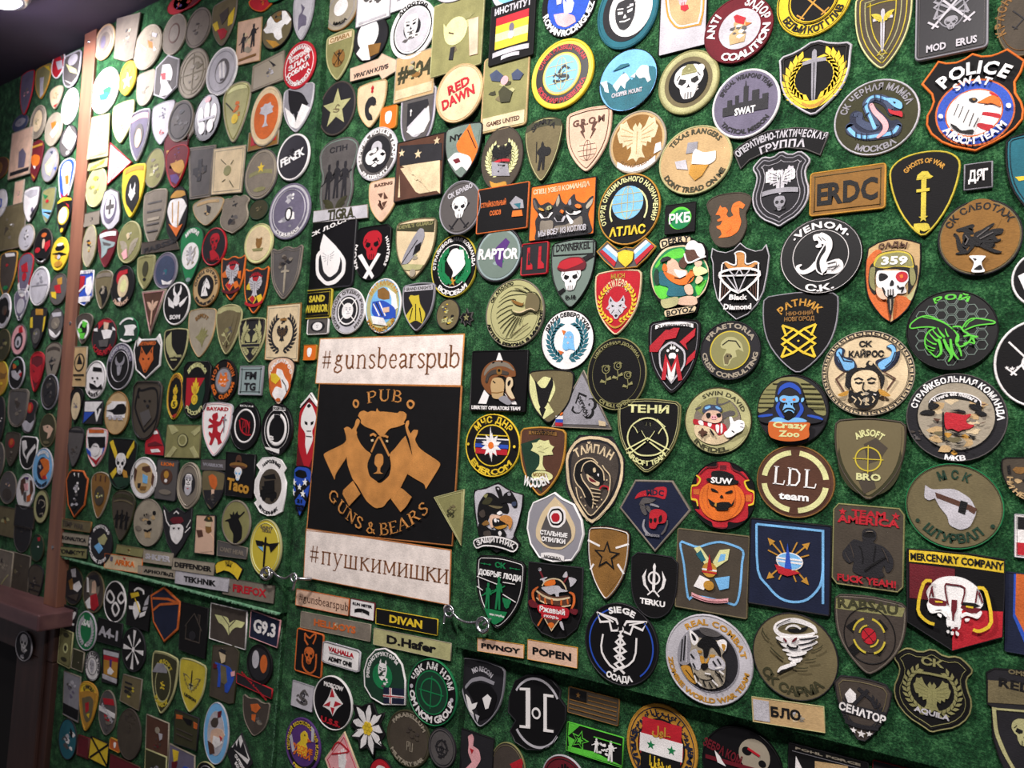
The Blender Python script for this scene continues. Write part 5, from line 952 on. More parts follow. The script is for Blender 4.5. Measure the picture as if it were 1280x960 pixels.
run(380, 200, 4, 'M', '''
320 88 474 320 s P/t b6; pink tan shield patch with four curling brown blades; =RAZING,b,.66,.14,.6; i,b,blade,370 170 395 165 385 190; i,b,blade,400 160 420 190 400 195; i,b,blade,415 205 400 235 390 215; i,b,blade,370 225 385 205 375 200 400 240 415 225 390 250
45 248 322 305 x l/q b4; 42 258 320 222 324 290 45 318; pale name tape reading TIGRA; >TIGRA,O,52,118 302 180 294 246 286
20 318 248 635 q k/K b5 R; black rectangular patch of white feathered fish creature in a white scalloped oval; =СК Л.О.С.К.,w,.74,.11,.82,0,12; i,w,oval,60 470 110 430 170 440 210 500 205 570 160 620 110 630 60 580; i,K,oval_inner,75 480 115 450 165 455 192 505 190 560 150 600 112 610 75 565; i,w,creature,80 440 100 370 130 400 170 440 185 500 170 560 130 590 100 560 90 500; eagle,wg,0,-.15,.3
252 325 438 608 u k/k b5 R; black patch with red skull over crossed white swords; skull,rk,0,.28,.6; i,w,sabre,270 480 290 470 350 580 340 600; i,w,sabre,385 470 370 465 295 590 310 600; ^KRON,w,.86,.12,60,95; ^HUNTERS,w,.86,.12,70,-90
452 288 662 604 s T/h b6; dark olive and cream shield patch with a diving grey bird; i,O,top,460 300 655 300 650 360 460 355; =DEVIL'S GUARD,v,.72,.12,.85; blob,qVh,0,0,.6; i,g,bird,480 530 500 480 540 400 580 340 600 345 605 380 590 420 560 470 520 520; j,K,bird_lines,1.5 490 520 570 400; i,k,bird_wing,560 430 590 410 580 450 545 480; i,V,scroll,480 540 520 520 600 525 610 545 590 560 500 560; gren,q,0,-.78,.16
640 375 868 690 o k/f b4 R; black round patch with white wild haired head between green leaves; ^СТРАЙКБОЛЬНАЯ КОМАНДА,w,.8,.11,190; _ВОРОБЬИ,w,.93,.14,90; disc,w,.69; disc,k,.66; wreath,e,.52,.3; i,w,head,715 500 740 450 770 440 800 480 810 520 790 550 760 580 740 590 750 560 725 520; i,w,head,750 450 800 450 805 490 770 500; star,Y,0,-.5,.18; j,e,leaves,5 700 500 700 570 740 620; j,e,leaves,5 830 500 830 560 800 610
5 655 138 790 q k/f b8 R; small black and yellow patch with stacked yellow letters, left of white gear patch; edge,f,.2,.04; =SAND,f,.15,.45,.55; =WARRIOR,f,-.55,.5,.8
25 795 125 872 Q G/w b12 R; tiny grey rounded patch with white face mark above the orange tag; gren,K,0,0,.75,.7; gren,w,0,0,.5,.55; face,wg,0,0,.4
140 640 308 872 o l/w b5; white round patch with dark spoked helm around a head; ring,G,.98,.04; ^МОРСКОЙ ОТДЕЛ РОССИИ,G,.78,.12,300; disc,K,.66; scope,w,0,0,.68,-1,45; gren,w,0,0,.38; face,wg,.05,0,.3
308 592 488 868 o U/w b6; round patch of a brown faced man in blue robe; disc,V,.9; ^БРАТ КАПИТАН,Y,.76,.16,120; disc,U,.68; i,B,face,370 650 400 635 430 660 430 695 400 700 370 690; i,w,hood,420 640 460 670 470 740 440 760 440 690; i,u,robe,345 710 400 700 460 740 460 790 380 800 340 770; j,w,robe_folds,2 350 720 380 780; j,w,robe_folds,2 380 710 410 780; j,K,robe_folds,1.5 365 715 395 780; i,P,hand,400 740 430 735 430 760 400 765; _PROTECT US,Y,.94,.14,110; i,w,robe_hem,340 780 400 790 420 830 350 820
490 612 657 862 s K/g b8 R; grey shield patch with a yellow hooded winged figure; rect,l,-.88,.66,.88,.92; =GRAND KNIGHTS,G,.7,.13,.8; i,f,figure,555 680 575 675 580 720 610 770 600 830 560 800 520 830 510 780 545 730 525 690 535 675; j,k,figure_lines,1.5 560 720 560 800; j,k,figure_lines,1.5 545 740 530 800; j,k,figure_lines,1.5 580 740 590 810
665 695 782 852 o h/K b6; small olive round patch with yellow blobs, left of the little black bug patch; blob,yGV,-.2,.4,.5; blob,yVk,.1,-.3,.6; =SILK,V,-.5,.22,.5
780 742 850 835 x k/G; 782 790 800 765 812 768 818 742 826 765 848 760 840 785 850 800 835 808 838 828 820 815 808 835 802 812 785 818 792 800; small black spiky bug patch with green centre above the cream banner; star,v,0,0,.45; blob,Vk,0,0,.3
''')
run(380, 420, 4, 'M', '''
2 45 65 122 Q a/Y b6 R; small orange square patch with white bear mark, left of upper cream banner; face,zz,0,0,.62
''')
run(220, 420, 6.4, 'M', '''
958 450 1170 1185 H R/z b6 R; red elongated hexagonal patch with black and white edging and white horned fish skull; edge,k,.07,.1; i,r,field,985 600 1070 520 1140 590 1130 880 1045 1100 975 880; i,w,skull,1030 580 1060 530 1085 545 1110 600 1125 650 1110 720 1090 760 1100 830 1050 950 1035 870 1040 780 1000 720 1005 640; i,k,eye,1030 680 1055 690 1055 715 1035 705; i,k,eye,1080 690 1105 680 1100 705 1082 715; i,k,nose_mark,1050 560 1070 540 1085 560 1065 575; j,k,teeth,1 1050 760 1085 760; j,k,teeth,1 1045 800 1090 805; j,w,chevron,3 990 530 1075 480 1160 540
''')
run(220, 550, 6.4, 'M', '''
925 198 1098 635 V k/k b4 R; blue and black pointed patch with white stars on a dark cross; i,u,blue_field,945 240 975 210 1060 225 1085 270 1080 470 1040 540 990 605 930 520 935 330; i,k,cross_band,930 320 990 380 1055 315 1080 350 1020 410 1075 470 1050 500 990 430 940 490 925 450 965 400 925 350; i,k,vehicle,955 260 985 235 1040 250 1050 290 1020 310 960 290; star,z,-.75,.33,.26; star,z,.35,.38,.26; star,z,-.15,.18,.22; star,z,-.75,-.05,.26; star,z,.25,-.05,.26; =21,k,-.38,.12,.3; =ЗЕМЛЯ,k,-.56,.09,.42; =ВОСТОК,k,-.68,.09,.36
''')
run(380, 420, 4, 'M', '''
82 22 788 252 x A/1 b5 T z3; 82 12 805 -12 790 252 58 240; wide cream banner with orange edging and brown hashtag lettering, above the black bear sign; >@#gunsbearspub,3,104,82 164 430 162 778 158
60 235 795 1040 x k/2 b1.8 z.5; 80 235 793 250 748 1052 15 975; big square black sign with golden bear face between crossed rifle butts; >@PUB,1,58,312 340 402 326 492 338; j,1,dots,3 258 322 266 325 272 335 270 348 262 356 252 350 248 338 252 325 258 322; j,1,dots,3 528 325 540 326 550 338 546 352 536 360 524 354 518 340 522 330 528 325; i,1,bear_brow,272 400 280 380 300 372 320 382 340 374 362 378 366 362 376 378 400 378 440 382 470 386 480 376 500 378 514 392 512 412 500 432 505 440 470 455 430 462 395 505 380 500 355 470 310 455 285 435 288 420; i,1,gun_butt,262 420 272 412 282 425 278 440 262 470 268 490 235 540 220 600 160 690 155 718 100 598 105 585 200 540 215 520 212 495 202 462 218 452 235 462 240 470 255 450; i,1,gun_butt,508 445 515 425 526 422 528 440 520 460 535 490 550 468 572 470 570 490 555 520 580 565 680 630 684 650 612 765 605 740 560 715 520 690 548 610 530 520 515 480; i,1,bear_face,262 478 268 505 285 540 310 570 340 590 335 640 345 690 370 735 390 735 430 700 440 650 430 590 460 560 490 520 510 500 530 560 552 625 490 750 470 790 425 820 400 855 360 862 320 830 300 800 270 745 248 720 222 650 215 600; i,k,snout,375 510 355 560 318 640 330 700 370 728 400 710 440 640 410 560; j,1,snout_edge,3 340 580 375 508 395 530 430 600; j,1,eye,3 335 498 350 490 365 500; j,1,eye,3 400 500 412 500 425 508; i,T,eye_dot,340 518 352 516 352 528 342 528; i,T,eye_dot,415 520 425 520 425 532 416 530; i,1,cup,362 600 375 588 395 590 402 605 402 640 388 658 386 680 400 688 352 688 372 678 374 658 358 640; i,1,stock_end,250 725 288 790 232 850 200 790 203 770; i,1,stock_end,480 762 495 760 545 805 520 850 490 880 442 815; >@GUNS & BEARS,1,60,120 790 358 992 640 868
''')
run(340, 600, 4, 'M', '''
168 240 905 630 x A/2 b4 T z3; 172 240 898 348 892 628 160 488; wide cream banner with dark edging and brown Cyrillic hashtag, below the black bear sign; >@#пушкимишки,3,100,182 410 530 466 884 522
815 45 968 330 x v/V b4 z4; 812 85 965 45 952 332; olive triangular pennant patch with gold edge hanging over the black sign; edge,V,.1,.04; =ЗС,O,.1,.3,.2,.4,90; blob,hv,.3,.3,.4
125 542 385 680 t P/i b6 s.19; small cream name tape with the same brown hashtag as the big banners; >@#gunsbearspub,b,38,134 604 255 629 382 656
398 590 514 705 r w/R b6 s.2; small white tape with arched black ribbon beside the small hashtag tape; =RUN METER,K,.35,.3,.8; ribbon,k,-.3,.4,.6,.2; blob,kw,0,-.2,.3
524 640 830 778 t k/y b6 s.18; black name tape with yellow border and yellow word DIVAN; =DIVAN,y,-.45,.95,.54
148 655 494 808 t D/q b5 s.19; worn khaki name tape with faded orange letters above the skull bomb patch; =HELLBOYS,i,-.4,.8,.6; blob,qTB,.1,0,.8
512 738 896 905 t V/q b4 s.2; pale khaki name tape with bold black surname lettering, under the yellow edged tape; =D.Hafer,k,-.45,.95,.64
130 735 250 995 q k/i b8; tall black patch with orange border and orange skull bomb outline; j,i,bomb_fins,2.4 165 765 175 780 190 790 200 780 218 765 218 790 205 820; j,i,bomb_fins,2.4 165 765 165 800 180 825; skull,ik,.05,-.12,.42; j,i,bomb_body,2.4 155 870 155 930 185 965 215 950 222 900 222 870
260 800 440 965 c w/l b8; white ticket shaped patch with red word above black words; edge,G,.1,.03; =VALHALLA,r,.2,.4,.66; rect,G,-.6,.05,.6,.08; =ADMIT ONE,k,-.62,.38,.62
455 832 672 1130 x E/w b6; 462 950 480 890 520 845 570 838 620 870 655 920 672 1000 672 1125 560 1125 500 1090 465 1030; green drop shaped patch of a white viking with a Nordic cross flag in its corner; ^РЕКОНСТРУКТОРЫ,w,.72,.13,150,30; gren,e,-.1,.0,.5,.5; horns,w,-.1,.4,.2; face,wE,-.1,.15,.32; blob,wGE,-.05,-.1,.4; i,n,nordic_flag,560 1035 665 1045 662 1120 560 1115; i,w,nordic_flag,590 1038 602 1040 602 1118 590 1116; i,w,nordic_flag,560 1070 665 1080 665 1092 560 1084; i,r,nordic_flag,594 1038 598 1040 598 1118 594 1116; i,r,nordic_flag,560 1074 665 1084 665 1088 560 1080
682 890 928 1228 o k/e b4 R; black and green round patch with bold white Cyrillic and Latin letters around the rim; ring,k,.96,.3; ^ЧВК АМ НЯМ,w,.7,.2,150; _OM NOM GROUP,w,.9,.2,165; disc,e,.66; disc,E,.62; gren,l,-.82,.02,.07; gren,l,.82,-.05,.07; scope,e,0,0,.5
''')
run(340, 720, 4, 'M', '''
108 518 205 682 r l/g b5; small pale square patch with thin grey entwined outline; snake,G,0,0,.75; ring,l,.0,.0; rose,K,.1,-.1,.5
212 495 405 770 o k/w b5 R; black round patch with white border, red and white cross star and red initials; =MOSCOW,w,.55,.16,.5; star,w,0,.0,.0; i,w,cross,302 555 325 600 355 640 325 665 305 700 290 670 255 650 285 605; i,r,cross,302 560 315 605 290 605; i,r,cross,350 640 310 655 318 625; i,r,cross,305 695 295 655 315 660; i,r,cross,260 645 295 625 290 650; star,w,0,.12,.0; =U.S.S.,r,-.78,.2,.5
388 628 578 912 x k/k; 392 745 420 690 408 640 450 650 470 640 510 630 530 690 570 680 545 740 570 790 545 830 575 865 520 860 515 910 480 860 440 870 435 820 395 800 425 770; white edelweiss flower patch with yellow beads on black; flower,wy,0,0,.97
70 705 245 985 o m/m b6; purple round patch of a yellow duck in sunglasses with yellow lettered rim; ring,k,.9,.16; ^ПЕРВЫЙ МОСКОВСКИЙ КЛУБ,y,.76,.12,230; duck,yki,0,.1,.5; =РУССКИЕ,a,-.2,.18,.6; =УТКИ,a,-.42,.18,.5; i,l,bat,90 800 100 790 115 870 105 880; i,l,bat,200 750 215 770 210 830 200 825; _ПЕРМЬ,y,.9,.1,60
262 760 448 1130 d p/T b4; pale pink diamond patch with red outlined hand and red word; edge,r,.12,.03; hand,w,0,.2,.4; j,r,outline,2 300 870 330 830 370 860 380 880 300 890; =Moto,r,-.3,.15,.5
575 665 795 958 o H/O b7; dark olive oval patch with worn bronze letters and a small monogram; ring,O,.9,.03; ^PARABELLUM,q,.76,.14,120; letters,q,.1,-.25,.22; _MILITARY BAR,q,.92,.14,110; blob,dH,.2,.2,.4
785 755 922 960 o G/K b6; dark grey oval patch with raised geometric crest, at the bottom by the crease; ring,K,.88,.06; scope,K,0,0,.5; house,K,0,.1,.4; rose,K,0,-.2,.4
485 905 615 1120 o r/k b8; red and black round patch at the bottom edge below the edelweiss; disc,r,.8; skull,wk,0,.2,.5
''')
run(340, 720, 4, 'r', '''
940 405 1165 768 s K/g b5 R; black and grey shield patch of hooded reaper with white bird; rect,K,-.8,.7,.8,.95; ^NO RECON,l,.66,.15,75; ring,g,.0,.0; i,g,hood_edge,965 550 1000 510 1050 500 1115 530 1110 545 1050 520 1000 530 970 565; i,k,hood,975 560 1020 530 1090 540 1130 600 1100 700 1040 720 1020 640; i,w,bird,970 590 990 610 1000 640 1030 630 1020 660 1000 670 1010 690 985 680 980 640; i,w,face,1055 610 1080 590 1100 610 1085 660 1070 665; i,l,wing,985 690 1000 740 1010 690; i,l,wing,1020 690 1030 730 1040 700
925 750 1100 1100 r K/k b4; black patch with a pink lizard shape at the bottom right of centre; i,p,lizard,980 800 1000 790 1010 810 1005 850 1035 870 1045 920 1020 960 990 980 970 960 1000 930 980 880 985 840; ring,p,.0,.0; i,r,lizard_spots,990 860 1010 870 1000 890
1095 828 1270 1100 o d/v b5; dark brown oval patch with red mark, bottom edge left of red ringed patch; ring,h,.9,.03; i,r,mark,1190 940 1250 910 1260 930 1250 960 1200 960
''')
run(660, 720, 4, 'r', '''
-90 485 192 872 x k/K b4 R; -90 600 -60 520 0 490 80 490 130 520 170 570 165 610 195 650 195 720 170 770 130 840 70 870 0 868 -60 830 -88 770 -60 720 -95 680; black rubber patch with white H shaped emblem and curved white arcs; arc,l,.88,.06,35,150; arc,l,.88,.06,-140,-30; i,w,letter,-10 560 12 562 12 760 -10 750; i,w,letter,-40 558 12 560 12 572 -40 570; i,w,letter,-40 745 12 750 12 762 -40 757; i,w,letter,80 590 96 590 96 770 80 765; i,w,letter,80 588 130 595 130 607 80 600; i,w,letter,80 762 130 770 130 782 80 776; gren,w,.02,.0,.17,.16; gren,k,.02,.0,.11,.1
207 548 455 750 r H/B b5; dark bronze striped flag patch with small canton, below black winged staff; rect,B,-.2,.62,.92,.68; rect,B,-.2,.3,.92,.36; rect,B,-.92,0,.92,.06; rect,B,-.92,-.32,.92,-.26; rect,B,-.92,-.64,.92,-.58; rect,k,-.92,.15,-.25,.9; star,B,-.58,.52,.22
200 725 475 958 r k/L b4; black and bright green patch with star and white running soldiers; i,L,green_corner,205 735 260 740 200 800; i,L,green_base,200 850 330 880 470 950 200 885; i,L,green_side,200 800 235 820 210 870; star,L,-.5,.0,.72,-1,-12; star,k,-.5,.0,.56,-1,-12; star,L,-.5,0,.3,-1,-12; blob,w,.35,-.1,.6; man,w,.6,-.1,.7; man,w,.1,0,.5; rect,L,.0,.5,.95,.56
492 632 848 1075 o Y/Y b4; gold ringed round patch with red, white and black bands and Arabic letters; ring,n,.92,.03; ^الجمهورية العربية السورية,n,.74,.13,175; _SYRIAN ARAB ARMY,n,.86,.13,215; disc,k,.66; rect,r,-.55,.2,.55,.6; disc,r,.62; rect,w,-.6,-.2,.6,.22; rect,k,-.55,-.6,.55,-.2; star,e,-.28,0,.12; star,e,.3,0,.12; =لواء,Y,.28,.2,.26; =القدس,y,-.46,.22,.3
868 742 1275 1150 o k/k b5 R; black round patch with a large grey and pink skull, at the bottom edge; gren,q,.3,.35,.42,.46; gren,k,.12,.42,.13,.12; gren,k,.5,.2,.1,.1; =ЗЕБРА КОМ,R,.15,.22,.5,-.5,-14; ribbon,R,.0,.1,.9,0; i,w,wing,935 870 960 900 990 950 950 930; j,r,lines,2 1100 860 1160 900
72 890 292 1150 o R/l b6; red patch with white scalloped rim and black figure at the bottom edge; ring,k,.86,.04; hand,kw,0,.2,.5
''')
run(960, 720, 4, 'r', '''
106 828 500 1120 r k/K b4; black patch with tan square and white pointed shape at the very bottom; =POHL FORCE,q,.72,.12,.82,0,0; i,t,tan_square,235 925 400 950 400 1020 235 1020; i,w,white_spike,140 900 160 940 180 980 160 1010 135 1000; rect,g,-.9,.58,.95,.6
525 915 860 1180 r K/r b3; dark patch with thin red border at the bottom edge; blob,RK,0,0,.5
''')
run(960, 720, 4, 'R', '''
1088 458 1440 1100 x K/k b4; 1090 480 1130 458 1350 475 1440 480 1440 800 1350 1000 1240 1100 1150 900 1120 800 1115 650 1095 640; black shield patch with tan lettered band and olive skull in the lower right corner; i,h,name_band,1100 520 1400 545 1400 650 1100 632; =REDS,k,.62,.14,.62,0,-3; =OMSK,h,.86,.07,.35; i,V,rim,1120 655 1150 660 1400 680 1400 690 1140 668 1150 780 1200 900 1260 1000 1240 1000 1170 880 1130 780; skull,Vk,.15,.0,.45
''')
run(220, 0, 6.4, 'L', '''
-20 -130 240 90 o R/r b8; dark red and purple round patch in the top row beside the ceiling; blob,rma,0,0,.9
80 60 285 390 o D/D b6; plain brown oval patch near the ceiling, left of the yellow winged shield; ring,d,.9,.03; blob,dD,0,0,.5
280 -20 490 392 s h/D b6; khaki shield patch with yellow wings and a small red emblem; i,y,wing,290 200 330 170 345 240 315 250; i,y,wing,420 130 470 60 465 190 415 210; i,r,emblem,330 240 385 225 410 250 390 300 360 320; i,d,centre,350 120 420 60 420 130 370 200
580 -95 835 130 b r/a b9; red shield patch with orange border at the top edge; blob,aR,0,0,.7
740 -80 900 25 o e/E b8; small green patch with grey lettering at the top edge; ring,g,.7,.05
485 165 695 505 x P/t b3; 505 180 695 135 675 485 480 532; beige rectangular patch with two dark figures; blob,qT,0,0,.8; man,K,-.42,.0,.5,.42; man,K,.35,.15,.6,.5; rect,B,-.7,-.75,.7,-.66
690 80 935 400 o h/k b5; olive oval patch with bold white diagonal cross-like figure; blob,BK,0,.5,.6; i,z,figure,720 150 760 130 800 190 850 160 850 90 880 85 900 120 930 150 890 200 870 190 840 230 850 300 820 325 790 300 780 260 720 270 700 240 730 210; i,Y,ground,720 320 800 330 830 360 780 385
930 -70 1112 345 s l/g b6; silver grey elongated shield patch with dark figure; i,M,figure,1000 30 1030 60 1010 110 1045 130 1040 200 1000 210 975 250 980 130 1010 90; edge,g,.12,.03
20 385 265 795 o q/D b6; round olive brown patch with a faint compass pattern; scope,h,0,0,.8; ring,D,.85,.03; blob,Dhq,0,0,.7
245 378 495 770 o l/z b7; silver white round patch with pale ribbed dark centre; ring,g,.84,.03; gren,G,.05,0,.5,.58; gren,l,.0,-.05,.38,.48; i,w,ribs,345 520 360 500 365 620 350 630; i,w,ribs,375 495 390 490 392 620 378 625; rect,G,.0,-.42,.2,-.34
612 450 875 705 x q/D b3 R; 625 535 875 405 870 640 610 745; grey green slanted rectangular rubber patch with small grey emblem; edge,D,.1,.04; blob,gGl,.1,.05,.6; i,K,mark,740 480 800 520 780 530
862 330 1122 720 o r/r b7; bright red round patch with dense white lettering; ring,w,.88,.03; =ОСТОРОЖНО,w,.3,.2,.62,0,12; =ЗЛАЯ,w,.0,.2,.66,0,12; =СОБАКА,w,-.3,.2,.66,0,12; ^ВНИМАНИЕ,w,.66,.16,120; _СТРАЙКБОЛ,w,.86,.16,130
362 645 602 1165 b V/q b5; tall lime cream shield patch with yellow and orange figure; ribbon,F,.76,.16,.7,.06; blob,Yai,0,.1,.6; j,k,line,2 400 825 455 885; gren,y,.0,-.2,.25; edge,v,.12,.03
600 690 855 1175 o T/q b6; cream oval patch with orange centre and white tree; disc,i,.76; disc,Y,.0; ring,T,.98,.1; tree,l,0,.0,.55
850 665 1105 1080 s g/l b6; silver and black shield patch with jagged white mountain outline; i,k,dark,900 720 1010 740 1060 830 1000 880 920 920 900 820; i,w,peaks,870 860 920 900 960 960 1010 830 1080 860 1060 990 980 1060 900 1020; i,k,notch,940 880 975 900 960 980
''')
run(220, 140, 6.4, 'L', '''
-60 -95 145 245 o G/D b8; dark grey oval patch with black tangled emblem; blob,KGd,0,0,.8; ring,K,.85,.04
150 -145 365 240 o k/k b5 R; black oval patch of a white two part mask face with red tip; gren,w,-.5,.1,.24,.45; gren,w,.5,.1,.24,.45; gren,w,.0,.25,.22,.45; gren,r,0,.75,.25,.14; gren,w,-.3,-.4,.26,.3; gren,w,.3,-.4,.26,.3; rect,K,-.04,-.7,.04,0; rect,g,-.6,-.12,.6,-.02
590 170 820 260 r B/q z.5 b5; tan base tab with red lettering under the orange centred oval; rect,r,-.8,-.5,.85,.5; =ОТРЯД,R,-.4,.7,.6
-110 115 105 620 b R/R b6; dark red and purple shield patch with golden wing centre; wings,Yk,0,.0,.75; i,y,centre,-20 350 40 350 70 390 20 440 -10 470; i,m,lower,-60 440 20 500 60 520 10 560 -40 530; blob,ymY,0,-.1,.5
100 280 302 700 x G/D b6; 105 290 325 262 280 680 115 705; brown grey rectangular patch with dark cross emblem; edge,D,.1,.04; plus,K,0,.05,.5; blob,Kd,0,0,.5
290 285 565 655 x T/q b4; 308 298 565 262 530 645 288 668; cream rectangular patch with green hatched insect; edge,q,.1,.04; gren,v,0,-.02,.25,.22; j,O,legs,1 360 380 400 420; j,O,legs,1 460 385 440 420; j,O,legs,1 370 560 395 540; j,O,legs,1 460 600 430 550
552 295 818 705 o q/G b6; grey brown round patch with a yellow bird and olive band; disc,D,.9; ribbon,v,.0,.16,.7,.1; star,y,0,.25,.22; gren,v,0,-.6,.4,.1; ring,q,.88,.03
815 175 1075 555 o K/w b9 R; black oval patch with white border and bold white letters FENEK; =FENEK,z,-.16,.34,.74,0,13; blob,Kk,0,0,.5
745 570 1080 1025 o l/M b7; silver blue round patch with small dark centre and white detail; disc,M,.85; blob,wgl,0,.4,.5; blob,wgl,0,-.3,.6; gren,K,0,-.1,.2,.26; gren,w,0,-.1,.12,.2; _СПЕЦНАЗ,w,.88,.12,80; ring,l,.78,.03
130 675 385 925 b q/t b5; cream wedge patch with small dark map shapes; ribbon,t,.6,.2,.7,.1; blob,KGt,0,0,.5; i,K,mark,245 740 280 760 270 810 250 800
350 655 592 985 S D/q b5; grey brown badge patch with dark wavy emblem; inner,D,.1; blob,KGd,0,-.2,.7; blob,K,0,.5,.3
590 700 745 865 o O/E b7; small dark green round patch between grey badge and cream round patch; blob,hO,0,0,.7
''')
run(220, 280, 6.4, 'L', '''
550 -5 782 320 o F/V b8; cream oval patch with a small brown bear shape; disc,T,.84; blob,qB,.05,.05,.3; bear,B,.05,.0,.3; i,v,base,610 200 700 190 690 215 620 220
745 158 1015 618 k G/D b6; dark grey horned shield patch with faint sword and crest; edge,D,.12,.03; sword,q,0,-.25,.6; blob,DdK,0,.35,.6
20 15 225 500 b e/E b5; dark green patch with white lion oval and tab; gren,w,0,.0,.78,.5; ^МАРШАЛ,w,.78,.14,75; lion,qw,0,0,.5; gren,V,0,.0,.0; lion,l,0,.02,.42; gren,S,.02,-.8,.22,.08
215 30 410 338 o K/r b8 R; red ringed round patch with red creature on dark centre; skull,rK,.05,.25,.45; i,r,body,270 220 300 200 340 250 350 290 280 290; blob,rR,0,.2,.4; _КРАСН,R,.8,.12,70
140 345 350 665 o t/B b7; tan ringed oval patch with black centre and white horse head; ^СПЕЦ ОТРЯД,K,.74,.14,170; _ВЫМПЕЛ,K,.9,.13,110; disc,k,.6; horse,wk,0,0,.5
352 240 560 622 k K/a b8; black and orange shield patch with silver eagle over orange squares, upper of two alike; ^СПЕЦНАЗ,r,.6,.12,90; i,a,square,395 490 430 450 460 490 430 540; i,r,square,400 490 430 462 450 490 430 525; i,a,square,455 470 490 455 510 500 475 520; eagle,lG,0,.12,.55; i,r,tip,430 340 480 330 465 370 440 365; i,a,side,375 400 400 375 410 430 380 430; i,a,side,500 380 525 375 520 440 500 430; ribbon,R,-.5,.12,.7,-.14
535 330 745 728 k K/a b8; black and orange shield patch with silver eagle over red squares, lower of two alike; ^СПЕЦНАЗ,r,.6,.12,90; i,y,square,578 600 620 560 645 600 620 640; i,r,square,585 600 615 570 635 600 615 635; i,y,square,645 580 680 560 700 600 665 640; eagle,lG,0,.12,.55; i,r,tip,615 430 665 420 650 460 625 455; i,y,side,570 500 590 470 600 530 570 525; ribbon,r,-.5,.12,.7,-.14
728 640 1015 960 x T/B b4; 738 655 1008 630 985 1105 715 1090; square cream patch with dark laurel wreath and eagle, edged in brown; edge,q,.1,.03; wreath,K,.68,.24; blob,K,0,.42,.22; eagle,KB,0,-.02,.32; rect,B,-.15,.42,.2,.5
90 670 322 1075 s q/t b5; pinkish grey shield patch with olive bear silhouette; bird,v,.1,-.2,.5; _БУРЫЙ,B,.0,.0,1; ^БЕРКУТ,B,.62,.14,80
310 640 532 1055 b h/V b7; khaki shield patch with pale deer and tab with letters; ribbon,V,.74,.22,.85,.06; ^HELIOS,h,.62,.15,90; inner,h,.3; blob,VvG,0,.0,.6; xsw,V,0,-.35,.35
495 745 722 1115 s K/V b7; dark shield patch with pale laurel horns and lower label; horns,V,0,.25,.8; wreath,V,.6,.3; rect,V,-.7,-.32,.7,-.14; rect,K,-.66,-.29,.66,-.17; edge,d,.1,.03
''')
run(220, 420, 6.4, 'L', '''
50 200 285 665 u k/k b5 R; black rounded patch with red corner and yellow flaming grenade; i,r,red_corner,88 335 230 335 200 400 120 560 75 560; i,E,green_corner,230 340 230 450 200 580 130 600 100 570; ^ЛЕГИОН БАТАЛЬОН,F,.8,.14,95; _РОССИЯ,F,.86,.12,90; flame,yY,0,-.05,.6
-72 290 72 680 h k/y b4; black pointed patch with golden grenade, numeral and tiny red cross; ^СВОБОДА,Y,.8,.14,80; flame,yY,0,.15,.6; gren,y,0,-.3,.42,.22; =5,k,-.42,.22,.2; i,r,tip,-30 640 0 620 25 650 0 680; edge,Y,.12,.05
280 185 495 530 o k/k b5; black oval patch with a tiger in a grey ring and orange letters; disc,G,.62; disc,g,.55; blob,awai,0,0,.55; cat,awk,.0,.0,.4; ^TWIN,i,.66,.22,62,-45; ^HOT,i,.66,.22,62,60; _OUTLAWS,a,.86,.2,100,35; _SG,a,.86,.2,40,-55
525 240 692 478 r S/g b8 R; light grey square rubber patch with stacked black letters FM TG; edge,K,.22,.05; =FM,K,.1,.5,.5; =TG,K,-.65,.5,.5
725 165 955 560 b P/k b5; tan arched patch of a white vulture with yellow beak; disc,i,.8; ^АЛЬБАТРОС,w,.76,.13,140; i,w,vulture,760 470 800 400 850 420 840 340 800 330 810 260 850 270 870 330 900 370 940 440 910 540 850 530 800 510 740 530; i,y,beak,760 300 800 300 840 340 800 385 765 360; j,K,wing_line,1.5 850 350 880 400 900 460; gren,i,-.0,-.75,.18,.08
205 525 455 970 s z/l b4 R; white shield patch with a red rampant lion and red word across the top; =BAYARD,r,.68,.13,.74; lion,r,-.05,.0,.7; edge,p,.07,.02; i,w,lance,0 0 1 0 1 1; sword,g,.55,.2,.35
440 525 680 915 o k/k b5 R; black oval patch with cream ring and red winding outline; ring,w,.72,.1; letters,r,.1,-.05,.35; j,r,maze,2 510 670 520 750 560 790 600 790; j,r,maze,2 520 660 570 680 590 740; rect,w,-.4,.78,.5,.9; =СОБАКИ,k,.78,.1,.42
690 540 940 955 o k/k b5 R; black oval patch with a white horseshoe and two white labels; ring,w,.78,.02; ring,w,.66,.17; rect,k,-.2,.4,.2,.8; rect,w,-.3,.72,.5,.9; rect,w,-.7,-.95,.3,-.75; =ПОДКОВА,k,.76,.1,.38,.1; blob,w,-.2,-.4,.3
-70 705 205 980 x v/h b3; -62 708 205 712 196 980 -85 972; square olive patch with raised oval wreath and diagonal bands; i,V,band,-62 712 -20 712 20 760 -30 790; i,V,band,205 715 205 760 150 800 120 770; i,V,band,196 970 150 975 110 900 140 880; i,V,band,-80 965 -40 970 10 900 -20 880; gren,O,.0,.08,.34,.42; gren,V,.0,.08,.29,.37; gren,v,.0,.08,.2,.28
''')
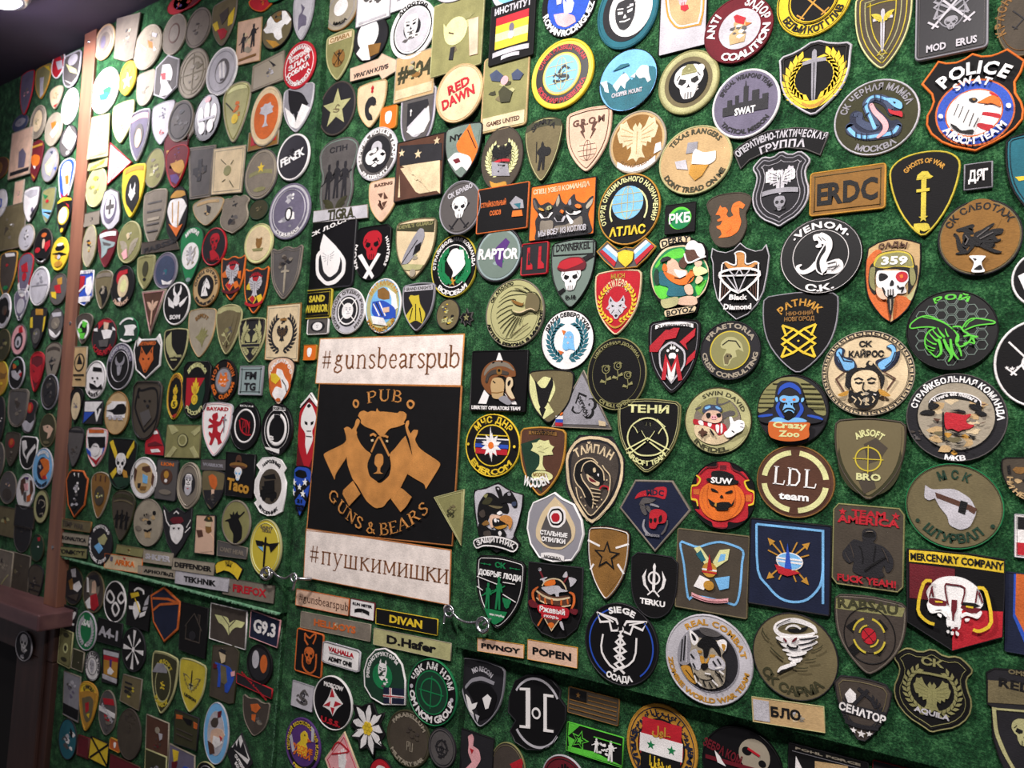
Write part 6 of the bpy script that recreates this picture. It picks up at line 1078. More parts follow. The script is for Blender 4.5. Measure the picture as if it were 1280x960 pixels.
run(220, 550, 6.4, 'L', '''
412 90 650 470 x k/k b5 R; 412 92 648 118 622 470 398 445; black square patch with skull in a brown sombrero above the word TACO; helmet,b,-.1,.62,.22,.3; gren,B,-.08,.42,.66,.16; gren,b,-.08,.36,.6,.08; skull,wU,-.05,.05,.3; =Taco,Y,-.72,.52,.74,0,-4
640 135 890 608 x w/z b3; 650 200 700 140 790 135 850 160 888 225 865 260 890 340 882 440 868 510 860 570 800 605 740 608 680 580 632 500 655 480 632 420 640 320 680 240; white keyhole shaped patch with black kitchen stove on olive oval; gren,H,.02,0,.78,.66; ^НАРОДНЫЙ,K,.8,.1,80; _ВТОРНИК,K,.94,.1,80; car,k,-.05,-.2,.55; i,k,stove,700 290 790 270 800 310 720 310; i,k,stove,710 330 790 320 790 420 710 430; i,k,pot,690 370 780 360 780 395 700 400
370 478 602 840 o v/D b9; olive oval patch with black silhouette of a hunter with rifle; i,k,hunter,455 835 460 750 430 700 420 650 390 650 400 640 440 625 430 590 450 600 460 570 470 600 490 570 500 600 515 600 545 570 550 580 500 630 530 700 525 790 480 830
340 795 578 955 x G/D b7; 340 800 578 862 570 955 335 925; brown name plate patch under the black hunter silhouette; =CANT HEAR,D,-.3,.55,.8
600 632 850 1090 o f/V b5 R; yellow oval patch with black fan wings and thin sword; =SAINT,h,.66,.1,.4; =TECRA,h,.55,.1,.3; ring,F,.88,.03; sword,k,0,-.2,.7; i,k,wing,745 830 830 820 790 870 760 900; i,k,wing,640 800 700 810 695 850 650 840; i,U,wing,660 850 700 855 700 890
155 590 330 930 x P/k b5 R; 172 595 325 600 320 925 155 905; beige rectangular patch of a bare chested bearded man in green hat; i,P,torso,180 700 230 720 270 740 300 780 290 890 190 900 170 820; i,B,beard,235 690 280 690 285 730 260 750 240 735; i,O,hat,225 640 250 605 285 615 295 650 260 655; i,b,arm,165 720 210 720 220 770 180 780; i,T,face,240 655 285 655 280 695 240 690; i,Y,badge,255 620 275 620 270 640
205 150 410 250 x G/K b5; 208 152 412 155 405 245 205 240; dark grey tab over the red plumed soldier shield; =WARRIOR,g,-.3,.5,.8
200 235 395 565 s h/K b4; dark olive shield patch with a red plumed head; i,i,plume,260 290 290 270 325 300 330 360 310 400 275 370; i,K,lower,220 400 380 400 370 500 290 560 220 500; i,P,face,285 395 310 395 305 440 285 435; blob,KGd,0,-.5,.5
10 170 210 570 h D/q b7 R; brown grey pointed patch with a white bearded skull in an oval; gren,K,0,.1,.62,.5; gren,D,.0,.0,.0,.0; beard,wlr,0,.05,.52; face,wk,0,.2,.4; edge,q,.15,.04
''')
run(200, 690, 6.4, 'L', '''
105 45 435 190 t q/D b5 s.13; brown khaki name tape with dark letters DEFFENDER; =DEFFENDER,k,-.4,.8,.88
440 55 670 235 x y/k b7; 447 105 470 75 520 60 570 60 620 85 670 135 630 232 600 190 560 160 520 150 480 165 455 175; yellow arched tab with black letters PASKAL above the silver name tape; ^PASKAL,k,.3,.6,70
130 150 550 320 t l/g b4 s.15; long silver name tape with black letters TEKHNIK; =TEKHNIK,k,-.42,.85,.6,-.05
512 200 915 415 t D/d b4 s.17; olive name tape with bright red letters, at the right end of the bottom row; =FIREFOX,r,-.42,.85,.64,.05; blob,DGq,-.8,0,.7
''')
run(200, 690, 6.4, 'l', '''
-70 275 170 725 x n/i b9; -70 340 40 275 170 400 150 620 40 725 -50 560; dark blue six sided patch with orange edge and two orange curved stripes; j,i,stripes,4 -60 370 60 375 165 410; j,i,stripes,4 -60 470 0 420 165 410
165 395 395 855 x k/k b4; 175 395 395 450 370 858 155 780; black square patch with engraved house outline and chimney; house,d,.02,.1,.62; gren,K,0,-.25,.25,.2; ring,K,.0,.0
408 400 705 785 x d/w b5; 415 402 705 470 690 785 400 692; brown square patch with white border and pale winged V emblem; i,F,emblem,440 500 540 520 555 570 600 540 680 565 655 610 610 600 575 625 550 665 530 620 500 580 470 565; j,d,emblem_seam,1.4 500 510 550 580 555 660; j,d,emblem_seam,1.4 605 545 555 600
722 460 972 765 x n/p b6; 735 460 972 545 945 768 720 680; dark square patch with pale pink border and white G9.3 lettering; =G9.3,w,-.35,.85,.76
410 740 640 1215 x H/O b5; 430 742 600 745 640 800 600 1210 560 1215 400 1150; olive camouflage patch of a thin figure in an open blue coat; blob,hOK,0,.1,.9; i,u,coat,440 880 500 900 560 920 600 1000 545 1130 520 1120 515 960 490 950 480 1080 460 1080 470 950; i,h,trousers,485 900 530 920 540 1040 520 1060 490 1040; i,T,head,475 800 500 770 530 800 520 880 495 890; i,R,glove,430 890 460 900 455 930 430 930; i,p,hand,570 960 600 950 600 990 575 995; i,K,hair,470 790 500 770 530 790 530 820
700 735 905 1060 o k/k b5; black oval patch of two plain furry shapes above a red name tab; disc,K,.8; gren,l,-.3,.2,.3,.5; gren,i,.35,.1,.3,.5
615 960 905 1175 x K/r b8 z1.5; 620 965 905 1095 900 1175 618 1045; small red lettered tab under the black oval patch with furry shapes; =RESCUE RANGERS,r,-.12,.26,.8,0,-24
''')
run(200, 810, 6.4, 'l', '''
-78 18 145 545 s V/V b6; tall olive and cream shield patch with word AIRSOFT and grey peak; inner,O,.1; ^AIRSOFT,f,.64,.14,95; disc,V,.6; disc,O,.54; i,g,helmet,-60 190 -20 120 30 125 60 180 60 200; blob,yf,-.0,-.05,.3; _PATRIOT,f,.74,.14,90
145 75 370 535 s f/V b7; bright yellow shield patch with sword and dark outlined wings; wings,h,0,.05,.66; wings,f,0,.05,.56; gren,V,0,-.0,.2,.15; sword,K,0,.25,.42,-1,180; =LEGION,O,-.45,.1,.45,0,-8
112 485 320 820 x O/K b5; 125 487 318 560 300 825 115 760; dark olive square patch with two small orange corner shapes; i,i,corner,130 530 180 540 180 570 130 565; i,i,corner,270 590 300 610 295 650 270 640; i,k,figure,180 555 260 580 250 620 220 610; rect,d,-.7,-.1,.6,-.04; rect,d,-.7,-.4,.6,-.34
355 430 555 930 o U/l b5; pale blue oval patch of a dark haired woman in white holding a toy; gren,l,0,.0,.75,.8; i,d,hair,405 590 430 555 465 560 470 600 450 640 415 630; i,P,figure,410 660 450 640 500 650 520 700 480 760 440 790 400 740; i,w,dress,430 700 480 720 500 760 450 800 420 770; i,R,hand,465 510 495 500 490 550 465 560; i,b,legs,385 740 430 770 440 840 400 850; i,r,ribbon_red,480 700 500 720 490 750
655 370 880 725 k d/D b5; dark brown crumpled shield patch with orange fragments; blob,DGd,0,0,.8; i,i,fragment,725 450 780 445 805 480 770 520 735 500; i,i,fragment,735 530 770 530 760 590 735 570
535 655 750 1090 d K/K b8; black diamond patch with white forest skyline and diagonal lettering; i,w,sky,560 760 660 670 730 880 700 930; i,K,trees,580 800 600 740 615 790 630 720 645 800 670 740 690 830 710 890; =OUTSIDER,w,-.25,.14,.5,.05,-35; =SOUL,w,-.45,.14,.3,-.05,-35
-70 565 78 895 x b/q b4; -100 525 78 600 70 895 -110 800; brown square photo patch of a pale capped mushroom; blob,dbR,0,-.4,.5; gren,q,.0,.35,.2,.2; i,l,stem,-10 680 20 690 15 730 0 740
-105 770 285 1090 x O/V b5; -110 800 60 870 50 1100 -120 1080; dark olive square patch with yellow border, cut by the bottom edge; blob,gK,0,0,.5
60 755 285 1180 x M/q b4; 85 760 285 860 280 1180 60 1120; purple grey patch with a yellow shape and a blue disc, at bottom edge; i,y,shape,100 810 150 830 140 900 110 910; i,R,shape_base,95 910 140 910 130 960 95 960; gren,u,.35,.2,.3,.16; 
300 905 465 1120 o k/V b8; black round patch with thin olive border at the bottom edge left of the gap; ring,l,.7,.05
''')
run(80, 0, 6.4, 'L', '''
245 190 415 485 o q/t b12; cream rimmed brown oval patch beside the very top of the wooden post; gren,D,0,.0,.55,.6; gren,M,-.1,0,.25,.4; ring,q,.75,.04
405 110 620 490 x D/D b5; 430 150 620 100 560 470 500 495 405 470; plain tan brown patch, second in the row under the ceiling; blob,DqG,0,0,.5
560 195 790 565 o q/q b6; olive tan oval patch with small orange and white detail; disc,q,.9; i,a,detail,670 320 710 340 710 390 680 380; i,w,detail,720 370 740 400 720 410; j,w,rays,1.5 620 360 660 400; blob,Dq,.2,.4,.3; i,l,mark,710 260 750 270 740 300 710 290
790 110 985 445 o D/q b6; pinkish brown oval patch with faint red centre, under the ceiling; gren,b,0,.05,.5,.55; gren,D,0,.05,.42,.45
832 -60 1040 120 o r/r b6; blurred red and violet patch touching the ceiling; blob,rmi,0,0,.9
222 540 445 915 o z/z b6; large white round patch with small teal centre, beside the post's bright top; gren,z,0,0,.8; i,e,mark,310 720 360 690 385 700 370 750 320 760; i,c,mark,280 760 340 740 370 750 340 800 290 805
440 475 590 785 h Y/y b8; golden shield patch with white star like figure; blob,yBY,0,.4,.5; star,w,0,-.15,.55; edge,y,.1,.05
578 560 735 860 u q/q b6; beige shield patch with faint engraved portrait; face,D,0,0,.0; blob,Dq,0,0,.5; ring,D,.0,.0
725 425 925 812 H G/l b8; grey six sided patch with white figure and red stain; i,w,figure,790 520 850 510 870 570 860 640 830 660 870 740 830 790 760 780 780 700 770 640; i,r,stain,775 590 815 580 815 640 785 640; i,G,eye,820 640 850 640 840 670
''')
run(80, 130, 6.4, 'L', '''
380 -30 565 330 s F/F b6; pale yellow shield patch beside the olive square, under the white round patch; ribbon,V,.62,.12,.8,.08; blob,FV,0,0,.5
195 70 375 450 x q/V b3; 230 110 370 75 360 420 190 450; large olive square patch touching the wooden post; blob,Vq,0,.1,.6; rect,V,-.8,-.82,.8,-.7
515 35 690 475 s M/l b8; grey pink shield patch with pale figure in a dark arch; ribbon,p,.66,.2,.85,.08; gren,G,0,.0,.55,.5; gren,P,0,-.1,.35,.4; edge,l,.1,.03
695 -30 890 345 s l/g b6; lilac grey shield patch with faint red stains at its tip; blob,Mg,0,.5,.5; blob,rp,0,-.4,.3
860 -25 1050 310 x D/D b5; 870 60 900 -10 1000 0 1050 80 1045 220 990 300 940 305 880 240; dark grey brown patch with swirling relief, left of the white mask oval; disc,G,.6; blob,DKG,0,0,.6
350 300 550 660 x w/r b7; 375 310 550 465 350 655; white sideways pennant patch with red border; i,G,stripe,410 330 480 400 460 400 410 360; j,K,line,1.2 380 390 500 490; i,p,tail,400 480 440 500 370 630
190 430 360 540 x V/V b5; 205 480 355 430 355 500 195 540; olive tab with bumpy letters above the olive wreath round patch; =КАВАЛЕР,f,-.4,.7,.7,0,10
178 505 348 828 o V/F b6; olive oval patch with pale border and faint sea creature, beside the post; blob,vVf,0,0,.8
455 475 655 925 s y/y b9; yellow shield patch with white wolf on black and yellow tab; ribbon,Y,.76,.16,.8,.08; disc,k,.6; i,k,field,500 690 600 630 610 770 545 870 500 800; horns,w,0,.1,.3; wolf,wl,0,-.1,.32
650 355 815 675 o v/D b6; olive camouflage rounded patch with pale plant; blob,VhD,0,0,.9; blob,w,0,-.2,.2
808 320 1002 690 b R/r b6; dark red rounded patch with golden horseman and violet base; blob,RmR,0,.6,.4; i,Y,figure,880 470 950 440 970 500 930 560 880 540 850 480; i,m,base,850 570 900 560 930 600 900 640 860 620; ring,Y,.0,.0; i,Y,side,930 580 970 500 975 560 940 620
290 675 460 1010 x l/G b7; 330 700 380 675 440 700 460 860 450 940 400 1000 360 1015 310 960 290 860; silver ornate patch of a white shield in a grey frame; gren,M,0,.0,.66,.75; gren,w,0,.1,.5,.6; plus,G,0,.1,.4
622 675 825 1145 s D/q b8; grey brown shield patch with fine horizontal lines; rect,G,-.6,.5,.6,.56; rect,G,-.6,.2,.6,.26; rect,q,-.5,-.1,.5,.0; rect,G,-.55,-.25,.5,-.2; rect,G,-.45,-.5,.45,-.45
815 650 1000 1130 h k/k b5; black patch with golden tab and cream banner shape; i,Y,tab,825 700 900 690 985 660 990 710 920 750 835 740; i,w,field,850 770 950 750 990 810 930 930 900 1010 850 950 820 860; j,Y,bars,3 870 790 870 950; j,Y,bars,3 920 780 910 980; i,a,tip,840 960 900 990 950 960 900 1060
165 860 300 1010 x D/D b4; 170 880 290 850 290 960 165 990; dark brown strip patch beside the post, left of silver ornate patch; blob,Gd,0,0,.5
''')
run(80, 270, 6.4, 'L', '''
145 65 270 425 h q/V b6; khaki rounded patch with a golden knight figure, beside the post; blob,KYV,0,0,.75; ring,V,.0,.0
262 95 435 425 b R/R b6; dark red shield patch with silver hooked bird and white tab; ribbon,w,.66,.22,.8,.06; i,S,bird,285 170 340 195 410 210 400 245 350 260 340 300 300 340 300 240; i,G,wing,310 205 380 225 370 240 320 235
430 40 622 382 o v/V b8; grey olive oval patch with pale pinkish wings and small chain; wings,q,0,-.35,.8; stars,w,.0,.4,.2; i,p,wing,460 300 500 260 510 330 480 350; i,T,diamond,500 150 520 135 530 170 510 190
622 170 925 310 x d/D b5; 630 215 900 175 925 265 625 310; dark brown name strip with worn raised letters; =FABSSL,K,-.4,.8,.85,0,6
580 310 732 595 s v/V b8; small olive shield patch with dark centre column; edge,V,.1,.04; gren,O,0,.2,.35,.5; gren,k,0,-.4,.18,.1
722 290 912 585 o M/g b6; blue grey oval patch with faint green and white marks; disc,j,.8; blob,Mcj,0,.0,.6; i,w,mark,780 510 830 530 870 510 850 550 790 550
108 435 248 720 x u/w b6; 112 440 245 432 235 640 170 722 108 690; white, red and blue shield patch of a striding white figure; i,r,red_part,115 480 170 480 160 560 110 640; i,w,figure,180 500 220 480 235 560 215 620 190 640 170 600; ribbon,w,-.62,.3,.8,0; i,w,strap,120 600 170 550 175 560 125 610; =ЗВЕЗДА,w,.78,.16,.8; 
240 430 395 755 b h/q b6; olive brown shield patch with dark panther silhouette; ribbon,D,.7,.2,.8,.06; i,k,panther,300 570 340 560 350 620 340 700 310 740 300 660 280 610; blob,qD,0,0,.5
380 395 570 730 o k/k b6; black oval patch of a cream lion cub ringed in red; gren,r,-.2,.4,.4,.4; gren,T,.05,0,.5,.6; gren,F,.1,.0,.3,.35; i,r,crown,460 440 510 425 510 460 470 470; i,w,paw,430 660 460 650 450 690; _ЛЬВЁНОК,P,.94,.16,90
605 592 815 962 p R/q b7; dusty red triangular pennant patch with faint sword and wings; i,b,field,620 610 800 600 760 780 690 940 640 800; wings,P,0,.25,.45; sword,P,0,.0,.6; edge,p,.08,.03
800 528 1012 875 o k/w b8; black oval patch with white border and white horned beast; horns,w,.0,.5,.4; gren,w,0,.15,.25,.3; i,w,sword,920 700 990 640 960 700 930 730; i,w,wing,835 650 880 700 880 740 840 720; =SOM,w,-.72,.2,.4
''')
run(80, 410, 6.4, 'L', '''
90 -120 235 135 b d/D b5; dark shield patch with bright green four bladed disc in white ring, beside the post; gren,w,0,-.05,.75,.7; gren,k,0,-.05,.5,.52; saxe,L,.0,-.05,.0; i,L,blade,110 5 140 0 150 30 120 40; i,L,blade,150 -60 190 -40 170 0 150 -10; i,L,blade,130 40 170 40 160 90 130 80
228 -80 425 225 o K/R b6; black and dark red round patch of a performer in red beret; i,r,beret,270 -60 320 -90 380 -80 390 -50 320 -40 280 10; i,P,face,320 -50 360 -40 350 10 320 10; i,w,body,300 20 340 10 390 20 370 80 320 90; i,w,glove,235 -10 270 0 270 30 235 20; i,w,glove,390 -10 420 0 415 20 390 15; i,G,trousers,280 100 360 90 350 150 290 150; _КАБАРЕ,r,.95,.24,110
430 -90 600 120 x E/e b5; 445 -30 480 -80 550 -90 590 -50 605 20 590 90 520 120 450 100 430 30; dark green round patch of a white tower; i,w,tower,480 -20 560 -30 580 -10 555 20 560 60 480 60 495 20; arc,w,.95,.14,60,150; arc,w,.95,.14,230,300
68 150 192 475 x t/q b4; 78 150 192 148 180 472 65 470; tall tan patch with black oval tree emblem, beside the post; gren,k,0,.2,.68,.5; gren,t,0,.2,.54,.42; i,k,tree,125 210 150 290 105 290; rect,k,-.6,-.45,.7,-.38; rect,k,-.3,-.65,.4,-.6
172 260 340 565 o w/w b5; white oval patch of a black and white animal face with hat; ring,G,.92,.02; i,k,hat,235 310 300 320 305 350 230 345; gren,k,-.25,.08,.1,.05; gren,k,.22,.08,.1,.05; gren,k,0,-.1,.1,.05; i,k,shoulders,205 440 240 450 270 480 300 450 310 490 210 490; _КИТ,k,.88,.16,70
345 118 560 498 o k/l b6; black oval patch with grey bull head and silver lettered rim; arc,M,.92,.2,15,165; ring,l,.66,.03; ^ТОРО МОСКВА,l,.74,.13,140; bull,gkl,0,.0,.42
562 45 790 415 x k/w b9; 590 60 620 90 740 85 770 45 790 120 775 300 660 415 580 340 562 180; black shield patch with white horned border and a bright orange fox head; =REYNARD,i,.52,.16,.6; fox,iki,0,-.12,.58; i,w,horn,585 60 625 95 590 150; i,w,horn,765 45 740 90 780 140
792 0 995 348 s k/V b7; black shield patch with pale lime profile shape and script word; i,V,shape,810 90 860 30 860 150 900 210 850 240 820 180; =Legion,V,-.35,.16,.5,.1; =team,V,-.5,.1,.25
540 420 785 900 u H/d b4 R; tall brown grey patch with raised cartoon bear outline; j,k,bear_outline,4 600 480 620 500 700 480 740 500 750 600 730 730 640 830; j,k,bear_outline,4 600 500 580 560 570 640 600 740 640 830; j,k,bear_outline,4 600 480 590 520 600 560; gren,k,-.1,.32,.08,.04; gren,k,.25,.32,.08,.04; i,G,chest,610 680 680 650 700 720 640 790; gren,K,.15,.15,.1,.06; edge,K,.06,.02
45 478 160 765 b k/k b8; narrow black patch with cream camouflage and dark figure, beside the post; gren,T,0,-.02,.75,.85; blob,KMq,0,.1,.6
150 580 318 770 x K/K b4; 165 580 318 575 310 770 150 765; square patch split into white, blue and black with letter V; i,w,white_part,170 590 310 588 245 668 165 668; i,u,blue_part,165 672 242 672 155 760; =V,w,-.7,1,.28,.5
328 508 525 855 o t/B b5; tan oval patch of a black sniper over a white cloud band; rect,w,-.8,-.2,.7,.55; i,t,patchwork,340 600 350 580 390 590 350 620; i,k,sniper,335 660 400 650 430 610 480 605 500 640 490 690 400 695 390 675; =SNIPER,l,-.3,.2,.6
20 785 165 1120 b G/K b6; dark grey shield patch beside the post, left of red, white and blue patch; rect,K,-.9,.72,.9,.95; blob,dG,0,-.2,.5
172 795 350 1120 s w/p b5; white shield patch with orange tab and white tiger over blue and red; i,i,tab,200 810 320 810 320 840 200 840; i,k,field,190 870 330 870 330 960 200 960; gren,w,.0,-.1,.45,.35; j,K,stripes,1.2 230 900 270 920; j,K,stripes,1.2 230 940 270 950; i,r,red_part,200 1020 260 1060 320 1010 260 1100; i,u,blue_part,185 960 215 990 220 1030 190 1000; i,u,blue_part,320 960 340 960 330 1010 305 1020
''')
run(60, 550, 6.4, 'L', '''
475 -20 715 400 u k/E b5; black and green patch with skull over crossed yellow rifles; i,E,base,510 300 700 300 640 380 560 390; i,y,rifle,480 -20 520 0 560 130 540 150; i,y,rifle,700 -15 690 60 640 150 620 130; i,y,blade,500 270 545 220 550 260 520 310; i,Y,blade,590 230 630 250 640 300 610 300; gren,k,0,.42,.38,.22; ring,w,.0,.0; skull,wk,-.02,.0,.42
768 -130 940 135 x r/K b5; 780 30 815 -80 850 -130 890 -80 940 60 935 130 780 115; red patch of a bearded dwarf like shape with white beard; i,w,beard,820 75 880 70 900 95 830 100; i,z,eye,840 -70 870 -75 880 -50 850 -45; i,R,fold,800 30 860 10 920 40 800 50
665 135 875 472 o w/w b6; white round patch of a spaniel in a blue dress on tan; disc,t,.72; ring,g,.95,.02; i,b,ears,755 215 815 205 825 250 790 260 755 240; i,U,dress,760 270 800 290 795 350 760 340; i,K,satchel,720 345 745 345 740 385 720 380; i,B,legs,740 370 790 370 780 400 740 400; i,b,side,700 220 715 240 700 330 690 300; i,b,side,840 260 855 290 840 370 830 340
885 145 1030 495 q G/K b5 R; grey rubber tab patch with orange lettering and a dark lion; =LION,a,.68,.16,.6; gren,b,0,.15,.6,.42; gren,Y,0,.25,.25,.2; gren,w,0,-.05,.15,.1; gren,D,-.0,-.6,.6,.14
148 235 328 625 x k/i b8; 175 260 200 238 290 245 310 290 328 310 300 520 215 625 165 520 150 320; black notched patch with orange edge and silver skeleton paw; i,w,claws,205 270 215 260 215 290; i,w,claws,240 265 250 265 245 300; blob,lGw,0,.2,.6; blob,lG,0,-.4,.4; gren,k,.0,-.55,.2,.08
335 250 505 640 b B/q b6; bronze brown shield patch with dark oval of yellow green bust; rect,b,-.6,.6,-.5,.85; rect,b,-.1,.6,0,.85; rect,b,.4,.6,.5,.85; gren,H,0,.0,.55,.45; blob,fFH,0,-.02,.4; 
500 395 700 820 b H/O b6; dark olive shield patch with three standing black figures; ribbon,O,.68,.16,.8,.1; ribbon,h,.5,.04,.8,.1; man,k,-.42,-.15,.4,.36; man,k,0,-.12,.42,.38; man,k,.42,-.15,.4,.36
690 470 922 852 o q/D b4; tan camouflage round patch with small black smiling face marks; blob,Dtq,0,0,.9; gren,k,.1,.02,.16,.1; gren,k,.4,.45,.12,.1; gren,D,-.6,-.3,.25,.12; j,k,smile,3 770 720 800 730 830 710; gren,k,-.25,.3,.05,.04; gren,k,-.1,.35,.04,.04
920 520 1160 940 x K/K b3; 925 520 975 580 1040 540 1100 580 1160 540 1150 720 1085 850 1020 940 960 820 930 700; black winged patch of a laughing white face with dark red mouth; i,R,mouth,975 640 1000 615 1070 615 1085 650 1060 670 1000 670; i,w,face,980 680 1060 670 1085 700 1075 780 1030 840 990 800 975 740; j,w,feathers,1.5 930 560 950 650 975 690; j,w,feathers,1.5 1145 640 1110 700; j,w,feathers,1.5 1150 700 1100 740; j,w,crown,2 1010 590 1030 570 1050 590; i,K,eyes,1000 700 1020 700 1010 715; i,K,eyes,1040 700 1060 700 1050 715
65 620 355 745 x h/B b4; 85 622 355 655 345 742 65 700; brown name tape with embossed dark letters, beside the foot of the post; =TEMP WAR,H,-.4,.8,.6; rect,v,-.95,-.9,-.6,.9
65 728 325 850 t q/D b4 s.13; light brown name tape with black letters AERONAUTICA; =AERONAUTICA,k,-.35,.7,.86
65 845 315 950 t v/K b4 s.1; olive name tape with bold black Cyrillic letters, lowest beside the post; =ТОМКЭТ,k,-.4,.8,.86
328 668 520 1000 o K/k b4; black round patch with blue robot like dog and white rim letters; ^АГЕНТСТВО,w,.8,.14,100; i,V,toy,400 790 450 750 475 790 450 840 410 830; i,U,toy_base,370 850 410 820 440 870 410 910; disc,M,.0; _ИГРУШЕК ДЛЯ,w,.9,.14,150,-30
545 830 775 940 x v/h b5; 560 832 775 870 765 940 550 900; olive strip tape with camouflage, above the orange edged tape; blob,OVB,0,0,.9
460 905 755 1070 t T/a b6 s.13; orange edged cream name tape with faint orange letters; =AFRIKA,a,-.3,.7,.5,.1; i,M,mark,500 930 520 935 515 970 498 965; i,r,mark,600 940 620 945 615 960
770 875 1000 1010 t q/D b4 s.13; camouflage name tape reading SHKIPER; =SHKIPER,l,-.4,.85,.84
728 1000 1060 1120 t q/D b4 s.14; khaki name tape with black Cyrillic name, beside the silver tape; =АРНОЛЬД,k,-.4,.7,.7
''')
run(60, 690, 6.4, 'l', '''
128 115 288 425 o K/O b6; dark oval patch of a small white headed figure with brown coat; gren,K,0,.0,.8; i,l,head,185 140 220 130 225 200 195 200; i,B,coat,165 230 195 210 210 300 180 300; i,w,body,205 260 250 230 270 280 240 320 205 300; i,d,base,160 350 250 330 230 390
285 150 455 487 o d/h b6; olive brown oval patch of a dancer in red skirt; gren,D,0,.2,.6,.5; i,P,torso,355 240 385 220 385 330 350 330; i,r,skirt,340 350 390 330 405 430 370 470 340 450; i,w,drape,300 400 335 360 345 450 320 450; i,w,pillar,315 200 325 210 330 320 315 320; i,K,top,330 190 400 180 420 260 400 280 380 220 350 220
452 228 628 565 o k/w b7; black oval patch with white border and three white diamonds; ring,w,.0,.0; j,w,diamonds,4 495 310 470 365 505 405 530 370 495 310; j,w,diamonds,4 590 325 560 370 585 410 618 370 590 325; j,w,diamonds,4 540 405 515 450 540 510 570 460 540 405
630 230 845 635 x k/k b4; 655 232 845 280 810 638 630 580; black square patch of a plumed white profile with feathers; j,w,plume,4 690 310 720 290 760 310 765 340; i,y,mane,660 330 720 320 730 350 670 370; i,w,face,690 400 720 390 740 440 730 500 700 540 680 480; i,l,feather,780 390 810 345 800 420 770 430; i,l,feather,765 440 800 435 790 465 760 470; i,w,feather,650 430 690 430 690 460 655 455; i,w,feather,740 490 790 470 775 510 735 525; j,y,line,1.5 700 370 720 420 740 480
100 415 240 630 x k/K b4; 125 415 240 450 215 640 115 600; small black patch with white V shape and short bar, lower left; i,w,v_shape,128 450 150 480 170 530 195 490 215 475 225 490 205 540 170 560 140 530; i,w,bar,135 550 210 575 205 590 135 565
230 470 392 790 o e/l b7; green oval patch with pale border, white ISAF letters and laurel; =ISAF,z,.25,.3,.5; wreath,l,.66,.26; gren,w,.1,-.7,.1,.08
395 520 605 760 x k/K b4; 410 522 605 575 590 765 395 712; black square patch with pale letters A4-1; =A4-1,l,-.4,.75,.82
595 600 785 960 o k/K b6; black oval patch with eight radiating white blades; rays,w,0,0,.86,.9
80 595 210 920 x v/V b6; 108 600 208 645 180 935 82 885; tall narrow olive patch with engraved dark column; edge,O,.1,.05; gren,O,0,.7,.5,.14; gren,F,.1,.0,.4,.3; gren,O,.1,.0,.24,.18; gren,O,0,-.6,.5,.12
195 765 300 960 x O/q b6; 208 768 298 800 280 962 190 925; small dark olive rectangle with tan border; gren,q,.2,-.2,.08,.05
''')
run(60, 810, 6.4, 'l', '''
298 18 425 265 o w/K b5; small white round patch with dark lettered ring and profile; ring,K,.92,.03; ring,K,.6,.04; ^СПОРТ КЛУБ ТИГР,K,.7,.2,230; face,lG,0,.0,.42
435 0 580 300 x K/k b4; 445 0 580 25 560 300 435 270; black patch with red and yellow banded flag and white strips; i,l,strip,445 15 572 45 570 80 445 50; i,r,flag_top,448 55 560 82 558 115 448 92; i,Y,flag_base,448 92 558 115 550 240 448 205; i,m,column,495 90 515 95 510 160 495 155; i,w,urn,480 175 500 150 530 190 510 215 480 205; i,l,strip,440 205 555 250 550 285 440 240
580 205 755 505 x h/D b5; 610 205 760 250 735 505 580 420; olive camouflage bag shaped patch with black bands; blob,KOf,0,0,.8; rect,K,-.6,.4,.1,.5; rect,K,-.6,.1,.1,.2
130 175 265 560 x g/D b4; 135 178 268 230 250 600 125 530; grey photo patch of clouds over a dark base; blob,lGM,0,.4,.7; rect,k,-.9,-.9,.9,-.45
238 255 402 685 b y/Y b8; yellow shield patch with black arch and small red figure; ^ЕЛИСЕЙ,K,.72,.14,80; edge,Y,.12,.04; i,Y,frame,250 350 320 340 395 360 380 560 310 660 260 560; i,h,field,275 400 340 380 370 420 350 570 310 600 285 540; i,r,figure,300 440 330 430 330 500 305 520; i,y,figure,310 530 335 520 330 560
405 320 555 718 h G/D b6; grey patch with red winged marks and white slanted letters; i,r,mark,440 400 520 410 530 460 450 450; i,r,mark,450 530 500 560 490 590 455 570; i,w,band,408 455 550 535 552 575 410 495; =NATTERN,l,-.05,.14,.8,0,-30; blob,GD,0,-.4,.6
560 480 750 895 o H/d b5; plain dark olive brown oval patch, bottom left board; blob,dH,0,.4,.7
90 560 235 895 o c/K b7; dark teal patch with white winged dagger like shape; blob,lwG,0,0,.9; i,k,gap,180 640 200 680 190 720 175 690
235 690 335 890 x R/R b5; 250 690 340 720 330 890 235 850; plain dark red square patch beside the yellow patch crossed in black; edge,b,.1,.04
330 700 495 955 x y/k b5; 350 700 495 765 480 955 330 880; yellow square patch crossed by two black diagonal bands; j,k,cross_band,4 345 710 485 950; j,k,cross_band,4 490 775 335 875
508 710 582 840 Q i/Y b8 R; small orange square patch with white mark, beside the yellow crossed patch; face,zz,0,0,.55
495 840 740 1100 x R/b b3; 505 840 740 950 720 1150 490 1080; dark red square patch cut by the bottom edge; blob,bR,0,0,.3
''')
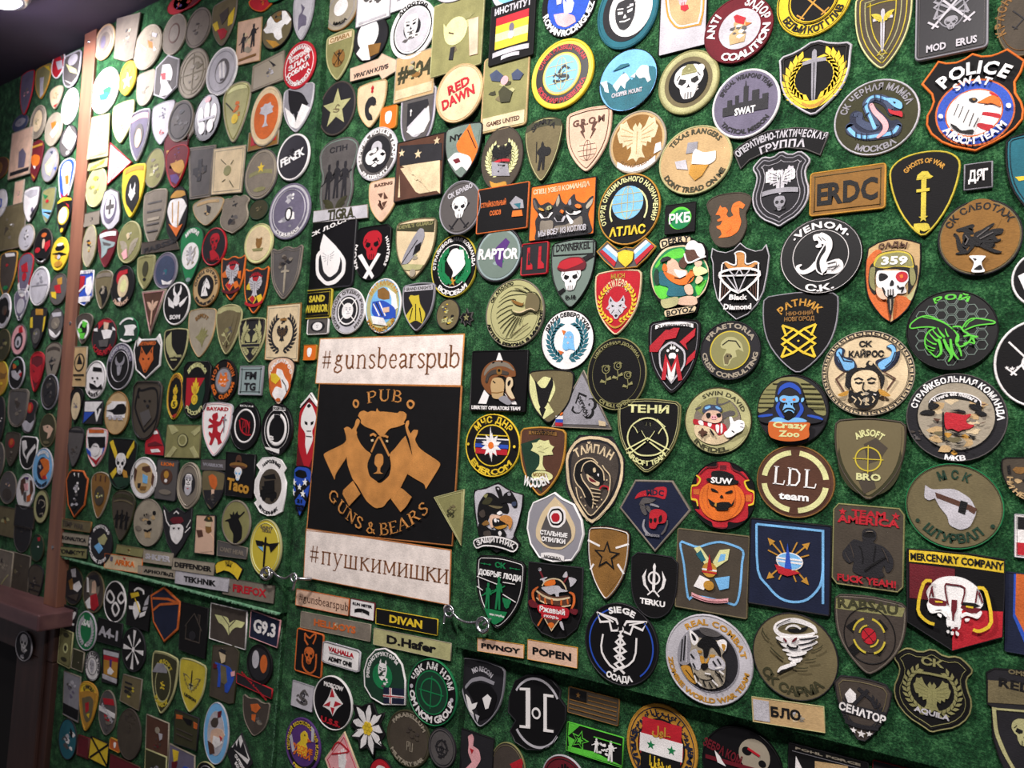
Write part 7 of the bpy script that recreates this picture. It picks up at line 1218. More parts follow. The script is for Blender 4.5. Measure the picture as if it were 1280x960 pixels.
run(0, 0, 8, 'F', '''
515 490 660 810 h r/w b10; small red and silver patch left of the top of the post; i,l,centre,560 620 620 600 630 680 580 700; i,G,mark,590 530 640 560 620 600
625 508 815 895 u G/l b10; silver and grey patch with yellow band, touching the top of the post; gren,l,.1,.55,.6,.35; i,F,band,660 640 760 690 770 740 700 720; i,w,base,640 800 720 830 780 800 720 880
345 640 515 1010 s v/Y b8; dark khaki patch with pale central figure and yellow corner; i,l,figure,400 780 440 770 430 850 440 960 400 980; i,y,corner,440 650 490 660 500 710
190 700 345 1170 s M/r b7; dusty purple shield patch, highest at the far left; blob,MpD,0,0,.5
495 850 635 1110 b T/q b7; cream patch with small red tip, second row left of the post; blob,qt,0,.1,.5; i,r,tip,530 1060 590 1050 560 1100
''')
run(0, 110, 8, 'F', '''
620 0 790 370 o T/w b9; pale pink oval patch with raised white details, beside the post; blob,pw,0,0,.8
300 170 465 515 o D/q b9; brown ringed oval patch with cream centre; gren,T,0,.05,.6,.7; ring,q,.85,.04; blob,qv,0,.05,.3
130 260 290 450 o j/G b7; small blue grey crumpled patch alone on the green at the far left; gren,g,0,.1,.7,.5; blob,gM,0,0,.7
445 230 635 610 h q/q b7; tan patch with orange and white splash; i,a,splash,510 350 560 330 560 400 520 410; i,w,splash,540 400 580 350 580 420 530 500 500 460
600 370 775 695 o G/K b6; dark purple patch with jagged white shape, beside the post; i,w,shape,650 450 690 380 720 430 770 470 750 540 700 630 650 580 620 540; gren,w,.1,-.75,.2,.12
130 455 300 860 r P/q b5; pale pink rectangular patch with grey arrow shape; i,M,arrow,190 640 230 600 260 660 240 790 180 800; rect,K,-.8,-.85,.9,-.7
285 515 440 955 b R/R b6; dark red patch with golden figure and yellow base; i,a,figure,310 690 350 660 400 680 390 760 340 800 310 740; i,Y,tab,310 580 430 540 430 570 310 610; i,Y,base,290 880 350 900 380 880 350 930; i,w,spot,330 780 360 780 350 810
420 590 590 945 o g/D b7; silvery oval patch with yellow and white sunburst; i,F,burst,450 770 520 680 560 640 550 740 520 800 500 880 460 850; i,w,burst,470 780 520 750 510 830 480 840; i,u,spot,540 800 570 790 560 830; i,j,spot,500 640 530 630 520 660
570 695 755 1200 b u/w b8; white, blue and red shield patch with pale orange figure, beside the post; gren,w,0,.5,.7,.4; i,w,field,620 850 710 850 700 1080 640 1080; i,a,figure,650 880 690 870 690 960 660 970; i,r,red_base,585 1050 640 1090 700 1050 650 1160
-90 690 95 920 o b/B b6; plain brown round patch at the left edge of the photo; gren,B,.0,.0,.6
''')
run(0, 220, 8, 'F', '''
-60 130 75 420 o w/l b8; white patch with a blue mark at the left edge of the photo; i,u,mark,-10 220 20 230 15 300 -5 330; gren,l,-.2,0,.4
160 60 225 300 r P/q b8; narrow pale pink strip patch; blob,qp,0,0,.5
225 100 400 480 s w/G b6; white and grey rounded patch with dark lower corner; i,l,top,240 180 300 140 380 130 370 190 300 220; i,K,corner,300 400 380 290 390 400 320 460; gren,M,.3,-.3,.15,.15
410 110 560 485 s v/s b7; green camouflage shield patch with red spot and blue white band; i,U,band,420 330 520 350 520 400 480 430 420 390; i,w,band,420 360 500 390 520 370 500 400; gren,r,-.1,.25,.25,.1; i,e,leaf,430 180 480 200 450 230
555 190 730 600 b k/K b6; black patch of a round white face with yellow rim and yellow tab; gren,y,0,-.02,.75,.5; gren,w,-.05,.0,.6,.44; i,y,tab,560 230 630 200 720 200 720 240 640 250 570 280; i,r,ear,660 270 690 290 690 320; gren,y,0,-.75,.2,.12
-20 330 235 710 r h/D b5; large dark olive crumpled patch at the left edge; blob,DHh,0,0,.8; gren,w,.1,.1,.08,.04
190 480 350 755 o l/q b9; grey oval patch with small silver medal relief; blob,gwG,0,.1,.6; gren,l,.1,-.5,.4,.2
340 520 530 880 o k/d b6; dark oval patch with red fish, orange ball and white scroll; gren,i,.05,.6,.3,.14; gren,r,-.5,-.2,.3,.17; i,r,fish,430 680 500 640 500 700 460 760; i,w,scroll,350 820 400 860 460 830 420 880; gren,P,.1,.1,.14,.3
515 610 690 950 o y/y b9; yellow ringed patch with black eagle over yellow quarters, beside the post; gren,k,0,.35,.6,.2; gren,w,0,.55,.4,.1; i,k,band,520 780 600 760 680 780 600 800; i,Y,quarter,550 790 590 790 580 830 550 820; gren,l,0,-.2,.2,.15; gren,Y,0,-.6,.5,.2
-20 745 175 1230 s d/Y b7; dark shield patch with gold tab, red dot and green base, at the left edge; i,w,tab,50 760 140 770 150 800 60 810; gren,r,-.1,.4,.15,.07; gren,e,.0,-.55,.3,.1
165 765 340 1250 b M/r b9; red edged purple patch with red letters and white smile arc; i,r,letters,210 900 270 860 280 960 220 960; arc,w,.85,.2,200,330; gren,r,.0,.0,.3,.2
''')
run(0, 330, 8, 'F', '''
300 25 500 420 o l/w b8; large pale grey oval patch with ridged relief; blob,gl,0,.3,.6; rect,g,-.8,.02,.8,.06; ring,g,.9,.02
500 90 680 415 o G/d b7; grey oval patch with yellow and red flower burst, beside the post; i,Y,petal,570 150 620 130 620 200 580 210; i,r,petal,540 220 600 200 610 290 560 290; i,y,petal,510 280 560 280 560 350 520 330
-30 290 115 645 o k/w b9; dark oval patch with white arc and brown middle at the left edge; arc,l,.9,.15,0,120; arc,l,.9,.15,220,330; gren,d,.2,0,.4,.3; gren,b,.3,-.1,.2,.2
135 245 290 580 b M/l b6; lilac oval patch with pale tabs above and below; gren,l,0,-.05,.6,.5; arc,l,.9,.16,20,120; i,w,tab,145 510 190 540 250 520 220 570 160 560
290 430 470 860 s K/k b5; black winged patch with yellow side letters and camouflage base; i,y,side,290 540 325 530 325 640 295 640; i,y,side,440 530 470 520 450 680 425 680; i,Y,top,360 450 430 450 430 510 360 510; gren,G,0,-.35,.5,.4; blob,gqv,0,-.3,.4
485 440 640 765 o G/K b6; dark grey oval patch with pale relief bear shape; i,l,tab,520 490 610 480 610 520 530 530; gren,D,0,.05,.6,.4; i,w,base,490 650 530 680 560 720 610 660 600 720 550 745 500 710; blob,qD,0,.0,.4
115 600 272 915 o p/G b9; pink oval patch with red flame and dark ring of letters; gren,K,0,-.1,.62,.6; gren,l,0,-.15,.4,.4; i,r,flame,190 640 220 620 230 680 190 690; gren,K,.0,-.2,.14,.2
-40 650 110 970 o O/h b6; dark olive oval patch at the left edge, above the gold one; blob,Kh,0,0,.7; gren,v,.4,.1,.2,.1
440 780 625 1210 b D/d b6; brown grey shield patch with arched tab and dark spearhead; ribbon,d,.6,.14,.75,.12; i,K,mark,490 980 515 940 540 980 515 1070; blob,GD,0,.1,.4
290 875 450 1290 b R/r b6; dark red shield patch with bright red wolf like mask and arched red tab; ribbon,r,.75,.14,.8,.1; i,r,mask,290 1010 330 1000 370 1040 420 1000 410 1060 400 1150 360 1200 310 1130; edge,r,.1,.05; i,R,eye,330 1060 350 1070 340 1085
''')
run(0, 440, 8, 'F', '''
-70 90 88 440 o Y/f b6; golden oval patch at the left edge of the photo; i,B,relief,0 200 40 220 70 200 50 260 0 270; gren,y,.2,-.3,.2,.1
90 45 252 378 o k/l b8; black oval patch of a white swan with orange ornament; i,i,ornament,130 120 170 110 160 160 130 170; i,l,swan,115 190 150 180 170 220 200 180 215 220 180 290 120 250; i,e,leaf,130 100 180 80 190 130 170 140; i,r,feather,190 220 220 200 210 250
415 220 590 580 o K/g b7; dark grey oval patch with faint ship and grey rim, beside the post; blob,dGK,0,0,.7; ring,d,.8,.03; gren,w,-.05,.72,.06,.03
75 365 290 755 u G/D b5; dark brown grey crumpled shield patch; blob,dDG,0,0,.8; edge,D,.1,.03
205 470 380 820 j K/G b5; dark patch with red oval bulb over silver star shape; gren,r,.1,.5,.4,.35; gren,i,.1,.5,.2,.25; i,l,star,215 700 260 680 300 720 350 680 375 720 330 770 290 810 240 780
400 615 565 955 o O/h b6; olive oval patch with cream skull shape, beside the post; i,P,skull,430 740 490 725 530 770 500 850 470 870 480 810 440 790; gren,k,.0,.2,.1,.05; gren,h,0,-.7,.4,.1
-60 445 55 920 o K/d b6; dark oval patch cut by the left edge, beside the crumpled shield; blob,GKw,.3,0,.5
195 840 380 1180 u k/w b7; black pointed patch with white border and two white leaf shapes; i,w,leaf,220 890 260 880 270 960 240 1000 260 1070 230 1020; i,w,leaf,280 1010 350 920 355 960 290 1040 270 1110 265 1050
45 795 205 1150 s H/d b5; dark olive shield patch with faded red flame; gren,r,-.1,.35,.45,.3; gren,i,-.1,.4,.25,.2; blob,dD,0,-.4,.4
-80 900 50 1270 o G/D b6; grey dark oval patch cut by the left edge, lower; blob,dD,.2,0,.5
''')
run(0, 550, 8, 'F', '''
330 78 535 490 o U/l b6; light blue oval patch of an orange bear head on navy; gren,n,0,.0,.58,.62; i,a,bear,400 200 440 180 490 200 495 300 460 350 470 390 420 390 400 330 440 280; ^МЕДВЕДЬ,w,.74,.14,90; _ТРЕНЕР,n,.9,.14,90; i,l,snout,385 260 410 250 410 290; i,r,collar,430 360 460 350 460 390 430 395
170 335 348 695 o w/l b7; white oval patch of a brown and pink rooster like figure; i,b,wing,210 400 250 370 260 470 220 560 200 480; i,b,wing,300 400 330 390 340 500 300 590; i,p,chest,240 440 280 430 280 500 250 510; i,i,base,270 560 310 540 300 610 270 620; i,G,body,235 520 265 520 260 620 240 600; i,m,crown,240 370 290 370 280 400
340 495 495 835 o V/O b7; pale olive ringed oval patch with black centre and coiled letters; gren,k,0,.02,.7,.75; ring,V,.0,.0; j,q,coil,2 390 640 400 600 440 610 450 650 420 680; j,q,coil,2 400 740 430 730 430 760
0 310 170 640 o G/D b5; dark grey oval patch with pinkish lower half, left edge; gren,d,0,-.4,.6,.4; blob,MDP,0,.3,.4
-60 640 160 990 r h/H b5; large dark camouflage olive patch at the left edge above the ledge; blob,VOB,0,0,.9
165 640 340 900 r K/d b4; plain dark grey green square patch beside the camouflage one; edge,d,.1,.03
''')
run(0, 660, 8, 'F', '''
145 -150 320 245 o K/G b4; plain black oval patch low on the far left, above the ledge; blob,dK,0,0,.5
310 60 445 335 o E/O b5; dark green oval patch with red and white dot beside the foot of the post; i,r,dot,375 95 400 90 400 130 380 130; gren,w,.2,.1,.14,.07
100 225 280 660 r H/D b4; dark brown rectangular patch just above the ledge; blob,dhH,0,0,.7; gren,q,-.1,.0,.06,.02
-60 190 105 640 r D/q b5; grey camouflage patch with pale curved stroke at the left edge above the ledge; j,V,stroke,3 80 470 40 520 0 580; blob,qD,.2,.2,.6; i,K,mark,10 340 20 300 30 350
275 355 440 780 b H/K b5; dark olive brown patch tucked between ledge and post; blob,DdK,0,0,.7; rect,K,-.7,.0,.7,.06; rect,K,-.7,-.3,.7,-.24
''')
run(0, 760, 4.8, 'C', '''
98 138 195 318 o K/l b6; lone small silver skull shaped patch on the dark cupboard frame; skull,wK,0,.2,.62; blob,lwg,0,-.3,.7
''')
run(1140, 55, 6.857, 'R', '''
75 30 975 935 x k/a b5; 78 350 165 235 225 148 300 165 380 158 450 130 520 82 600 105 680 100 740 80 820 42 900 95 975 145 945 240 890 330 895 420 945 500 965 570 955 650 890 730 800 800 690 860 620 890 545 928 450 910 350 890 250 850 160 780 120 700 125 620 160 560 180 500 165 440; orange edged police badge with white eagle head and red stripes; E,i,outer_ring,542 588 350 284 18; E,u,blue_ring,542 588 334 268 18; E,i,inner_ring,533 592 258 198 22; E,w,centre,533 592 244 186 22; I,r,stripe,615 585 680 590 755 605 745 640 680 625 600 610; I,r,stripe,575 680 640 690 695 700 680 730 635 745 560 710; I,r,stripe,660 420 700 425 740 450 700 450; I,l,head_shade,320 640 340 540 400 450 480 420 560 450 500 500 480 600 520 700 440 740 360 700; I,z,eagle_head,325 640 345 540 420 450 520 405 600 420 650 450 640 500 610 540 600 610 560 690 520 770 440 755 380 710 340 690; j,G,feather,1 360 620 400 520; j,G,feather,1 400 640 440 540; j,G,feather,1 440 680 490 570; j,G,feather,1 490 710 530 600; j,G,feather,1 530 720 570 640; I,k,shadow,330 690 380 712 430 750 520 740 525 772 450 770 370 745; I,a,beak,645 465 700 450 745 480 765 545 720 530 680 515 650 520 600 515 560 510 600 490; I,k,eye,490 480 540 470 565 490 530 510 500 500; I,B,eye,520 480 545 478 545 495 525 495; >POLICE,z,105,275 402 520 268 815 312; >SWAT,w,62,390 418 510 352 668 372; >AIRSOFT TEAM,w,60,262 752 515 868 828 690; I,z,dot,240 615 265 620 268 645 245 650 230 635; I,z,dot,815 525 845 525 850 555 825 562 808 545
''')
run(1030, 90, 7.385, 'R', '''
82 68 880 780 o O/l b5; olive oval patch with a coiled blue snake and grey Cyrillic letters; ^СК ЧЕРНАЯ МАМБА,g,.72,.17,150; _МОСКВА,g,.9,.15,66; I,n,snake_outline,200 500 240 460 240 400 290 360 350 380 380 450 430 450 360 330 370 260 450 215 560 220 660 250 730 310 720 340 640 400 600 400 560 330 500 290 450 290 560 400 620 450 680 440 720 500 690 580 600 610 400 635 290 610 210 570; W,j,coil,240 510 70 260 545 70 330 585 55 430 595 55 540 570 60 650 545 60 690 500 50; W,U,coil_light,235 530 30 300 590 30 400 605 28 490 590 26 560 580 30 640 560 30 680 510 26; W,j,body,275 400 30 330 400 50 330 460 50 420 510 60 480 500 60 440 420 58 395 330 58 400 280 55 460 240 50 540 245 55 600 290 55 620 350 50; W,U,body_light,470 520 30 430 420 24 390 320 24 430 245 22 500 232 22 590 260 20; W,p,belly,440 310 34 470 370 38 530 430 44 570 490 44 560 550 40 500 605 24; I,U,head,570 250 650 250 720 290 715 345 660 330 620 300; I,r,mouth,595 345 650 365 720 370 725 420 690 410 650 400 610 385; I,k,eye,640 280 665 285 655 300; j,n,scale,1 400 290 360 330; j,n,scale,1 420 380 380 410; j,n,scale,1 300 560 300 620; j,n,scale,1 350 570 350 625; j,n,scale,1 400 570 400 628; j,n,scale,1 620 530 640 600; j,n,scale,1 470 215 480 265; j,n,scale,1 530 215 530 270
''')
run(965, 265, 8, 'R', '''
72 58 905 828 o k/k b4 R; black round patch with white ring and rearing white snake; ring,w,.985,.03; ring,w,.68,.025; ^·VENOM·,w,.72,.17,112; _С.К.,w,.92,.16,46; W,w,tail,300 530 12 260 550 30 270 590 34 320 605 38 390 575 46 450 520 60; W,w,coil,540 540 60 600 530 80 660 510 70 680 550 60 650 590 44 590 600 36 500 600 30; W,w,neck,500 235 50 560 280 60 570 350 60 540 420 62 500 490 80 500 560 80 530 600 50; W,k,belly,530 350 22 520 390 30 480 450 30 460 510 34 470 580 34 490 610 18; j,w,belly_edge,1.2 530 330 455 460 440 540 460 600 510 630; I,w,head,415 245 450 225 520 225 560 260 540 330 500 320 500 350 460 362 440 345 470 320 460 290 425 290; j,k,scale,.7 500 260 540 290; j,k,scale,.7 470 250 500 290; j,G,scale,.6 560 520 640 500; j,G,scale,.6 560 560 650 540; j,G,scale,.6 600 590 680 530
''')
run(1070, 290, 8, 'R', '''
90 62 658 918 x t/k b6; 118 165 220 105 330 72 440 62 560 85 655 115 658 250 650 400 625 540 590 650 530 770 440 860 350 918 260 860 180 760 120 660 95 540 90 400 100 280; tan shield patch of a skull in an olive helmet with one red eye; I,i,camo,100 280 200 180 260 210 160 320 150 500 220 600 300 660 340 890 240 840 160 740 110 620 95 430; I,i,camo,390 660 450 640 520 660 560 700 500 800 400 870 370 880; I,V,camo,560 600 630 520 600 640 560 690 510 650; I,k,helmet_edge,125 500 140 350 180 300 220 230 300 195 400 185 500 195 565 240 590 330 615 340 610 470 560 570 520 610 500 390 210 390 200 620 150 590; I,f,helmet,180 340 200 260 260 215 340 198 430 190 510 205 555 240 570 300 575 360 480 350 380 350 280 365; I,v,helmet_shell,195 345 230 260 300 225 420 205 520 225 555 280 565 345 480 340 300 350; I,v,strap,145 370 195 360 185 480 195 590 150 550 135 480; I,v,strap,540 370 580 370 600 470 570 540 545 500; >САДЫ,b,50,235 180 370 150 512 162; >359,z,80,248 330 380 326 515 325; I,w,skull,215 400 290 390 380 390 470 390 520 410 525 490 490 540 510 600 470 620 420 620 400 645 350 655 300 640 280 600 230 560 205 510; I,k,eye_socket,240 420 300 425 325 455 280 490 235 490; I,r,red_eye,400 455 420 415 470 400 515 420 520 470 480 505 430 500; I,a,eye_glint,440 440 470 430 475 460 450 465; I,k,nose,360 485 380 500 380 535 340 540; j,k,tooth,.8 325 580 325 640; j,k,tooth,.8 350 575 350 645; j,k,tooth,.8 375 575 375 645; j,k,jaw_line,1.4 270 560 290 600 290 640; j,k,jaw_line,1.4 420 540 440 570 480 560 460 610; I,P,beard,210 570 260 570 290 640 320 670 270 680 220 640; W,k,knife,350 660 50 352 720 50 352 800 30 352 850 12; W,q,knife_light,350 680 14 355 740 12 352 790 8; I,R,tip,345 840 362 840 355 880
''')
run(1125, 355, 7.385, 'R', '''
45 58 905 800 o k/k b4 R; black round patch with neon green outlined wasp over honeycomb; penta,s,0,0,.9; ^РОЙ,L,.76,.13,58; I,k,wing,100 410 110 360 180 305 260 295 380 340 520 455 430 430 300 400; j,L,wing_edge,1.1 100 410 105 365 180 310 260 295 340 325 430 370 525 460 430 435 300 400 190 400 100 410; j,L,wing_vein,.8 210 305 330 330 440 380 510 440; I,k,wing,570 420 620 340 690 318 800 330 870 360 780 375 690 390 590 430; j,L,wing_edge,1.1 570 415 620 345 680 318 780 328 865 345 870 365 780 375 690 390 595 430; j,L,wing_vein,.8 600 400 640 350 690 325; I,k,abdomen,330 405 450 410 520 470 490 540 380 560 330 650 280 600 235 520 250 450; j,L,abdomen_edge,1.2 330 405 270 440 235 500 240 580 290 640 345 680 390 640; W,L,stripe,300 415 6 330 470 12 380 500 18; W,L,stripe,350 405 6 370 450 14 410 490 18; W,L,stripe,420 415 6 430 460 12 450 490 14; W,L,stripe,265 440 6 300 500 12 350 530 18; W,L,stripe,240 500 5 280 550 10 340 560 14; W,L,stripe,240 560 5 280 590 8 330 600 10; W,L,stripe,250 600 5 290 620 8 320 620 8; W,L,leg,360 520 24 380 580 24 380 640 18 340 680 12; W,L,leg,410 520 20 440 590 26 480 660 24 450 720 10; W,L,leg,470 520 18 480 600 22 510 660 16 545 700 10; W,L,leg,520 540 16 560 600 18 570 670 10; W,L,leg,590 560 12 640 530 12 690 560 10; j,L,thorax,1.4 490 400 560 400 590 440 640 470 660 510 600 570 540 580 520 530 540 470; j,L,head,1.4 590 490 640 480 700 490 720 500; W,L,mouth,660 490 20 690 520 18 690 560 10; W,L,eye,535 470 18 545 510 26 530 540 20; j,L,antenna,1 640 480 700 500 725 490
''')
run(1020, 405, 7.385, 'R', '''
42 60 905 850 o T/q b3; cream round patch of a bearded face with blue wings and key pattern border; ring,K,.985,.012; ring,K,.87,.014; keys,K,.93,.09; =СК,k,.62,.13,.14,-.04; =КАЙРОС,k,.38,.14,.38,-.02; I,n,wing_outline,180 260 220 215 270 240 260 300 340 320 380 400 340 430 270 440 200 400 170 330; I,n,wing_outline,650 215 700 185 745 220 740 260 780 250 760 340 690 410 620 440 580 400 550 350 600 320 690 300 700 250; I,U,wing,190 270 220 230 245 245 240 300 290 330 350 350 350 410 280 430 240 380 210 340; I,U,wing,660 210 700 192 735 225 735 290 700 360 640 412 600 420 575 372 620 335 685 300 705 255 690 225; j,n,wing_line,1 200 300 250 400; j,n,wing_line,1 215 260 260 340 340 350; j,n,wing_line,1 735 260 700 350 640 400; j,n,wing_line,1 765 290 720 370; j,b,bow,1.3 270 445 190 510 265 630; j,b,bow,1.3 630 445 735 505 660 610; I,k,hair,280 520 290 450 350 410 440 400 490 340 540 370 590 430 640 500 610 600 590 480 500 430 400 430 340 480 320 600 275 570; I,T,face,345 480 400 440 500 430 570 470 580 560 570 620 520 650 420 650 350 610 330 540; I,T,curl,430 370 470 380 455 405 420 400; I,T,curl,500 350 530 360 520 385 495 375; j,k,brow,1.5 360 515 400 500 440 520; j,k,brow,1.5 480 520 520 500 560 515; j,k,eye,1.3 370 540 400 550 435 540; j,k,eye,1.3 485 540 520 548 550 540; j,k,nose,1.2 450 540 440 600 470 625 500 610; I,k,beard,320 610 370 640 430 620 460 660 500 620 560 630 590 610 590 680 550 740 480 775 420 775 350 730 310 680; I,q,lips,440 640 470 630 500 645 470 662; blob,kqT,.0,-.62,.2; j,T,beard_curl,1 340 670 380 700 360 730; j,T,beard_curl,1 400 680 430 720 420 750; j,T,beard_curl,1 480 680 470 730 500 750; j,T,beard_curl,1 530 670 550 700 530 730; j,w,beard_curl,1 540 650 565 660; I,Y,horn,215 655 260 635 310 620 300 660 260 672 225 670; I,Y,horn,590 605 640 620 690 655 690 672 640 670 600 650
''')
run(1125, 460, 6.857, 'R', '''
40 45 915 802 o K/G b3; grey round patch with camouflage centre and a torn red flag; ^СТРАЙКБОЛЬНАЯ КОМАНДА,z,.8,.13,170,-8; _МКВ,z,.97,.11,26; blob,Gd,-.75,-.4,.2; disc,k,.78,0,.02; disc,q,.755,0,.02; blob,Tqt,.0,.3,.7; blob,tDqh,0,-.1,.8; blob,thY,-.1,-.5,.5; blob,TD,.4,-.1,.4; W,k,ribbon_band,260 290 26 340 245 50 470 235 54 600 255 50 680 300 30; j,w,ribbon_edge,.9 255 330 260 280 340 225 470 210 610 235 690 285 690 340; >Vivere est militare,w,34,295 300 470 238 655 300; I,k,ribbon_tail,250 300 300 300 340 320 300 350 250 350; I,k,ribbon_tail,170 390 220 360 300 370 290 400 220 400; I,k,ribbon_tail,600 310 690 320 700 370 640 360 600 340; I,k,ribbon_tail,640 380 700 370 750 400 700 410; W,k,flag_pole,372 380 12 374 500 14 378 620 16; I,r,torn_flag,385 390 440 385 500 395 550 405 600 395 610 405 570 450 590 480 640 490 600 520 540 530 500 545 450 520 395 520; i,k,camo_mark,430 365 500 355 560 370 570 390 500 375; i,k,camo_mark,430 545 500 560 560 575 480 575; i,k,camo_mark,590 570 660 590 640 600 600 590; i,b,camo_mark,290 430 350 440 330 460 300 450; i,k,camo_mark,280 630 330 640 320 655; i,k,camo_mark,400 610 440 640 410 640; i,k,camo_mark,470 640 560 640 500 655; i,k,camo_mark,440 690 520 700 480 705; i,k,camo_mark,560 680 600 690 580 700; i,k,camo_mark,260 550 300 560 270 570; i,b,camo_mark,680 480 740 460 720 475; i,b,camo_mark,690 310 750 310 720 325
''')
run(940, 460, 9.143, 'R', '''
55 72 882 885 o K/k b4 R; round patch of a blue ape holding an orange sign; I,v,stripe_field,65 500 80 360 170 220 300 130 400 105 520 110 650 170 770 280 830 420 840 540 740 520 680 460 640 440 600 300 540 180 440 150 340 170 270 280 265 420 200 460 140 500; j,O,line,.9 160 250 300 250; j,O,line,.9 120 300 280 300; j,O,line,.9 95 350 270 350; j,O,line,.9 80 400 265 400; j,O,line,.9 70 450 220 450; j,O,line,.9 240 180 330 180; j,O,line,.9 560 180 680 185; j,O,line,.9 580 230 740 235; j,O,line,.9 600 290 790 295; j,O,line,.9 610 345 815 350; j,O,line,.9 620 400 830 405; j,O,line,.9 660 455 840 460; I,K,body,250 450 300 180 440 150 560 200 620 420 740 520 820 600 650 640 240 640 80 600 140 510; W,u,shoulder,80 555 14 160 545 36 245 535 14; W,u,shoulder,640 545 14 730 555 40 820 590 14; W,u,crest,310 300 16 350 230 40 440 195 50 530 240 40 565 300 14; W,u,cheek,320 400 24 300 460 34 340 540 36 380 570 12; W,u,cheek,560 410 24 580 480 36 530 560 34 500 570 12; I,U,ear,275 350 300 335 310 380 290 390; I,U,ear,575 350 605 345 600 380 575 395; I,U,brow,330 340 370 315 430 325 470 325 520 320 550 350 540 390 490 400 440 385 380 400 335 380; I,i,eye,355 360 390 350 400 370 375 378; I,i,eye,475 360 505 350 510 372 485 378; I,U,muzzle,400 400 440 390 480 400 480 440 505 480 490 520 470 500 430 490 390 510 365 490 375 450; I,k,nostril,395 410 415 400 415 425; I,k,nostril,455 410 475 405 470 430; j,k,mouth,1.4 370 500 400 470 440 465 480 475 500 500; I,k,chin,390 520 430 500 480 520 470 570 430 600 395 570; I,U,chest,240 600 280 570 350 570 430 605 500 570 590 580 625 620 240 620; I,i,sign,210 625 300 620 430 625 560 625 675 630 665 700 665 790 560 830 420 840 300 820 215 770; =Crazy,F,-.52,.17,.46,-.03; =Zoo,F,-.76,.17,.28,-.02; =Crazy,O,-.5,.03,.0,-.03
''')
run(1125, 680, 6.857, 'R', '''
55 30 905 920 x k/K b2.5; 58 35 300 52 600 80 900 128 900 400 885 800 450 915 60 665; black and red patch with a white mechanical skull under a yellow name band; i,y,name_band,78 50 300 68 600 100 895 150 893 248 600 205 300 170 78 150; i,R,red_field,82 165 470 212 470 480 250 480 82 460; i,r,red_field,450 560 884 580 880 795 445 915; >MERCENARY COMPANY,k,62,88 132 480 168 882 222; I,z,skull,235 440 230 400 280 330 340 290 430 275 520 285 600 320 670 380 710 470 712 520 690 550 640 600 540 560 530 620 515 720 480 730 455 720 430 730 400 690 395 600 350 560 270 570 235 520 245 480; i,R,eye_slot,250 460 320 465 400 490 400 530 300 530 245 500; i,R,eye_slot,530 520 600 540 690 550 690 590 600 590 520 545; i,k,eye_slot,525 495 640 505 690 530 640 545 530 520; i,y,eye_glow,302 484 365 490 370 502 305 498; i,y,eye_glow,565 525 630 535 628 550 568 540; i,R,nose,445 475 492 478 490 560 470 600 465 650 450 650 448 590 440 560; j,R,plate_line,1.2 415 520 388 355 440 345 555 375 530 510; j,R,plate_line,1.2 255 450 280 360; j,R,plate_line,1.2 290 450 275 370; j,R,plate_line,1.2 665 400 650 500; j,R,plate_line,1.2 680 410 710 500; I,z,cheek,235 500 270 560 340 570 380 560 410 610 395 620 350 580 280 590 245 560; I,z,cheek,525 600 570 580 640 600 690 570 705 590 670 635 620 620 570 610 530 630; I,z,tooth,325 590 360 600 355 625 330 610; I,z,tooth,560 635 600 635 590 655 565 658; I,z,tooth,403 735 425 735 425 758 408 755; I,z,tooth,440 745 465 748 460 772 442 770; I,z,tooth,482 740 510 760 505 780 485 772; i,k,gap,415 700 440 700 440 730 420 720; i,R,gap,465 705 500 705 500 735 475 725; j,y,bracket,2.6 278 312 208 330 160 555 235 655 300 680; j,y,bracket,2.6 668 370 738 400 785 660 690 738 630 725
''')
run(820, 755, 6.857, 'R', '''
75 80 825 870 o l/l b5; large silver round patch of a grey wolf portrait with yellow letters; ^REAL COMBAT,Y,.76,.13,118,-18; _ZOMBIE WORLD WAR TEAM,Y,.93,.11,165,0; disc,g,.705; disc,K,.68; I,g,trees,190 400 220 300 280 230 330 260 300 400 310 480 260 520 200 500; j,k,trunk,1.4 230 300 215 490; j,k,trunk,1.4 255 270 240 480; j,l,trunk,1.4 270 260 265 500; I,G,sky,380 200 470 210 560 260 520 280 440 270 390 240; I,Y,grass,220 530 290 530 320 600 350 680 300 660 250 600; j,k,grass_blade,1 260 560 330 650; I,q,wolf_head,290 230 320 270 400 290 480 300 520 310 600 310 610 380 570 440 600 500 600 600 580 690 480 725 390 700 340 640 320 560 300 470 300 400 310 350; I,w,ear,295 225 340 250 375 300 340 350 310 320; I,k,ear_inner,310 245 345 280 350 310 325 300; I,w,ear,530 320 580 300 615 330 600 400 560 370; I,Y,ear_inner,570 340 605 350 590 400; I,k,forehead,400 290 440 275 520 310 560 400 560 450 500 370 470 380 450 450 420 450 410 380 360 350; I,l,cheek,300 410 350 380 380 440 400 500 380 560 330 540 300 480; I,l,cheek,470 470 540 440 600 500 590 560 520 560 460 540; I,Y,eye,365 395 400 395 400 415 375 412; I,Y,eye,470 430 515 430 510 450 480 450; I,Y,bridge,390 440 420 450 430 500 460 455 465 470 450 500 400 500; I,k,nose,395 520 420 500 455 510 455 540 425 555 405 545; I,q,chin,380 560 430 570 480 560 500 620 450 640 380 620; j,k,fur,1.3 310 420 340 460; j,k,fur,1.3 330 500 350 540; j,k,fur,1.3 340 580 380 640; j,k,fur,1.3 500 480 530 520; j,k,fur,1.3 540 460 570 510; j,k,fur,1.3 520 570 560 600; j,k,fur,1.3 480 600 520 660; j,k,fur,1.3 420 640 440 700; j,k,fur,1.3 470 660 500 710; j,k,fur,1.3 560 600 590 660; j,w,fur,1.3 530 540 590 530; j,w,fur,1.3 380 660 410 690; j,w,fur,1.3 500 640 550 690; j,w,fur,1.3 560 560 600 590; j,w,fur,1.3 350 600 370 660; j,w,fur,1.3 440 580 490 590
''')
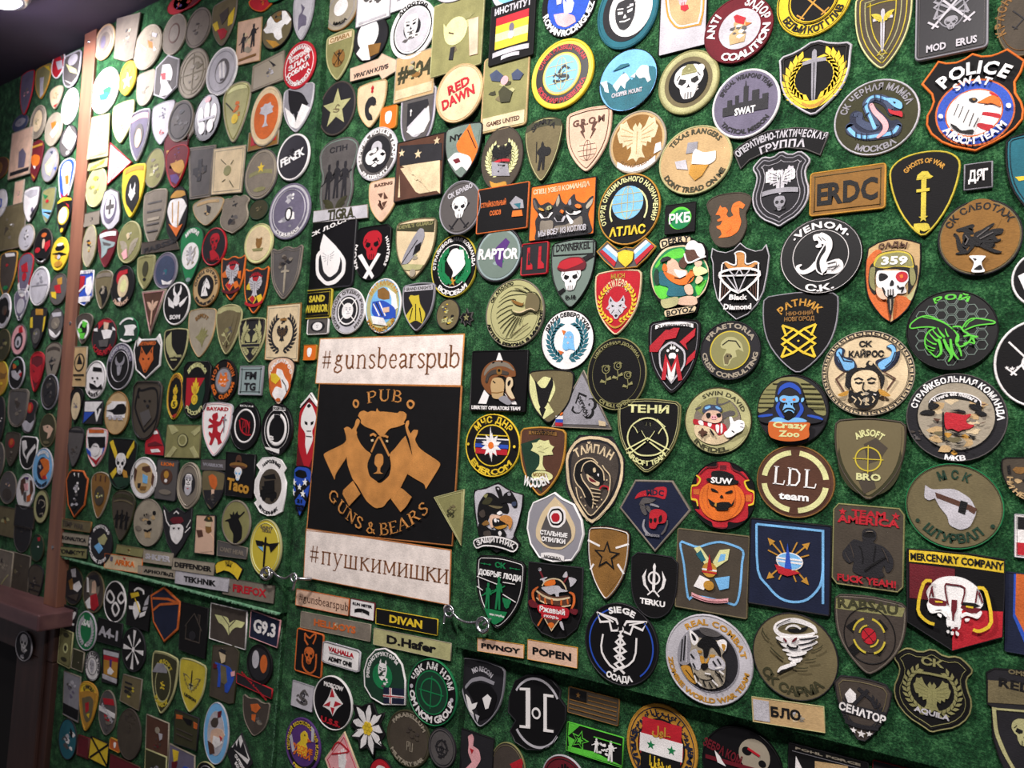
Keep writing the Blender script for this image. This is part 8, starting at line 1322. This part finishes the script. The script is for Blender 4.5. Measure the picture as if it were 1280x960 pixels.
run(935, 755, 7.385, 'R', '''
35 72 828 890 o h/K b3; olive round patch with a white angry tornado; ring,O,.0,.0; _СК САРМА,O,.88,.2,112,-4; W,w,funnel,630 260 20 600 210 34 500 165 40 400 150 40 290 180 40 255 230 36 300 280 36 400 300 36 520 300 40 610 270 20; W,k,hole,380 240 20 440 245 34 510 235 30 545 215 14; W,w,ring_inner,350 235 10 380 205 16 440 200 18 490 230 12; W,w,band,270 310 20 380 340 60 480 340 60 640 300 22; W,w,band,310 370 16 400 390 50 500 390 50 635 350 18; W,w,band,330 420 14 420 430 40 500 430 36 590 400 14; W,w,band,360 460 12 430 470 34 500 460 30 545 440 10; W,w,band,390 500 26 440 500 44 490 500 30; W,w,band,400 540 14 430 530 28 480 520 20; W,w,tail,280 625 10 310 590 24 370 570 30 440 550 20; W,k,line,270 330 6 300 370 8 340 400 6; W,k,line,480 320 5 560 320 10 640 300 6; W,k,line,470 370 5 550 365 9 630 335 5; W,k,line,500 415 5 560 400 9 600 385 5; W,k,line,400 480 5 460 490 8 540 460 5; W,k,line,280 640 8 340 605 14 430 570 8; W,k,line,270 200 5 300 170 8 400 135 5; W,R,eye,335 310 8 355 330 22 365 345 6; W,R,eye,415 345 10 440 325 26 460 305 8; j,k,grin,1.6 370 370 400 395 460 400 465 375; W,O,wind,600 420 4 660 415 9 700 370 5; W,O,wind,540 510 4 590 510 9 640 495 4; W,O,wind,430 575 4 500 590 10 565 580 4; W,O,wind,220 390 5 270 450 12 340 500 8; W,O,wind,150 210 5 140 260 10 210 320 5
''')
run(1035, 620, 7.385, 'R', '''
52 60 700 900 c H/v b4.5; tall olive patch of a dark soldier with red lettering above and below; =TEAM,r,.72,.16,.48,.02; star,r,-.72,.8,.12; star,r,.76,.8,.12; =AMERICA,r,.54,.18,.84; I,K,soldier,330 310 390 300 440 330 445 390 420 430 500 460 560 510 600 580 600 660 570 700 540 700 520 640 500 690 520 740 420 760 320 740 230 690 240 600 200 620 150 580 135 520 170 470 240 400 320 420 315 360; I,k,goggles,330 340 400 335 435 350 430 380 340 375; W,d,sleeve_fold,160 520 4 190 580 8 210 610 4; W,d,sleeve_fold,200 430 4 230 500 8 240 570 4; W,k,fold,290 460 6 330 520 8 320 620 6; W,k,fold,440 460 6 430 540 10 420 600 6; W,k,rifle,340 690 14 430 620 20 540 560 14; W,d,fold,500 480 4 540 540 8 560 610 4; W,D,helmet_light,350 330 3 390 320 8 420 330 3; =FUCK YEAH!,r,-.88,.16,.82
''')
run(850, 475, 9.6, 'R', '''
52 85 858 892 o V/O b3.5; light olive round patch of an aviator with goggles, white glove and red scarf; disc,V,.93; ^SWIN DAVID,O,.76,.12,105,-18; _INFIDEL,O,.93,.13,72,-12; disc,K,.7; disc,D,.69; I,v,sky,200 340 300 250 420 215 560 230 660 330 700 430 600 460 500 460 300 420; W,G,plane,455 220 18 455 290 22 520 290 16 610 250 14; W,G,plane,520 440 60 580 400 60 640 400 50; W,G,plane,190 350 10 230 340 24 260 320 6; I,T,arm,175 560 220 530 330 540 400 580 470 670 560 640 600 700 540 750 440 775 330 760 240 710 190 650; I,r,scarf,170 470 240 480 330 490 400 510 500 520 550 540 570 620 520 650 470 660 430 610 340 560 250 540 175 530; I,w,scarf_stripe,230 490 280 490 290 545 240 530; I,w,scarf_stripe,350 495 390 510 380 560 345 550; I,w,scarf_stripe,440 540 480 550 470 640 445 610; I,w,scarf_stripe,500 530 520 540 520 620 500 640; I,j,cap,280 380 300 320 350 295 420 300 480 310 515 350 500 385 400 370 320 400; W,U,goggle,310 345 14 345 330 40 380 320 14; W,U,goggle,440 320 12 470 340 30 500 350 10; I,P,face,330 385 400 365 480 380 515 430 510 490 440 520 340 500 270 470; I,k,sunglass,330 405 370 395 385 430 360 465 335 450; I,k,sunglass,450 410 500 400 505 440 470 450; I,p,snout,385 440 420 425 460 440 450 470 400 475; I,R,nostril,400 445 412 440 412 460; I,R,nostril,432 445 445 442 440 462; I,z,glove,545 640 590 600 620 540 610 450 640 450 665 500 720 480 780 500 790 560 760 610 700 640 640 680 580 690; j,g,finger_line,1 740 520 780 530; j,g,finger_line,1 740 560 780 570; j,K,glove_mark,1 640 610 670 630; W,b,tattoo,240 630 10 290 630 60 350 630 10; W,b,tattoo,290 580 10 290 630 50 290 690 10; W,k,knife,380 590 8 410 640 26 430 665 10
''')
run(850, 570, 9.6, 'R', '''
120 55 905 880 o k/k b3; black round patch with grinning orange pumpkin inside a red cog; I,r,cog,180 640 240 640 200 560 130 520 130 360 200 340 210 240 310 130 370 150 440 130 450 75 590 80 620 150 700 190 760 190 830 290 780 330 830 420 905 440 890 580 820 590 810 740 690 800 580 790 560 860 410 850 380 790 300 750; i,R,notch,480 110 560 110 560 170 480 165; i,i,notch,160 400 240 395 235 465 165 460; i,i,notch,790 465 865 465 860 550 790 545; W,y,edge,200 230 14 245 280 18 210 345 18 135 360 20 125 430 20 130 510 20 200 530 18 215 600 12; W,y,edge,835 290 12 780 310 16 820 400 18 900 440 20 900 560 20 830 590 16; W,R,edge,450 80 10 440 130 14 330 140 12 240 220 8; W,R,edge,610 100 8 640 160 14 720 200 14 800 270 8; W,R,edge,400 860 10 480 870 16 560 860 10; I,a,pumpkin,240 500 260 400 340 330 440 310 520 350 600 320 700 360 770 450 780 560 730 670 640 740 520 775 400 760 300 690 250 600; W,i,rib,300 380 5 270 500 8 310 640 8 400 740 5; W,i,rib,690 370 5 740 500 8 700 640 8 600 750 5; W,i,rib,350 350 4 320 480 6 350 620 6; W,i,rib,650 350 4 690 480 6 660 600 6; I,k,hat,330 290 340 265 390 260 390 190 480 175 570 190 650 230 660 280 710 300 700 330 600 350 470 345 380 325; I,k,eye,385 385 430 400 470 435 420 425 390 415; I,k,eye,640 415 620 410 550 440 600 445 640 435; I,k,nose,510 465 530 495 490 495; i,k,mouth,350 510 440 570 500 550 600 550 630 580 670 510 650 590 600 610 590 650 450 650 430 600 380 590; i,Y,tooth,435 565 455 555 450 610 425 590; =SUW,z,.34,.17,.32
''')
run(600, 340, 9.6, 'R', '''
75 85 775 912 o V/D b4 R; large khaki rubber disc with the engraved head of an eagle; ring,O,.82,.015; ^СК АПОЛЛО,k,.84,.09,62,36; _АРТЕЛЬ РЕКОНА В МИНСКЕ,k,.97,.1,165,10; I,V,eagle_head,215 570 200 460 260 310 380 210 500 170 600 190 620 240 700 280 735 380 700 490 560 500 470 520 520 640 400 760 340 800 280 780 230 680; W,O,feather,250 320 3 380 230 8 560 250 8 600 240 3; W,O,feather,230 370 3 350 290 8 520 270 7 580 290 3; W,O,feather,215 430 3 320 350 8 420 330 7 440 360 3; W,O,feather,205 500 3 300 420 8 400 400 6; W,O,feather,205 560 3 300 480 8 390 450 5; W,O,feather,225 620 3 300 560 8 400 500 5; W,O,feather,250 680 3 330 590 9 420 530 5; W,O,feather,280 740 3 350 630 9 440 540 5; W,O,feather,320 790 3 390 650 9 470 540 5; W,O,feather,370 780 3 430 650 9 490 550 5; W,O,feather,480 640 3 500 590 7 520 530 3; W,O,feather,530 180 3 590 200 9 620 240 4; W,O,feather,430 200 3 520 210 8 590 270 3; I,B,eye,390 340 440 350 520 380 540 370 520 410 440 390; I,h,beak_top,590 270 640 250 720 310 735 400 700 480 640 450 570 450 560 380; W,O,beak_line,390 460 4 430 500 12 520 500 12 620 460 12 690 490 6; W,T,beak_light,420 470 4 500 490 10 620 445 9 680 470 4; W,O,beak_edge,610 245 4 690 260 9 740 350 9 720 480 4; gren,k,.0,.93,.0; W,h,throat,400 770 4 500 690 10 600 620 6
''')
run(1165, 235, 8.348, 'R', '''
48 118 945 920 o h/K b5; brown gold round patch with black winged dragon and small white rook; ring,K,.0,.0; disc,B,.92; disc,h,.4,0,.6; disc,B,.5,0,.5; ^СК САБОТАЖ,k,.72,.17,132,2; I,k,dragon_head,255 435 330 410 420 380 445 400 420 430 440 480 380 490 330 460 270 460; W,k,neck,400 440 60 360 500 70 370 560 80 330 620 70; W,k,paw,240 490 30 265 520 30 280 580 40 300 640 46 350 660 30; W,k,foot,250 690 14 320 680 40 370 670 30; W,k,body,370 560 90 460 560 100 560 580 80 640 600 40; I,k,wing,440 480 520 440 600 390 650 370 640 400 580 450 650 430 745 430 730 480 660 500 690 550 600 540 560 570 460 560; W,k,tail,560 560 30 640 570 36 720 540 14; W,k,leg,520 590 60 600 640 40 680 670 30 730 672 8; W,k,leg,430 600 40 400 650 30 370 680 20; j,G,edge_line,1 350 500 380 540 350 600; j,G,edge_line,1 470 520 600 420; j,G,edge_line,1 500 540 640 470; I,z,rook,400 715 555 715 545 745 520 780 530 830 550 880 420 885 430 830 440 780 410 745; I,k,rook_mark,440 860 470 830 510 810 525 860; I,k,rook_mark,430 740 470 750 450 765
''')
run(655, 215, 10.58, 'R', '''
102 198 938 828 r a/k b5 z1; orange square patch with three black wolves and grey lettering; >СПЕЦ УЗЕЛ КОМАНДА,T,62,125 300 480 248 870 178; I,K,wolf,120 360 160 350 220 440 320 400 390 440 440 340 470 290 500 380 560 430 600 360 670 290 690 370 800 410 870 340 920 320 880 460 850 560 880 680 885 800 600 850 300 890 150 900 160 780 150 650 190 560 130 470; I,G,ear,125 385 150 380 190 500 150 480; I,q,ear,430 400 462 310 475 400 440 460; I,g,ear,590 400 620 360 630 430 600 440; I,q,ear,830 440 915 350 900 430 840 490; I,D,bib,225 660 290 650 385 650 385 760 370 820 230 820; I,D,bib,420 720 560 700 700 620 770 590 780 720 700 780 470 800 410 790; W,w,muzzle,215 560 14 280 640 44 380 545 14; W,l,muzzle,410 610 10 490 690 38 545 600 24; W,w,muzzle,580 520 30 650 570 40 750 530 20; W,w,muzzle,580 580 20 640 670 40; W,Y,eye,210 490 12 240 500 34 270 515 12; W,V,eye,320 490 30 350 480 56 375 470 20; W,k,eye_slit,345 470 10 350 485 14 352 500 8; W,a,eye,500 530 20 520 520 42 525 545 20; W,a,eye,700 450 20 735 460 56 765 470 20; W,k,snout,560 480 20 620 510 70 650 530 30; W,k,snout,270 560 30 300 580 50 330 560 30; W,k,snout,450 600 40 480 640 50 500 600 30; >МЫ ВСЕХ ИЗ КОТЛОВ,l,72,205 868 520 815 840 772
''')
run(805, 290, 8.656, 'R', '''
60 40 715 930 x k/k b2.5; 65 520 75 380 130 270 185 190 170 90 230 60 490 40 560 95 650 120 700 220 690 330 715 400 715 540 670 650 600 720 610 780 580 880 430 910 250 935 230 840 180 770 110 690; odd shaped patch of a red bearded man drinking over a green disc; I,T,rim,75 500 80 380 150 260 230 180 350 150 470 150 620 250 700 380 710 500 670 630 590 710 400 760 200 740 110 640; I,e,disc,92 500 95 390 160 280 250 195 360 165 470 170 610 260 685 390 695 500 650 620 560 700 400 750 220 730 120 620; I,L,light,120 380 180 290 300 200 420 180 440 260 350 290 220 300 150 380; I,L,light,110 600 150 580 260 610 260 690 200 730 140 680; I,L,light,560 590 640 540 680 520 640 620 590 690; I,T,plate,190 180 185 95 300 70 490 45 490 110 380 110 260 150; >DERRY,k,66,205 168 340 122 492 106; I,c,coat,160 480 190 420 250 480 330 560 450 600 470 680 330 700 250 680 270 600 180 570; I,E,coat,110 480 130 410 160 420 170 560 130 570; I,P,face,265 320 310 290 370 330 400 400 470 420 470 480 400 500 320 490 250 430; I,w,sideburn,330 410 400 420 460 430 450 490 390 500; I,a,hair,205 400 220 350 250 360 260 420 225 430; W,a,beard,230 440 16 290 490 50 400 540 60 500 500 80 520 430 30; j,k,beard_line,1 480 560 520 500; j,k,beard_line,1 500 540 545 480; j,k,mouth,1.2 340 500 400 510 460 480; W,K,hat,200 320 26 240 290 50 290 290 20; I,b,beer,400 380 390 330 440 270 470 200 560 200 600 250 600 290 500 330 450 400; I,w,foam,460 180 500 110 560 100 600 130 640 140 670 210 660 270 600 270 560 200 500 200; j,w,mug_edge,1.8 450 240 490 340 620 290 690 270; I,F,cuff,545 400 600 370 700 420 690 450 600 480 560 470; I,P,fist,560 340 630 320 640 360 590 390; I,T,hand,570 540 600 480 650 500 640 540 590 570; I,P,leg,450 600 510 570 545 620 540 680 480 680; I,P,foot,390 730 480 700 570 710 600 770 540 800 390 790; I,V,shoe,200 750 260 730 380 710 380 790 280 830 220 820; I,T,plate,245 860 400 830 570 810 560 880 400 900 255 930; >BOYOZ,k,58,265 918 410 890 555 868
''')
run(885, 295, 8.656, 'R', '''
40 75 675 912 x k/l b4; 50 130 110 165 200 180 280 150 355 75 420 130 520 165 590 150 635 90 672 215 650 400 610 600 540 740 440 850 310 912 200 820 100 680 60 500 55 300 35 230; black shield patch with gold eagle above a white outlined diamond; j,w,eagle_edge,1.3 155 300 200 280 240 300 300 310 300 210 290 190 320 170 370 170 405 200 405 290 450 300 510 275 555 300; I,1,eagle,175 290 210 290 250 320 310 330 320 260 305 200 330 180 380 180 395 220 395 300 440 320 510 285 540 295 500 330 440 360 340 375 230 360; W,b,feather,185 320 10 170 520 10 150 680 8; W,b,feather,200 520 10 190 600 10 175 660 6; W,b,feather,225 520 10 220 580 10 210 620 6; W,b,feather,515 310 10 515 500 10 520 660 8; W,b,feather,490 500 10 490 560 10 495 640 6; W,b,feather,460 520 10 465 560 10 470 600 6; j,w,wing_line,1.4 158 310 145 440 125 715; j,w,wing_line,1.4 550 300 550 450 550 700; j,w,wing_line,1.4 125 715 250 590; j,w,wing_line,1.4 550 710 420 580; j,w,diamond_line,2.4 130 438 235 370 470 360 565 425 335 615 130 438; j,w,diamond_line,1.6 130 438 565 425; j,l,diamond_line,1.1 210 440 335 610; j,l,diamond_line,1.1 280 435 335 600; j,l,diamond_line,1.1 420 432 340 610; j,l,diamond_line,1.1 235 370 300 435 350 370 400 435 470 362; >Black,w,56,235 692 335 695 430 690; >Diamond,w,58,175 796 330 800 480 792
''')
run(700, 535, 7.323, 'R', '''
50 60 600 885 x K/K b3; 55 230 180 62 480 75 595 280 590 480 500 700 300 885 160 760 60 560; dark shield patch with heavy cream border and a hooded cobra; j,T,border_line,3.4 75 245 195 100 440 115 560 275 555 480 470 680 295 855 180 730 95 560 70 400 75 245; I,d,field,110 270 200 140 430 150 530 290 520 470 440 650 295 810 200 700 120 540; >ТАЙПАН,T,76,150 275 305 225 475 300; I,k,hood,130 430 150 340 220 290 300 290 350 330 330 340 260 310 200 360 200 440 230 520 280 580 310 650 300 730 250 690 200 580 160 500; j,T,hood_edge,1.2 130 430 150 330 220 280 300 280 350 325; j,T,hood_edge,1.2 130 430 150 500 200 560 235 635; j,T,hood_edge,1.2 195 420 215 480 280 570 310 650 300 735; I,k,head,225 340 280 310 340 350 390 400 400 450 400 500 370 520 330 500 310 440 260 420 230 400; j,T,head_edge,1.2 200 400 225 330 290 300 350 340 400 400 410 480; I,T,jaw,250 420 290 450 330 480 370 500 350 530 290 500 260 470; I,R,mouth,270 450 320 475 340 495 290 490; I,T,eye,310 370 330 365 335 400 315 405; I,w,fang,350 420 365 420 360 445; j,T,scale,1 290 550 380 570; j,T,scale,1 300 590 380 600; j,T,scale,1 305 625 375 632; j,T,scale,1 305 655 360 665; j,T,scale,1 310 685 340 695; j,r,tongue,1.6 375 560 400 530 450 540 455 570; j,T,inner_shield,1.1 400 340 425 380 470 440 465 560 440 640 370 730 295 800 230 730 180 640 160 540; W,T,star,440 470 8 442 476 12; W,T,star,205 630 8 207 634 12; W,T,star,245 705 8 247 709 12; W,T,star,352 715 8 354 719 12; W,T,star,395 650 8 397 654 10
''')
run(585, 430, 10.02, 'R', '''
70 88 735 860 r k/k b5 R; black square patch of an ape in a brown flight helmet and headphones; i,w,letter_a,385 110 400 110 435 205 355 205; i,w,letter_a,205 575 265 645 230 750 130 745; i,w,letter_a,460 620 500 640 600 720 612 758 550 755; I,3,helmet,170 470 180 360 230 270 320 215 430 205 530 240 590 320 600 400 560 410 500 430 440 400 360 410 310 450 300 560 310 640 240 600 200 540; I,D,helmet_light,300 240 400 220 500 240 560 300 580 340 480 290 380 280 280 320 210 400 220 330; j,k,helmet_slot,2 310 240 340 228; j,k,helmet_slot,2 420 222 440 226; W,d,strap,240 470 30 260 400 34 320 355 40 400 350 40 500 370 30; I,B,knob,365 340 380 305 420 305 435 350 420 385 380 385; I,k,knob_hole,385 320 410 318 415 345 390 350; I,t,ear_cup,295 520 320 440 380 420 440 440 465 510 455 600 440 670 380 690 320 670 305 600; j,B,cup_line,1.2 310 610 380 615 450 600; j,k,cup_mark,1.4 325 465 355 490; I,T,face,485 520 500 430 540 415 572 450 575 520 550 570 580 640 600 690 560 700 500 620; I,k,eye,510 500 520 470 548 455 545 500 520 530; W,b,strap,480 590 10 520 660 14 560 700 16 600 690 12; I,g,jaw,400 690 460 650 520 680 560 740 520 765 460 740; >LIBERTIST OPERATORS TEAM,w,44,62 812 360 824 672 832
''')
run(585, 595, 9.06, 'R', '''
70 68 635 870 x K/k b3; 75 160 150 140 260 110 345 68 430 130 530 180 635 205 625 350 580 540 530 670 600 775 545 868 440 830 335 870 220 790 120 820 80 735 140 700 110 560 80 380; silver shield patch of an armed eagle in dark helmet with name band; I,l,silver,85 180 200 150 345 95 450 160 620 220 600 400 550 580 500 710 400 690 150 690 110 540 85 350; I,k,helmet,110 400 130 300 200 200 250 190 300 210 360 260 440 300 470 380 450 430 380 420 330 440 270 430 240 480 200 560 130 540 110 470; I,O,patchwork,160 310 220 240 280 260 240 320; I,h,patchwork,230 330 330 340 400 350 330 370; I,v,patchwork,180 220 230 200 210 250; I,d,patchwork,130 420 180 380 200 450 160 470; I,k,goggles,315 130 350 120 375 150 400 230 420 200 490 160 530 230 560 290 560 350 520 355 500 310 430 300 380 310 350 230; I,g,lens,460 190 490 190 490 220 460 220; I,j,lens,505 300 550 290 550 335 510 340; I,l,lens,335 140 360 135 360 160; I,k,mane,130 540 200 560 260 600 330 610 400 600 430 690 150 690; I,B,mane_patch,170 540 220 500 250 540 200 560; I,d,mane_patch,190 630 260 620 270 690 200 680; I,P,cheek,260 450 340 440 400 460 380 480 300 480 290 540 300 580 270 570; I,1,beak,375 465 430 440 490 460 515 510 500 580 475 600 470 550 420 530 380 500; I,Y,beak_low,310 570 380 560 450 550 440 580 360 600; I,k,mouth,290 500 330 480 400 510 440 540 380 560 310 570; I,w,tooth,310 490 335 480 340 520 320 520; I,w,tooth,345 495 370 500 365 520; I,w,eye,345 420 380 395 405 420 370 440; I,w,feather,360 640 380 620 400 650 380 680; I,k,name_band,85 720 180 690 330 680 470 710 600 775 548 866 430 820 310 790 200 795 120 820; j,w,band_edge,1.6 85 725 180 695 330 685 470 715 595 778 548 862 430 818 310 790 200 795 120 818 85 725; >ЗАЩИТНИК,w,56,130 786 320 745 540 826
''')
run(655, 690, 8.28, 'R', '''
45 90 625 900 x k/K b4; 55 95 620 160 610 640 560 790 440 890 330 900 190 840 90 720 45 560; black patch of a skull over barrels with red ribbon and white letters; W,l,pommel,160 178 22 164 182 26; W,R,grip,170 205 14 195 260 16; W,l,guard,170 285 8 200 278 16 240 262 8; W,l,blade,205 290 20 220 310 24; W,R,haft,455 255 14 420 310 14; I,l,axe,405 255 440 200 455 240 445 262; I,l,axe,470 260 550 290 490 360 480 320; I,a,skull_top,215 330 250 290 300 275 330 290 325 335 240 350; I,k,skull_dark,330 290 390 300 430 350 420 380 350 380 345 330; j,T,skull_edge,1.4 195 350 230 300 300 275 380 290 430 350 445 390; I,l,foam,190 365 250 355 320 345 370 350 400 380 460 400 440 410 370 420 375 490 350 500 330 430 280 440 220 400; I,b,barrel,160 400 220 420 320 460 470 450 490 520 440 560 300 540 150 500; W,T,hoop,140 400 12 230 460 16 350 490 16 480 470 12; W,T,hoop,140 470 8 200 520 12 250 530 8; W,T,hoop,400 560 8 460 560 12 495 545 8; W,i,stave,170 440 12 175 490 14; W,i,stave,230 480 14 235 520 16; W,i,stave,300 490 14 305 530 16; W,i,stave,400 500 14 400 540 16; W,i,stave,465 490 12 470 530 14; W,i,handle,160 360 12 115 400 20 110 460 20 140 550 14; W,i,handle,490 415 12 530 440 20 535 520 20 510 580 14; I,R,ribbon_end,65 500 110 490 160 540 160 570 85 560; I,R,ribbon_end,500 580 575 595 555 645 500 620; I,r,ribbon,170 540 300 550 470 580 480 660 440 680 300 660 180 620; >Ржавый,w,56,182 604 310 625 448 648; I,r,ribbon,210 630 300 640 400 660 400 700 300 690 210 670; >якорь,w,30,228 664 300 674 385 690; W,i,haft_end,210 680 12 170 750 14; i,b,tip,240 680 385 700 310 805; j,T,tip_edge,1.2 240 680 310 805 385 700; I,a,tip_light,270 740 310 720 340 745 310 780; I,l,blade_end,395 720 420 715 440 800 410 770
''')
run(770, 590, 8.65, 'R', '''
40 80 820 870 x n/D b6; 42 385 215 82 620 92 820 410 430 870; navy gem shaped patch with red skull, grey dragon and red banner; I,r,banner,205 290 240 230 310 200 400 190 440 165 545 170 530 290 440 270 340 260 260 270; >MDC,n,62,335 255 420 250 520 262; W,G,dragon,265 350 20 310 310 50 370 310 40 420 300 14; W,G,dragon,290 360 40 290 400 50 320 450 30; W,g,dragon,380 350 16 430 360 24 470 380 8; W,G,dragon,340 380 30 360 400 40 370 430 20; W,g,tail,310 520 14 300 590 20 340 660 24 400 690 16; W,G,tail,560 520 10 560 600 20 500 670 16; I,r,skull,375 430 430 400 500 410 550 450 555 500 530 550 460 560 430 610 370 600 365 520; I,k,eye,475 480 500 465 505 520 475 550 468 510; I,k,eye,370 500 400 510 390 550 372 540; I,k,nose,420 500 445 500 440 540 415 530; =МСК СОЮЗ,g,-.56,.06,.2
''')
